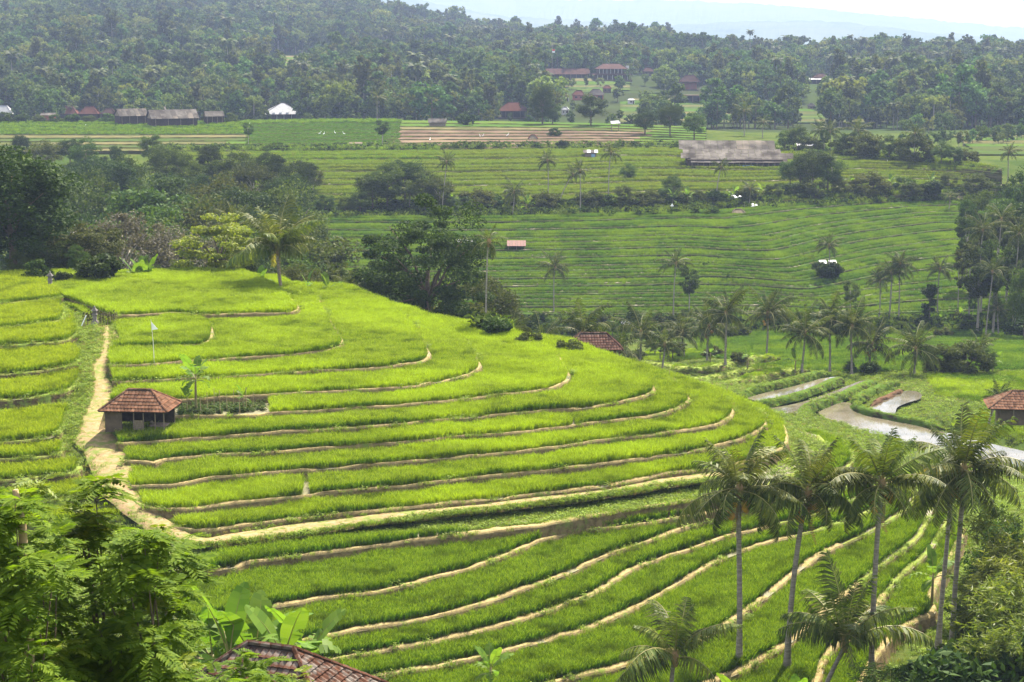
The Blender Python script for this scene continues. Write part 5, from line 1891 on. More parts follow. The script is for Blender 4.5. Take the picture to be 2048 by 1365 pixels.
posts(q, [(-1.3, -1.0), (1.3, -1.0), (1.3, 1.0), (-1.3, 1.0)], 1.1, .08)
p = hit(712, 293)
q = empty('field_hut', p, 'low flat thatched shelter at the foot of the green plateau field', 'shelter')
sheets_gable(q, 4.4, 2.6, .5, .9, 3, [thatch_m])
posts(q, [(-1.8, -1.0), (1.8, -1.0), (1.8, 1.0), (-1.8, 1.0)], .95, .07)

# --- the long shed above the terraces
p = hit(1468, 336)
shed = empty('long_shed', p, 'long grey shed with stepped sheet roofs above the terraces', 'shed', rz=R(-3))
s = p.y / FPX
Ws = 236 * s
for tier, (z0, z1, y0, y1, x0, x1) in enumerate([(1.9, 3.1, -5.0, -1.6, -.37, .44), (3.0, 4.3, -1.9, 2.0, -.45, .50), (4.2, 5.3, 1.7, 5.2, -.43, .40), (5.2, 7.6, 4.9, 10.5, -.46, .36)]):
    n = 15
    for i in range(n):
        a, b_ = Ws * (x0 + (x1 - x0) * i / n), Ws * (x0 + (x1 - x0) * (i + 1) / n) - .05
        j = random.uniform(-.05, .05)
        MB().sheet((a, y0 + j, z0 + j), (b_, y0 + j, z0 + j), (b_, y1, z1 + j), (a, y1, z1 + j), .07).build('roof_sheet', roof_sheet if tier < 3 or i < 9 else roof_grey, shed)
MB().box((0, 3.0, 1.2), (Ws * .80, 13.5, 3.0)).build('wall', wood_dark, shed)
for i in range(17):
    x = Ws * (-.36 + .79 * i / 16)
    MB().box((x, -4.6, .8), (.16, .16, 2.4)).build('post', wood_m, shed)
for i in range(0, 16):
    if i in (6, 7, 8, 12): continue
    x = Ws * (-.36 + .79 * (i + .5) / 16)
    MB().box((x, -4.5, .45), (Ws * .79 / 16 - .2, .06, .9)).build('panel', wood_m, shed)
q = MB().sheet((Ws * .02, -4.75, -.2), (Ws * .145, -4.72, -.2), (Ws * .145, -4.68, 1.1), (Ws * .02, -4.68, 1.2), .03).build('tarp', blue_m, None)
q.location = p; tag(q, 'pale blue tarp hung on the front of the long grey shed', 'tarp')
p = hit(1614, 301)
q = empty('white_shed', p, 'shed with a plain white sheet roof to the right of the long grey shed', 'shed')
s = p.y / FPX
sheets_gable(q, 43 * s, 4.0, 1.5, 1.6, 6, [roof_white], single=True)
MB().box((0, .8, .7), (38 * s, 2.4, 1.8)).build('wall', wall_m, q)

# --- farm sheds at the left of the plateau


def barn(u, v, wpx, rz, label, mats, hw=2.2, d=9.0, rh=2.2, n=9, group=None, wallm=None, name='farm_shed'):
    p = hit(u, v)
    hw, rh = hw + 1.2, rh * 1.25
    s = p.y / FPX
    w = wpx * s
    q = empty(name, p, label, 'shed', group, R(rz))
    sheets_gable(q, w, d, rh, hw, n, mats)
    MB().box((0, 0, hw / 2), (w * .94, d * .8, hw)).build('wall', wallm or wood_dark, q)
    for x in (-1, 1):
        m = MB()
        m.add([(x * w * .47, -d * .4, hw), (x * w * .47, d * .4, hw), (x * w * .47, 0, hw + rh * .85), (x * (w * .47 - .1), -d * .4, hw), (x * (w * .47 - .1), d * .4, hw), (x * (w * .47 - .1), 0, hw + rh * .85)],
              [(0, 1, 4, 3), (1, 2, 5, 4), (2, 0, 3, 5)], [(0, 2, 1), (3, 4, 5)])
        m.build('gable', wood_m, q)
    for i in range(4):
        MB().box((w * (-.4 + .26 * i), -d * .4 - .02, hw * .5), (.18, .1, hw)).build('post', wood_m, q)
    return q


barn(263, 249, 60, 28, 'grey sheet-roofed farm shed at the left end of the barn cluster', [roof_grey, roof_sheet], n=7)
barn(300, 244, 110, 62, 'tall grey farm shed at the back of the barn cluster', [roof_grey], 2.8, 12, 3.0, 8)
barn(345, 253, 96, 24, 'farm shed with patched pale gable in front of the barn cluster', [roof_sheet, roof_grey, roof_sheet], 2.0, 11, 2.6, 9)
barn(390, 242, 90, 4, 'long brown roofed shed behind the barn cluster', [tile_brown], 2.6, 8, 2.4, 8)
barn(428, 248, 38, 20, 'small grey shed at the right end of the barn cluster', [roof_sheet], 1.8, 6, 1.6, 5)
for i, (u, v, w, lb, rm) in enumerate([(98, 244, 30, 'red walled hut with a flat pale roof left of the brick red houses', None), (138, 240, 42, 'leftmost pinkish tile roofed house of the row left of the barns', tile_far), (180, 240, 40, 'middle pinkish tile roofed house of the row left of the barns', tile_far), (219, 240, 30, 'rightmost brown tile roofed house next to the barns', tile_brown), (8, 240, 44, 'pale roofed house at the far left edge of the plateau', roof_white)]):
    if rm is None:
        p = hit(u, v); s = p.y / FPX
        q = empty('house', p, lb, 'hut')
        MB().box((0, 0, 1.3), (w * s * .8, 3, 3)).build('wall', wall_red, q)
        sheets_gable(q, w * s, 4.2, .9, 2.7, 4, [roof_sheet])
        MB().box((1.2, -1.52, 1.0), (.8, .08, 1.8)).build('door', wood_dark, q)
    else: house(u, v, w, lb, roofm=rm, wallm=wood_dark, hw=3.0, rh=w * .09, rl=.35)
# white pyramid roof house
p = hit(566, 241)
s = p.y / FPX
q = empty('house', p, 'farmhouse with a steep white pyramid roof and red front at the plateau edge', 'house', rz=R(12))
hip_roof(q, 84 * s, 66 * s * .8, 5.4, 1.4, 3.3, roof_white, cap=roof_sheet)
MB().box((0, 0, 1.5), (68 * s, 46 * s, 3.6)).build('wall', wood_dark, q)
MB().sheet((-7.9, -6.6, 3.0), (4.4, -6.6, 3.0), (3.2, -4.2, 5.0), (-6.0, -4.2, 5.0), .1).build('roof_sheet', roof_rust, q)
for k in range(3): MB().box((-5 + 3.4 * k, -6.0, 3.75), (1.3, .2, .9)).build('panel', white_m, q)
posts(q, [(-7, -6), (-3.5, -6), (0, -6), (3.8, -6), (7.4, -4)], 3.3, .1, white_m)

# --- houses of the wooded slope beyond
house(1026, 236, 66, 'long pavilion with a wide salmon red hipped roof by the valley trees', 'pavilion', 'pavilion', roofm=tile_far, hw=3.6, rh=4.2, rl=.25, post=True, dr=.6)
house(905, 224, 46, 'low dark open shed among trees left of the salmon pavilion', 'open_shed', 'shed', roofm=tile_brown, hw=2.6, rh=1.2, rl=.85, post=True, dr=.5)
p = hit(1222, 160)
s = p.y / FPX
big = empty('large_house', p, 'large two storey house with stacked brown hipped roofs on the wooded slope', 'house', rz=R(5))
w = 70 * s
MB().box((0, 0, 1.6), (w * .9, w * .5, 3.6)).build('wall', wall_m, big)
MB().box((-w * .05, 0, 5.6), (w * .7, w * .4, 3.0)).build('upper_wall', wall_m, big)
for i in range(7):
    MB().box((w * (-.42 + .14 * i), -w * .3, 1.6), (.3, .3, 3.4)).build('post', wall_white, big)
    MB().box((w * (-.36 + .105 * i), -w * .24, 5.6), (.26, .26, 2.9)).build('post', wall_white, big)
    MB().box((w * (-.35 + .13 * i), -w * .252, 1.5), (w * .07, .12, 2.2)).build('window', wood_dark, big)
    MB().box((w * (-.32 + .09 * i), -w * .202, 5.5), (w * .05, .12, 1.8)).build('window', wood_dark, big)
hip_roof(big, w * 1.05, w * .72, 1.8, w * .72, 3.4, tile_brown)
hip_roof(big, w * .88, w * .6, 3.2, w * .45, 7.1, tile_brown)
MB().box((w * .45, -w * .1, 7.4), (1.8, 1.8, 3.2)).build('water_tank', wall_white, big)
MB().box((0, -w * .33, -.6), (w * 1.1, 1.5, 1.6)).build('terrace_wall', wall_m, big)
p = hit(1135, 158)
s = p.y / FPX
q = empty('long_house', p, 'long low house with slate brown gable roof left of the two storey house', 'house', rz=R(3))
sheets_gable(q, 88 * s, 11, 3.6, 3.0, 10, [tile_brown])
MB().box((0, 0, 1.4), (82 * s, 7.5, 3.2)).build('wall', wood_dark, q)
for i in range(8): MB().box((88 * s * (-.44 + .125 * i), -4.6, 1.4), (.25, .25, 3.2)).build('post', wood_m, q)
house(1296, 152, 24, 'small brown roofed house right of the two storey house', roofm=tile_brown, hw=3.0, rh=2.4, win=2)
for u, v, w, lb, rm, wm in [(1127, 203, 24, 'leftmost little red roofed house with pale walls below the wooded slope', tile_far, wall_white), (1157, 200, 27, 'little orange red hipped house beside the grey roofed one', tile_far, wall_red), (1192, 199, 33, 'little house with a slate grey hipped roof between red ones', roof_grey, wall_red), (1214, 186, 18, 'narrow reddish house standing above the slate grey roofed one', tile_far, wall_m), (1130, 230, 16, 'tiny white walled shed beside the tall dark tree', roof_white, wall_white)]:
    house(u, v, w, lb, roofm=rm, wallm=wm, hw=2.6, rh=w * .09, win=2)
house(1379, 180, 40, 'brown house on posts with mossy roof above the concrete frame', roofm=tile_brown, hw=5.0, rh=4.2, post=True, wallm=wall_red, dr=.6)
p = hit(1384, 206)
s = p.y / FPX
q = empty('concrete_frame', p, 'unfinished concrete frame building with open dark bays in the trees', 'building')
w = 58 * s
MB().box((0, 0, 4.1), (w, 8, .5)).build('roof_slab', wall_m, q)
for i in range(5): MB().box((w * (-.48 + .24 * i), -3.7, 1.6), (.45, .45, 4.6)).build('post', wall_m, q)
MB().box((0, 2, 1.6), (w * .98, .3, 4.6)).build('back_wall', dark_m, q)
p = hit(1641, 168)
s = p.y / FPX
q = empty('house', p, 'brown hipped house with white sheet eaves in the right hand woods', 'house')
hip_roof(q, 30 * s, 7, 2.6, 3, 4.0, tile_brown)
MB().sheet((-52 * s / 2, -5, 3.0), (52 * s / 2, -5, 3.0), (48 * s / 2, -2.5, 3.8), (-48 * s / 2, -2.5, 3.8), .12).build('eave', roof_white, q)
MB().box((0, 0, 1.8), (42 * s, 6, 4)).build('wall', wood_dark, q)
for i in range(5): MB().box((44 * s * (-.48 + .24 * i), -4.6, 1.4), (.2, .2, 3.4)).build('post', wood_m, q)
house(1262, 209, 15, 'tiny white boxy hut at the edge of the far green terraces', roofm=roof_white, wallm=wall_white, hw=2.4, rh=.7, win=1)
house(1622, 219, 14, 'tiny grey field hut on the far green terraces at right', roofm=roof_grey, wallm=wood_m, hw=1.8, rh=1.2, win=1)
house(590, 128, 16, 'tiny white roofed hut in the clearing on the wooded hill', roofm=roof_white, wallm=wood_m, hw=1.8, rh=1.0, win=1)
house(1250, 660, 16, 'little white roofed shelter among palms at the slope foot', roofm=roof_white, wallm=wall_white, hw=1.4, rh=.5, win=1)


# --- shrines, flags, poles
def shrine(p, h, label, mat_=None, rz=0.0):
    q = empty('stone_shrine', p, label, 'shrine', rz=rz)
    m = mat_ or stone_m
    k = h / 2.6
    b = MB()
    for w, z0, z1 in ((.9, -.3, .25), (.7, .25, .45), (.5, .45, 1.25), (.66, 1.25, 1.38)):
        b.box((0, 0, (z0 + z1) / 2 * k), (w * k, w * k, (z1 - z0) * k), 0)
    b.build('pedestal', m, q)
    MB().box((0, .12 * k, 1.62 * k), (.52 * k, .2 * k, .48 * k)).box((-.22 * k, -.12 * k, 1.6 * k), (.07 * k, .07 * k, .44 * k)).box((.22 * k, -.12 * k, 1.6 * k), (.07 * k, .07 * k, .44 * k)).build('niche', m, q)
    b = MB()
    for w, z in ((.8, 1.86), (.6, 1.98), (.42, 2.1), (.26, 2.22)): b.box((0, 0, z * k), (w * k, w * k, .10 * k))
    b.lathe([(.10 * k, 2.27 * k), (.13 * k, 2.38 * k), (.05 * k, 2.5 * k), (.001, 2.62 * k)], n=6)
    b.build('roof', m, q)
    return q


shrine(Vector(gp(101, 578, -30.3)), 2.2, 'grey stone shrine at the crest beside the dark shrub')
sp = Vector(gp(190, 648, -30.95))
shrine(sp, 2.0, 'stone shrine fenced by leafy stakes at the head of the path')
shrine(hit(1344, 425), 2.3, 'small white stone shrine at the top of the mid slope terraces', white_m)
r_ = random.Random(4)
fence = empty('stake_fence', sp, 'fence of leafy sticks around the shrine at the path head', 'fence')
for i in range(26):
    x = -1.25 + i * .13 + (0.35 if i > 8 else 0)
    if -.25 < x < .35: continue
    MB().bar((x, -.15 + r_.uniform(-.3, .3), -.2), (x + r_.uniform(-.12, .12), -.1 + r_.uniform(-.3, .3), r_.uniform(.7, 1.35)), .045).build('stake', straw_m if r_.random() < .6 else bark_brown, fence)
c = np.stack([rng.uniform(-1.3, 2.2, 260), rng.normal(0, .25, 260), rng.uniform(.3, 1.4, 260)], 1)
c = c[(c[:, 0] < -.3) | (c[:, 0] > .45)]
link('leaves', mesh_np('leaves', *leaf_quads(c, .14, rng, .3, elong=2.4), [lf_olive]), fence)
q = MB().bar((0, 0, 0), (.5, .2, 1.1), .10).build('post', white_m, None)
q.name = 'leaning_post'
q.location = Vector(gp(163, 652, -31.0)); tag(q, 'pale leaning post left of the fenced shrine', 'post')
p = Vector(gp(309, 730, -31.2))
fl = empty('flagpole', p, 'thin pale bamboo flagpole with a small white pennant in the rice', 'flagpole', rz=0)
hpole = 93 * p.y / FPX
MB().tube([(0, 0, -.3), (-.05, 0, hpole * .5), (-.2, 0, hpole)], [.045, .04, .025], 6).build('pole', plain('pale_bamboo', (0.62, 0.58, 0.50)), fl)
MB().add([(-.2, 0, hpole - .15), (-.17, 0, hpole - 1.0), (.42, .05, hpole - .92), (-.2, .02, hpole - .15), (-.17, .02, hpole - 1.0), (.42, .07, hpole - .92)], [(0, 1, 4, 3), (1, 2, 5, 4), (2, 0, 3, 5)], [(0, 2, 1), (3, 4, 5)]).build('pennant', white_m, fl)
p = hit(1104, 150)
s = p.y / FPX
fl = empty('flagpole', p, 'tall pole flying a red and white flag above the wooded slope', 'flagpole')
MB().tube([(0, 0, -.5), (0, 0, 62 * s)], [.2, .12], 5).build('pole', bark_pale, fl)
MB().box((.9, 0, 48 * s), (1.9, .06, 1.1)).build('red_stripe', red_m, fl)
MB().box((.9, 0, 48 * s - 1.12), (1.9, .06, 1.1)).build('white_stripe', white_m, fl)


def egret(p, label, group, fly=False, rz=0.0):
    q = empty('egret', p, label, 'bird', group, rz)
    b = MB()
    if fly:
        b.tube([(-.5, 0, 0), (-.2, 0, .02), (.15, 0, .05), (.42, 0, .12), (.62, 0, .10)], [.03, .09, .11, .05, .02], 6)
        b.build('body', white_m, q, True)
        for sg in (-1, 1):
            MB().add([(.18, sg * .08, .08), (-.16, sg * .08, .06), (-.12, sg * .55, .32), (.16, sg * .55, .36), (-.16, sg * 1.0, .22), (.0, sg * 1.02, .25)], [(0, 1, 2, 3), (3, 2, 4, 5)]).build('wing', white_m, q)
    else:
        b.tube([(-.38, 0, .42), (-.1, 0, .52), (.16, 0, .60), (.24, 0, .80), (.19, 0, .95), (.30, 0, 1.02), (.48, 0, .99)], [.02, .12, .09, .04, .035, .05, .01], 6)
        b.build('body', white_m, q, True)
        for sg in (-1, 1): MB().bar((0, sg * .05, 0), (0, sg * .05, .46), .025).build('leg', dark_m, q)
    return q


egret(Vector(gd(1473, 396, 440)), 'upper white egret flying over the terrace ridge hut', 'egrets in flight', True, R(40)).scale = (1.6, 1.6, 1.6)
egret(Vector(gd(1508, 413, 430)), 'lower white egret flying right of the terrace ridge hut', 'egrets in flight', True, R(20)).scale = (1.6, 1.6, 1.6)
for i, (u, v) in enumerate([(640, 271), (648, 272), (670, 270), (688, 272), (960, 277), (966, 276), (1015, 275), (860, 284), (1036, 300), (1765, 317), (1774, 330), (498, 254), (170, 257)]):
    egret(hit(u, v), 'white egret standing in the plateau fields' if i < 9 or i > 10 else ('white egret standing on the terraces right of the long shed' ), 'egrets standing in the fields' if i < 9 or i > 10 else 'egrets right of the shed', rz=i * 1.1).scale = (1.4, 1.4, 1.4)
# bamboo stakes in the near fields
for i, (u, v, h) in enumerate([(1341, 760, 1.0), (1370, 762, 1.1), (1452, 795, 1.2), (1425, 772, .8), (1440, 775, .8)]):
    q = MB().bar((0, 0, -.1), (.12 * (i % 3 - 1), 0, h), .05).build('stake', straw_m, None)
    q.location = hit(u, v); tag(q, 'thin bare bamboo stake at the hill shoulder by the flooded paddies', 'stake', 'bamboo stakes at the hill shoulder')
# ------------------------------------------------------------------ planting
LOOK = {'dark1': 'broad dark', 'dark2': 'rounded dark', 'dark3': 'tall dark', 'mid1': 'small rounded green', 'olive1': 'olive tinted', 'hedge': 'wide bushy', 'shrub': 'low green', 'shrubd': 'low dark', 'shrub2': 'low olive', 'slim': 'thin olive', 'slim2': 'thin green',
        'far2': 'pale green', 'far6': 'pale green', 'far4': 'fresh green', 'far9': 'narrow olive'}


def look(k): return LOOK.get(k, 'dark green')


def palm_px(u, vc, ub, vb, label, group=None, D=None, **kw):
    """palm whose foot is seen at (ub, vb) (or stands at distance D) and whose crown starts at (u, vc)"""
    b = hit(ub, vb) if D is None else at(ub, D)
    top = Vector(gd(u, vc, b.y))
    return palm(b, top.z - b.z, label, group, lean=(top.x - b.x, 0), **kw)


def tree_px(key, u, vt, D, label, group=None, wide=1.0, cat='tree', name=None):
    b = at(u, D)
    h = gd(u, vt, D)[2] - b.z
    sc = max(0.3, h / PROTO[key][3])
    return tree(key, b, label, group, sc * wide, cat=cat, name=name, szr=1 / wide)


def tree_at(key, u, v, hpx, label, group=None, wide=1.0, cat='tree', name=None):
    b = hit(u, v)
    sc = hpx * b.y / FPX / PROTO[key][3]
    return tree(key, b, label, group, sc * wide, cat=cat, name=name, szr=1 / wide)


# front palms over the lower terraces
palm_px(1479, 982, 1474, 1350, 'leftmost tall front palm with orange coconuts above the lower terraces', kind='hero', nf=22, nuts=11, dead=3, yellow=1, seed=1, rad=.25, sc=.92)
palm_px(1617, 988, 1596, 1400, 'second tall front palm with brownish coconuts and a slightly bent trunk', D=115, kind='hero', nf=22, nuts=8, dead=1, seed=2, rad=.24, sc=.9)
palm_px(1764, 970, 1777, 1400, 'third tall front palm with dark trunk top and a wide right frond', D=114, kind='hero', nf=23, nuts=6, dead=3, seed=3, rad=.24, sc=.9)
palm_px(1928, 942, 1905, 1332, 'rightmost tall front palm with pale sunlit fronds and a nut cluster', kind='hero', nf=23, nuts=8, dead=1, yellow=1, seed=4, rad=.24, sc=.95)
palm_px(1899, 985, 1879, 1303, 'slim front palm with trunk close beside the rightmost one', kind='hero', nf=16, dead=1, seed=5, rad=.22, sc=.85)
palm_px(1690, 1290, 1673, 1420, 'young short palm with upright dark fronds between the front palm trunks', D=112, kind='hero', nf=17, seed=6, young=True, rad=.2, sc=1.08)
palm_px(1350, 1318, 1349, 1420, 'young short palm with a yellow frond at the bottom of the rice terraces', D=108, kind='hero', nf=13, yellow=1, seed=7, young=True, rad=.2, sc=.95)
# crest of the hill
palm_px(556, 505, 556, 576, 'tall-fronded palm standing on the crest of the rice hill', D=216, kind='hero', nf=20, dead=2, yellow=1, seed=8, young=True, sc=1.35, rad=.25)
palm_px(470, 455, 470, 560, 'palm with arching fronds behind the flat topped yellow tree', D=262, kind='mid', nf=18, seed=9, sc=1.0)
palm_px(708, 590, 706, 640, 'low palm with fronds showing above the crest left of the big dark tree', D=236, kind='mid', nf=18, seed=10, young=True, sc=1.0)
palm_px(100, 470, 100, 560, 'palm with drooping fronds in front of the dark trees at far left', D=250, kind='mid', nf=16, seed=11)

# palms on the middle slope
for i, (u, vc, ub, vb, lb, kw) in enumerate([
    (978, 486, 969, 652, 'very tall thin palm with a tiny crown on the mid slope', dict(nf=14, sc=.52, hang=1.25, rad=.13)),
    (1110, 535, 1107, 632, 'palm on the mid slope below the striped roof hut', dict(sc=.95)),
    (1352, 528, 1347, 642, 'tall palm near the middle of the terraced slope beside a slender tree', dict(sc=.9)),
    (1658, 492, 1660, 560, 'lone palm rising beside the two white roofed hut', dict(sc=.85)),
    (1783, 545, 1779, 645, 'thick-crowned palm at the centre of the palm group on the right slope', dict(sc=1.0, rad=.22)),
    (1760, 562, 1758, 640, 'shorter palm left in the palm group on the right slope', dict(sc=.8)),
    (1800, 530, 1796, 642, 'tallest palm right in the palm group on the right slope', dict(sc=.9)),
    (1880, 540, 1873, 642, 'palm next to the ivy covered column tree on the right slope', dict(sc=.85)),
    (1996, 618, 1997, 672, 'shorter palm near the right edge below the wooded corner', dict(sc=.85)),
    (2036, 552, 2030, 674, 'tall pale-trunked palm at the right edge of the slope', dict(sc=.8)),
]): palm_px(u, vc, ub, vb, lb, kind='mid', seed=20 + i, nf=kw.pop('nf', 20), **kw)
# palms of the valley floor
row = [(1365, 668, 1368, 715), (1418, 655, 1415, 722), (1452, 628, 1452, 730), (1535, 628, 1533, 730), (1610, 668, 1603, 741), (1660, 640, 1658, 746), (1704, 655, 1702, 750), (1744, 690, 1740, 742), (1832, 700, 1830, 750)]
nm = ['first from the left, half hidden in bushes', 'second from left with green nuts', 'third from the left, tall with hanging fronds', 'fourth from left, tall with full crown', 'fifth from the left with wide side fronds', 'sixth from the left, slim and dark', 'seventh from the left with dense dark crown', 'eighth from the left, low and spreading', 'ninth and rightmost, standing apart']
for i, (u, vc, ub, vb) in enumerate(row):
    palm_px(u, vc, ub, vb, 'palm of the row behind ponds, ' + nm[i], kind='mid', seed=40 + i, nf=24, nuts=5 if i in (1, 3, 7) else 0, sc=1.12, rad=.2, dead=1 if i % 3 == 0 else 0)
for i, (u, vc, D, sc, lb) in enumerate([(1165, 668, 236, 1.25, 'large-fronded palm rising right behind the brown hut roof'), (1024, 668, 242, .8, 'leftmost of the low palms behind the hill shoulder'), (1082, 690, 232, .95, 'low palm with upright fronds left of the brown hut roof'), (1282, 668, 262, 1.1, 'palm with long drooping fronds right of the brown hut roof'), (1240, 700, 240, .9, 'low palm in bushes just right of the brown hut roof'), (1960, 700, 288, .8, 'low palm behind the bushes at right of the valley'), (1998, 800, 225, .6, 'small palm behind the tiled hut at the right edge'), (1330, 690, 258, .8, 'bent palm in the yellow bushes of the valley')]):
    palm_px(u, vc, u, 0, lb, D=D, kind='mid', seed=60 + i, nf=17, young=i in (0, 1, 2, 6), sc=sc, rad=.2)
# palms of the upper terraces and the plateau
for i, (u, vc, ub, vb, sc, lb) in enumerate([
    (893, 325, 885, 434, .75, 'leftmost tall thin palm at the foot of the upper terraces'), (1095, 322, 1096, 421, .8, 'palm in the middle of the upper terraces with a bushy top'), (1160, 343, 1160, 427, .75, 'palm of the upper terraces beside a leaning one'),
    (1146, 350, 1116, 415, .7, 'leaning palm of the upper terraces'), (1222, 306, 1216, 405, .85, 'tallest palm of the upper terraces below the small blue cloth shed'), (1442, 335, 1432, 408, .75, 'curved palm standing before the long grey shed'), (820, 388, 820, 418, 1.0, 'low palm with spreading fronds among dark trees'),
    (1028, 385, 1026, 432, 1.0, 'palm in the shrub belt at the foot of the upper terraces'), (1500, 380, 1498, 412, .7, 'small palm in the bushes right below the long shed'), (1662, 320, 1664, 360, .8, 'palm beside the tree clump right of the long shed'),
    (1488, 222, 1488, 272, 1.2, 'large palm on the plateau behind the long shed'), (1527, 245, 1525, 276, .9, 'slim palm right of the large one behind the long shed'), (1590, 268, 1588, 292, 1.0, 'yellowish low palm behind the white sheet roof'),
    (1660, 265, 1662, 305, 1.25, 'wide palm right of the white sheet roof'), (1716, 262, 1716, 304, 1.25, 'rightmost wide palm of the pair behind the right hand terraces'), (1830, 268, 1827, 328, .9, 'brown withered palm at the right end of the plateau'), (755, 195, 754, 246, 1.15, 'palm on the plateau edge left of the grey low shed'),
    (2018, 305, 2016, 362, .85, 'umbrella shaped palm near the right edge above the wooded corner'), (1640, 262, 1630, 300, 1.0, 'leaning palm just right of the white sheet roof'), (143, 215, 143, 240, .9, 'palm behind the pinkish roofs on the plateau'), (1900, 395, 1897, 425, .6, 'short palm at the top right of the terraces')]):
    palm_px(u, vc, ub, vb, lb, kind='mid', seed=80 + i, nf=18, sc=sc, rad=.18, hang=1.1)
for i, (u, v, h) in enumerate([(775, 106, 42), (760, 102, 28), (851, 74, 32), (879, 74, 26), (1168, 106, 40), (1195, 104, 30), (1990, 130, 40), (1500, 100, 36), (1700, 105, 32), (1830, 120, 34), (1345, 110, 34), (1590, 112, 30), (1105, 128, 34), (820, 90, 26)]):
    k = f'fpalm{i % 3}'
    b = hit(u, v)
    tree(k, b, 'hazy distant palm standing out above the wooded ridge', 'distant palms on the wooded ridge', h * b.y / FPX / PROTO[k][3], cat='palm tree')

# trees on and behind the crest
tree_px('big', 852, 405, 236, 'big dark layered tree rising behind the shoulder of the rice hill', wide=1.05)
tree_px('flame', 434, 440, 230, 'flat topped yellow green tree at the crest')
tree_px('dark3', 20, 280, 232, 'huge dark tree at the left edge of the photo', wide=1.5)
tree_px('dark1', -60, 300, 238, 'dark tree cut by the left edge, behind the huge one', wide=1.4)
tree_px('flame2', 168, 452, 238, 'dark olive tree with drooping crown left of the greyish tree', wide=1.1)
tree_px('dark2', 95, 470, 236, 'low dark tree beside the crest shrine', wide=1.2)
tree_px('grey', 238, 425, 268, 'greyish bare twigged tree behind the crest', wide=1.0)
tree_px('grey', 335, 450, 280, 'smaller greyish tree right of the bare twigged one', wide=.9)
tree_px('shrubd', 195, 512, 218, 'round dark leaved shrub at the crest left of the banana clump', cat='shrub', wide=1.2)
tree_px('shrub', 70, 524, 219, 'spiky low shrub at the left end of the crest', cat='shrub')
tree_px('shrubd', 118, 545, 216, 'dark shrub right beside the crest shrine', cat='shrub')
tree_px('olive1', 960, 560, 250, 'olive bush below the right side of the big dark tree', wide=1.2)
for i, (u, vt, D) in enumerate([(790, 590, 252), (900, 610, 242), (750, 600, 262), (830, 600, 246), (940, 620, 243)]):
    tree_px(('dark2', 'hedge', 'olive1', 'dark2', 'hedge')[i], u, vt, D, 'dark undergrowth tree at the foot of the big layered tree', 'undergrowth round the big layered tree', wide=1.0)
for i, (u, vt, D) in enumerate([(360, 520, 240), (500, 510, 246), (600, 535, 250), (655, 548, 258), (290, 520, 246), (150, 520, 228), (30, 520, 228)]):
    tree_px(('mid1', 'dark2', 'olive1', 'hedge', 'dark2', 'dark2', 'dark2')[i], u, vt, D, 'low bushy tree showing just above the crest', 'low trees along the crest')
# the wooded ravine
rv = []
for vt0, D, u0, u1, st in ((292, 540, -20, 330, 52), (305, 520, 20, 240, 62), (318, 480, 260, 640, 58), (335, 440, 10, 600, 62), (365, 405, 20, 600, 60), (395, 372, 60, 590, 58), (425, 340, 120, 580, 60), (455, 312, 200, 600, 66), (490, 288, 260, 620, 72)):
    for u in np.arange(u0, u1, st): rv.append((u + random.uniform(-20, 20), vt0 + random.uniform(-24, 20), D + random.uniform(-14, 14)))
for i, (u, vt, D) in enumerate(rv):
    k = ('dark1', 'dark3', 'dark2', 'dark1', 'dark2', 'dark3', 'mid1', 'dark1', 'olive1')[i % 9]
    tree_px(k, u, vt, D, look(k) + ' tree of the dense ravine wood below the plateau', look(k) + ' trees of the ravine wood', wide=random.uniform(.85, 1.2))
tree_px('dark3', 420, 290, 500, 'tallest dark tree sticking out of the ravine wood', wide=1.0)
tree_px('dark1', 600, 320, 470, 'plumed dark tree at the right end of the ravine wood', wide=1.1)
for i, (u, vt, D) in enumerate([(775, 330, 462), (810, 320, 468), (850, 345, 458), (880, 360, 455), (745, 350, 460), (720, 385, 455), (690, 395, 455), (650, 390, 456), (905, 395, 455)]):
    tree_px(('dark2', 'dark1', 'dark2', 'olive1', 'dark1', 'mid1', 'dark2', 'mid1', 'mid1')[i], u, vt, D, 'dark tree of the clump at the left foot of the upper terraces', 'clump at the foot of the upper terraces', wide=1.25)
# shrub belt under the upper terraces
for i, u in enumerate(np.arange(930, 1960, 31)):
    if 1440 < u < 1560 and i % 2: continue
    k = ('shrub', 'hedge', 'shrubd', 'olive1', 'shrub2', 'hedge', 'mid1')[i % 7]
    v = np.interp(u, [900, 1200, 1450, 1700, 1960], [424, 420, 408, 396, 384])
    tree_at(k, u + random.uniform(-8, 8), v, random.uniform(20, 46) * (1.0 if k in ('mid1', 'olive1', 'hedge') else .8), look(k) + ' bush of the shrub belt along the foot of the upper terraces', look(k) + ' bushes, shrub belt under the upper terraces', wide=1.2, cat='shrub')
for i, (u, v, h) in enumerate([(1625, 385, 84), (1600, 380, 70), (1655, 385, 70), (1580, 372, 50)]):
    tree_at(('dark1', 'dark2', 'dark2', 'mid1')[i], u, v, h, 'dark tree of the clump just right of the long shed', 'clump right of the long shed', wide=1.15)
tree_at('mid1', 1345, 400, 46, 'round bush tree below the left end of the long shed', wide=1.2)
tree_at('dark2', 1255, 365, 36, 'dark bush tree on the upper terraces right of the tall palm', wide=1.2)
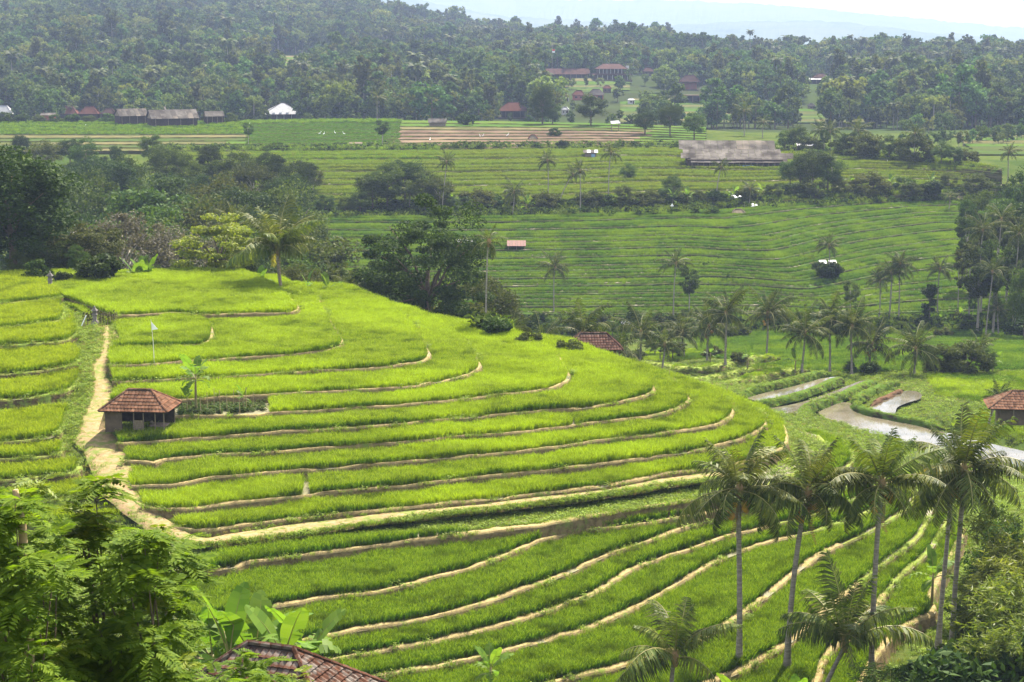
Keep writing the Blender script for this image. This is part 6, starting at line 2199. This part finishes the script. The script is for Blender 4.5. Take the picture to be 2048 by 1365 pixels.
# plateau edge
for u, v, h, k, lb, w in [(1085, 250, 82, 'dark3', 'tall dark tree beside the salmon pavilion', 1.0), (1105, 250, 40, 'dark2', 'round dark bush at the foot of the tall dark tree', 1.2), (1182, 252, 58, 'mid1', 'rounded green tree right of the tall dark tree', 1.2),
                          (626, 240, 32, 'dark2', 'small round dark tree right of the white pyramid roof', 1.1), (688, 232, 46, 'dark2', 'upright dark tree left of the plateau palm', 1.0), (708, 238, 32, 'dark2', 'small dark tree leaning next to the upright one', 1.0),
                          (765, 292, 52, 'slim2', 'narrow bushy tree between green and brown plateau fields', 1.5), (497, 290, 46, 'slim2', 'narrow tree between the striped and the green plateau fields', 1.3), (1290, 270, 50, 'dark2', 'first round dark tree at the right edge of the plateau', 1.2),
                          (1340, 272, 62, 'dark1', 'second round dark tree at the right edge of the plateau, the largest', 1.1), (1388, 280, 52, 'mid1', 'third round tree at the right edge of the plateau', 1.2), (1240, 250, 30, 'slim2', 'narrow dark tree behind the lookout hut', 1.3),
                          (930, 250, 20, 'shrubd', 'little dark bush beside the grey low shed', 1.2), (945, 252, 24, 'column', 'little upright bush right of the grey low shed', 1.2), (1110, 272, 14, 'shrub', 'low bush in the brown field', 1.3), (1125, 300, 18, 'shrubd', 'small round bush at the edge of the brown field', 1.0),
                          (52, 232, 46, 'slim', 'bare pole-like tree above the plateau roofs', .5), (380, 242, 26, 'mid1', 'small tree rising behind the barn cluster', 1.0), (425, 240, 24, 'slim2', 'thin small tree right of the barns', 1.0), (465, 244, 22, 'slim2', 'small upright tree right of the barns by the field edge', 1.0)]:
    tree_at(k, u, v, h, lb, wide=w)
for i, u in enumerate(list(range(10, 250, 34)) + list(range(300, 470, 40))):
    tree_at(('shrub', 'shrubd', 'hedge')[i % 3], u, 246, random.uniform(12, 20), 'garden bush around the plateau farm buildings', 'garden bushes of the plateau farms', cat='shrub', wide=1.3)
for i, u in enumerate(range(1570, 1960, 26)):
    tree_at(('dark2', 'mid1', 'hedge', 'slim2')[i % 4], u, 302 + (u - 1570) * .08, random.uniform(28, 50), look(('dark2', 'mid1', 'hedge', 'slim2')[i % 4]) + ' tree of the belt behind the right hand upper terraces', look(('dark2', 'mid1', 'hedge', 'slim2')[i % 4]) + ' trees, tree belt behind the right hand terraces', wide=1.2)
for i, u in enumerate(range(620, 1300, 40)):
    tree_px(('far3', 'far0', 'slim2', 'far5')[i % 4], u, 236 + random.uniform(-12, 6), 800, 'hazy tree in the dip beyond the plateau edge', 'trees in the dip beyond the plateau')
for i in range(42):
    u = 1800 + (i * 97) % 300
    D = 640 + (i * 53) % 170
    v = np.interp(D, [640, 810], [292, 236])
    tree_px('far%d' % (i % 10), u, v - random.uniform(4, 26), D, look('far%d' % (i % 10)) + ' tree of the wooded dip beyond the right end of the plateau', look('far%d' % (i % 10)) + ' trees of the dip beyond the right hand terraces')
# wooded corner at the right
for i, (u, vt, D, k, w) in enumerate([(1948, 470, 372, 'slim', 1), (1972, 435, 378, 'slim', 1), (1998, 478, 360, 'slim2', 1), (2022, 420, 385, 'slim', 1.2), (2048, 400, 392, 'slim2', 1.3), (2066, 450, 375, 'mid1', .8), (1966, 500, 362, 'slim2', 1.2), (1940, 430, 400, 'slim2', 1), (2062, 540, 345, 'mid1', .7), (2040, 350, 430, 'dark2', .6), (2000, 395, 420, 'slim2', 1), (1960, 385, 440, 'mid1', .7), (2066, 365, 420, 'dark2', .6), (1925, 490, 380, 'slim', .8), (1935, 395, 430, 'slim2', .8)]):
    tree_px(k, u, vt, D, look(k) + ' tree of the wooded corner at the right end of the terraces', look(k) + ' trees of the wooded corner', wide=w)
for i, (u, vc, D, lb) in enumerate([(1966, 462, 366, 'leftmost palm among the slender trees of the wooded corner'), (2003, 440, 372, 'middle palm among the slender trees of the wooded corner'), (2038, 470, 360, 'palm of the wooded corner nearest the right edge'), (1985, 545, 350, 'low palm at the lower edge of the wooded corner')]):
    palm_px(u, vc, u, 0, lb, D=D, kind='mid', seed=140 + i, nf=18, sc=.95)
# valley bushes
for i, (u, v, h, k, lb) in enumerate([(1378, 630, 100, 'slim2', 'slender leafy tree beside the tall middle palm'), (1858, 645, 84, 'column', 'ivy covered column shaped tree on the right slope'), (1700, 640, 84, 'slim2', 'dark airy tree behind the palm row'), (1935, 748, 60, 'hedge', 'large leafy bush at the right side of the valley'), (1885, 745, 52, 'hedge', 'leafy bush left of the largest valley bush'),
                                      (1975, 748, 50, 'dark2', 'dark bush right of the largest valley bush'), (1310, 712, 46, 'flame', 'yellow green bush tree among palms of the valley'), (1345, 722, 40, 'flame2', 'second yellowish bush right of the valley bush tree'), (1210, 700, 30, 'hedge', 'bush behind the brown hut roof'), (1945, 640, 50, 'slim2', 'thin dark tree on the lower right terraces'),
                                      (1700, 745, 20, 'shrub', 'small bush at the foot of the dense palm'), (1740, 750, 26, 'shrubd', 'small dark bush near the path of the valley'), (1660, 560, 34, 'shrubd', 'dark bush beside the two roofed hut'), (1640, 548, 22, 'shrub', 'little bush left of the two roofed hut')]):
    tree_at(k, u, v, h, lb, wide=1.1, cat='shrub' if 'bush' in lb else 'tree')
for i, u in enumerate(list(range(960, 1500, 30)) + list(range(1560, 2060, 36))):
    tree_at(('shrub', 'shrubd', 'shrub2', 'hedge', 'mid1')[i % 5], u + random.uniform(-8, 8), 652 + 22 * (i % 2), random.uniform(16, 36), look(('shrub', 'shrubd', 'shrub2', 'hedge', 'mid1')[i % 5]) + ' bush of the hedge line at the foot of the mid slope', look(('shrub', 'shrubd', 'shrub2', 'hedge', 'mid1')[i % 5]) + ' bushes, hedge line at the foot of the mid slope', wide=1.2, cat='shrub')
for i, (u, v, h) in enumerate([(1140, 705, 26), (1060, 690, 24), (1270, 720, 20), (1420, 715, 22), (1480, 722, 18)]):
    tree_at('shrub2', u, v, h, 'low valley bush near the brown hut roof', 'low bushes near the brown hut roof', wide=1.2, cat='shrub')

# banana plants
for i, (u, D, vo, n_, sc_b, st, lb) in enumerate([(432, 66, 1312, 7, 1.22, 1, 'banana plant with one broad upright leaf above the weathered roof'), (482, 67, 1316, 8, 1.3, 2, 'tallest banana plant of the cluster above the weathered roof'), (545, 66, 1312, 8, 1.15, 2, 'banana plant with a wide pale leaf at the middle of the cluster'), (592, 68, 1310, 8, 1.2, 1, 'banana plant with a torn leaf at the right of the foreground cluster'), (395, 68, 1310, 7, 1.0, 1, 'dark banana plant half hidden by the feathery tree')]):
    b = at(u, D)
    banana(b, gd(u, vo, D)[2] - b.z, lb, n=n_, sc=sc_b, seed=1 + i, stems=st, out_=.6)
b = at(978, 97)
banana(b, gd(975, 1335, 97)[2] - b.z, 'young pale banana plant in front of the lower rice terraces', n=9, sc=.72, seed=3)
b = at(1492, 62)
banana(b, gd(1492, 1400, 62)[2] - b.z, 'bright banana leaf at the bottom edge in front of the leftmost palm', n=4, sc=.62, seed=4)
b = at(1625, 64)
banana(b, gd(1625, 1408, 64)[2] - b.z, 'banana leaf tips at the bottom edge right of the bright leaf', n=7, sc=.55, seed=5)
banana(hit(1862, 1235), 3.4, 'light green banana plant at the path corner before the bamboo', n=8, sc=1.0, seed=6)
b = at(2010, 112)
banana(b, gd(2010, 1320, 112)[2] - b.z, 'dark banana plant in the bottom right thicket', n=8, sc=1.0, seed=7)
banana(hit(392, 822), 3.2, 'banana plant with windblown leaves beside the red tiled hut', n=12, sc=.9, seed=8)
banana(hit(374, 826), 1.3, 'small banana shoot just right of the red tiled hut', n=5, sc=.5, seed=9)
banana(hit(487, 822), 1.2, 'small yellowish banana shoot in the vegetable patch', n=5, sc=.55, seed=10)
b = at(268, 224)
banana(b, gd(268, 560, 224)[2] - b.z, 'large banana clump standing behind the left crest', n=10, sc=1.35, seed=11, stems=3, out_=1.6)
for i, (u, v, sc, lb) in enumerate([(515, 566, .9, 'banana top showing over the crest left of the crest palm'), (610, 574, .8, 'banana leaf showing over the crest right of the crest palm'), (652, 578, .9, 'banana leaves showing over the crest before the low palm')]):
    b = at(u, 219)
    banana(b, gd(u, v, 219)[2] - b.z, lb, n=6, sc=sc, seed=12 + i)
for i, (u, v) in enumerate([(905, 425), (948, 424), (1052, 428), (1375, 412), (1470, 408), (1525, 400), (1700, 385), (1780, 382), (1860, 380), (1630, 405), (1740, 384), (1345, 415)]):
    banana(hit(u, v), 2.4, 'banana plant in the shrub belt under the upper terraces', 'bananas of the shrub belt', n=7, sc=1.15, seed=30 + i)
for i, (u, v) in enumerate([(1420, 728), (1495, 738), (1590, 745), (1985, 745), (1920, 650), (1880, 655), (1320, 722)]):
    banana(hit(u, v), 1.8, 'banana plant on the valley floor among the palms', 'bananas of the valley floor', n=6, sc=.9, seed=50 + i)
# vegetable patch by the hut
VP = px_scatter(0, [([(358, 812), (440, 806), (530, 802), (528, 822), (440, 830), (360, 834)], 330)], 31)
gn_scatter('vegetables', VP, rng.uniform(.35, .9, len(VP)), rng.uniform(0, 6.28, len(VP)), rng.integers(0, 2, len(VP)), [leafy_clump('vegetable_clump', 40, 0.4, 0.55, 0.14, lf_mid, 590 + q) for q in range(2)])
for i in range(9):
    q = MB().bar((0, 0, -.2), (.05 * (i % 3 - 1), 0, 1.5 + .2 * (i % 4)), .045).build('stake', straw_m, None)
    q.location = hit(402 + i * 13, 828 - (i % 3) * 5)
    tag(q, 'dry stake in the vegetable patch beside the red tiled hut', 'stake', 'stakes of the vegetable patch')

# bamboo and thicket at the lower right


def bamboo(loc, h, w, label, seed, n=2600, mat_=lf_bamb, leaf=.10, cat='bamboo', name='bamboo_clump', el=5.5):
    r = np.random.default_rng(seed)
    root = empty(name, loc, label, cat)
    b = MB()
    tips = []
    for i in range(13):
        a = r.uniform(0, 6.28)
        o_ = w * r.uniform(.35, 1.0)
        hh = h * r.uniform(.6, 1.0)
        p = [(0.15 * math.cos(a), .15 * math.sin(a), -.5), (o_ * .25 * math.cos(a), o_ * .25 * math.sin(a), hh * .55), (o_ * .6 * math.cos(a), o_ * .6 * math.sin(a), hh * .92), (o_ * math.cos(a), o_ * math.sin(a), hh * .88)]
        b.tube(p, [.05, .045, .03, .012], 5)
        tips.append(p)
    b.build('culms', surf_mat('bamboo_culm', (.2, .22, .05), (.26, .22, .08), 2, .6) if 'bamboo_culm' not in MAT else MAT['bamboo_culm'], root)
    T = np.array(tips)
    k = r.integers(0, len(T), n)
    t = r.beta(2.2, 1.1, n)
    seg = np.minimum((t * 3).astype(int), 2)
    f = (t * 3 - seg)[:, None]
    c = T[k, seg] * (1 - f) + T[k, seg + 1] * f
    # sprays
    ns = n // 14
    sp_ = r.normal(0, 1, (ns, 3)) * np.array([w * .26, w * .26, h * .055])
    cc = c[:ns] + sp_
    j = r.integers(0, ns, n)
    d = r.normal(0, 1, (n, 3)) * np.array([1, 1, .5]) + np.array([0, 0, -.25])
    d /= np.linalg.norm(d, axis=1)[:, None]
    L = leaf * el
    tt = np.cross(d, r.normal(0, 1, (n, 3)))
    tt /= np.linalg.norm(tt, axis=1)[:, None]
    p0 = cc[j] + r.normal(0, .10, (n, 3))
    V = np.stack([p0, p0 + d * L * .4 + tt * leaf * .45, p0 + d * L, p0 + d * L * .4 - tt * leaf * .45], 1).reshape(-1, 3)
    link('foliage', mesh_np('foliage', V, [np.arange(len(V)).reshape(-1, 4)], [mat_]), root)
    return root


for i, (u, vt, D, w, lb) in enumerate([(2052, 1010, 118, 2.6, 'tall bamboo clump at the right edge behind the rightmost palm'), (2012, 1090, 114, 2.0, 'middle bamboo clump with bright drooping sprays'), (2062, 1140, 108, 2.6, 'bamboo clump cut by the right edge'), (1990, 1215, 115, 1.2, 'low bamboo clump beside the rightmost palm trunks'), (2026, 1240, 104, 2.0, 'bamboo clump in the bottom right corner thicket')]):
    b = at(u, D)
    bamboo(b, gd(u, vt, D)[2] - b.z, w, lb, 5 + i, n=6500)
for i, (u, vt, D, k) in enumerate([(2030, 1000, 132, 'slim2'), (2060, 1060, 128, 'mid1'), (1975, 1170, 128, 'mid1'), (2050, 1200, 118, 'mid1'), (1955, 1320, 108, 'shrubd'), (1990, 1320, 102, 'shrubd'), (2045, 1290, 104, 'shrubd')]):
    tree_px(k, u, vt, D, 'dark leafy tree in the thicket behind the bottom right bamboo', 'dark trees of the bottom right thicket')
b = at(1815, 104)
bamboo(b, gd(1815, 1318, 104)[2] - b.z, 1.9, 'low spreading bush with narrow leaves at the bottom between palm trunks', 17, 2600, lf_mid, .09, 'shrub', 'narrow_leaved_shrub')
b = at(1880, 102)
bamboo(b, gd(1880, 1330, 102)[2] - b.z, 1.7, 'second low bush with narrow leaves right of the third palm trunk', 18, 2400, lf_mid, .09, 'shrub', 'narrow_leaved_shrub')

# feathery-leaved trees close to the camera at lower left


def feathery(label, base, rosettes, seed, L=0.52):
    r = np.random.default_rng(seed)
    root = empty('feathery_tree', base, label, 'tree')
    b = MB()
    C_, Dd = [], []
    bx = Vector(base)
    mid = Vector((0, 0, (min(p[2] for p, _ in rosettes) - bx.z) * .75))
    b.tube([(0, 0, -1), mid * .5 + Vector((.1, .05, 0)), mid], [.16, .12, .09], 7)
    for p, n in rosettes:
        q = Vector(p) - bx
        if r.random() < .35: b.tube([mid * r.uniform(.6, 1.0), mid * .35 + q * .65 + Vector((r.uniform(-.2, .2), r.uniform(-.2, .2), -.25)), q], [.03, .018, .007], 5)
        a = r.uniform(0, 6.28) + np.arange(n) * 2.4
        el = r.uniform(-.45, .75, n)
        C_.append(np.array(q)[None] + r.normal(0, .05, (n, 3)) - np.array([0, 0, 1]) * r.uniform(0, .28, (n, 1)))
        Dd.append(np.stack([np.cos(a) * np.cos(el), np.sin(a) * np.cos(el), np.sin(el)], 1))
    C_, Dd = np.vstack(C_), np.vstack(Dd)
    b.build('trunk', bark_brown, root, True)
    yy = np.repeat(r.random(len(rosettes)) < .16, [n for _, n in rosettes])
    V, F = pinnate((~yy).sum(), C_[~yy], Dd[~yy], L, seed, 9, .06, .16)
    link('foliage', mesh_np('foliage', V, [F], [lf_fore]), root)
    if yy.any():
        V, F = pinnate(yy.sum(), C_[yy] + np.array([0, 0, .1]), Dd[yy], L * .8, seed + 1, 8, .05, .13)
        link('young_foliage', mesh_np('young_foliage', V, [F], [lf_yel]), root)['label'] = 'yellowish young leaves at the shoot tips'
    return root


def rosette_field(region, D0, D1, n, seed, leaves=13):
    """leaf rosettes filling the crown whose outline is seen as region, through its depth"""
    r = np.random.default_rng(seed)
    q = np.array(region, float)
    lo, hi = q.min(0), q.max(0)
    uv = np.stack([r.uniform(lo[0], hi[0], n * 6), r.uniform(lo[1], hi[1], n * 6)], 1)
    uv = uv[inside(uv, q)][:n]
    return [(gd(u, v, r.uniform(D0, D1)), leaves) for u, v in uv]


edge_a = [(-60, 960), (20, 955), (70, 950), (95, 985), (110, 1030), (120, 1090), (110, 1150), (140, 1240), (150, 1330), (150, 1420), (-60, 1420)]
edge_b = [(190, 1200), (225, 1120), (255, 1070), (300, 1045), (345, 1058), (385, 1095), (395, 1140), (370, 1190), (365, 1260), (390, 1310), (390, 1420), (120, 1420), (140, 1280)]
edge_c = [(155, 1120), (150, 1060), (175, 980), (195, 925), (215, 925), (215, 965), (195, 1010), (185, 1080), (180, 1120)]
feathery('feathery leaved tree at the left bottom edge of the photo', at(40, 29), rosette_field(edge_a, 26.5, 31, 84, 1), 1)
feathery('feathery leaved bush-like tree in front of the weathered roof', at(285, 31), rosette_field(edge_b, 28.5, 33, 92, 2), 2)
feathery('single thin feathery branch reaching up between the two feathery trees', at(175, 30.5), rosette_field(edge_c, 30, 31, 14, 3, 9), 3)
edge_d = [(400, 1330), (450, 1300), (520, 1310), (600, 1340), (620, 1420), (400, 1420)]
feathery('low feathery shoots overlapping the weathered roof', at(500, 36), rosette_field(edge_d, 35, 37, 14, 4, 10), 4)
q = MB().tube([(0, 0, -6), (0.05, 0, 0), (.02, 0, 1.2), (-.06, 0, 1.75)], [.085, .08, .07, .05], 7).build('bare_stem', surf_mat('tan_bark', (.38, .28, .15), (.28, .2, .11), 3, .9), None, True)
q.location = Vector(gd(48, 1190, 28)); tag(q, 'bare tan stem standing inside the left feathery tree', 'stem')

for i, (u, v, h) in enumerate([(1085, 176, 34), (1112, 186, 26), (1140, 180, 24), (1172, 178, 26), (1200, 176, 22), (1240, 182, 30), (1262, 168, 34), (1290, 172, 26), (1325, 176, 40), (1345, 196, 34), (1425, 196, 38), (1235, 204, 28), (1175, 208, 22), (1105, 212, 26), (1290, 208, 30), (1320, 214, 26), (1450, 210, 30), (1500, 216, 26), (1560, 208, 34), (1145, 222, 20), (1210, 224, 22), (1600, 200, 36), (1690, 192, 40), (1720, 210, 34)]):
    k = 'far%d' % ((i * 3) % 10)
    tree_at(k, u, v, h, look(k) + ' garden tree among the houses of the wooded slope', look(k) + ' garden trees of the hillside village', wide=1.1)
# woods on the far hillside
clear = [np.array(c, float) for c in ([(455, 126), (520, 112), (690, 110), (720, 130), (560, 138)], [(700, 128), (760, 112), (830, 112), (840, 134)], [(1240, 206), (1300, 188), (1400, 202), (1560, 216), (1760, 226), (1780, 246), (1240, 248)],
                                      [(1120, 172), (1160, 150), (1190, 160), (1260, 166), (1260, 180), (1180, 186)], [(1900, 268), (2060, 262), (2060, 310), (1960, 312)], [(280, 128), (380, 116), (400, 130), (300, 140)], [(1100, 205), (1260, 186), (1260, 205), (1120, 215)], [(1340, 182), (1430, 170), (1430, 212), (1340, 212)], [(1570, 172), (1700, 164), (1700, 186), (1580, 190)], [(990, 236), (1070, 228), (1070, 240), (990, 242)])]
r = np.random.default_rng(99)
pts = []
n = 30000
dd = np.sqrt(r.uniform(830 ** 2, 2150 ** 2, n))
uu = r.uniform(-60, 2110, n)
fi = np.interp(dd, far_d, np.arange(len(far_d)))
gi = np.interp(uu, far_u, np.arange(nu))
i0, j0 = np.minimum(fi.astype(int), len(far_d) - 2), np.minimum(gi.astype(int), nu - 2)
a, b = (fi - i0)[:, None], (gi - j0)[:, None]
PF = (FARV[i0, j0] * (1 - a) + FARV[i0 + 1, j0] * a) * (1 - b) + (FARV[i0, j0 + 1] * (1 - a) + FARV[i0 + 1, j0 + 1] * a) * b
uvp = np.stack(proj(PF), 1)
k = r.random(n) < 0.5
for c in clear: k &= ~inside(uvp, c)
# nothing planted right in front of the houses
hs = [o for o in S.objects if o.parent is None and o.get('category') in ('house', 'pavilion', 'building', 'flagpole') and o.location.y > 800]
for h in hs:
    hu, hv = proj(np.array(h.location))
    k &= ~((np.abs(uvp[:, 0] - hu) < (54 if 'long' in h.name or 'large' in h.name else 30)) & (PF[:, 1] < h.location.y + 8) & (PF[:, 1] > h.location.y - 200))
PF, uvp = PF[k], uvp[k]
scl = r.uniform(0.6, 1.35, len(PF)) * np.where(r.random(len(PF)) < .06, 1.35, 1.0)
pick = r.integers(0, 10, len(PF))
pick = np.where(r.random(len(PF)) < .035, 10 + r.integers(0, 3, len(PF)), pick)
order = np.argsort(PF[:, 1])
inframe = order[(uvp[order, 0] > 0) & (uvp[order, 0] < 2048)][:290]
mask = np.zeros(len(PF), bool)
mask[inframe] = True
for i in inframe:
    tree(f'far{pick[i]}' if pick[i] < 10 else f'fpalm{pick[i] - 10}', Vector(PF[i]), look(f'far{pick[i]}') + ' tree of the hazy wood on the far valley side' if pick[i] < 10 else 'palm standing in the hazy wood on the far valley side', look(f'far{pick[i]}') + ' trees of the far wood' if pick[i] < 10 else 'palms of the far wood', scl[i], cat='tree' if pick[i] < 10 else 'palm tree')
rest = ~mask
gn_scatter('woods', PF[rest], scl[rest], r.uniform(0, 6.28, rest.sum()), pick[rest], far_protos)


def far_field(poly, nrow, mats, lift=0.5):
    """small terraced clearings in the far woods"""
    q = np.array(poly, float)
    v0, v1 = q[:, 1].min(), q[:, 1].max()
    us_ = np.linspace(q[:, 0].min(), q[:, 0].max(), 26)
    V = []
    vs = np.linspace(v0, v1, nrow * 2)
    for v in vs:
        for u in us_: V.append(tuple(hit(u, v) + Vector((0, 0, lift + .25 * math.sin(v * 3)))))
    n = len(us_)
    i = np.arange(len(vs) - 1)[:, None] * n + np.arange(n - 1)[None, :]
    F = np.stack([i, i + n, i + n + 1, i + 1], -1).reshape(-1, 4)
    c = np.array([[(us_[f % n] + us_[(f + 1) % n]) / 2, vs[f // n]] for f in i.ravel()])
    keep = inside(c, q)
    idx = (i.ravel() // n) % len(mats)
    o = link('field', mesh_np('field', V, [F[keep]], mats, idx[keep]))
    o['kind'] = 'structure'


for c, nr in ((clear[0], 5), (clear[1], 5), (clear[2], 9), (clear[3], 6), (clear[4], 8), (clear[5], 4)):
    far_field(c, nr, [rowcrop_m, fgreen_m, rowcrop_m, stubble_m] if nr != 5 else [fgreen_m, stubble_m, fgreen_m, stubble_m])

# ------------------------------------------------------------------ haze
hm, nt = new_mat('haze')
pv = nt.nodes.new('ShaderNodeVolumePrincipled')
pv.inputs['Color'].default_value = (0.38, 0.46, 0.70, 1)
pv.inputs['Density'].default_value = 0.00013
pv.inputs['Anisotropy'].default_value = 0.0
o_ = nt.nodes.new('ShaderNodeOutputMaterial')
nt.links.new(pv.outputs[0], o_.inputs['Volume'])
hz = MB().box((0, 8850, 235), (18400, 17800, 980)).build('haze', hm)
hz['kind'] = 'stuff'
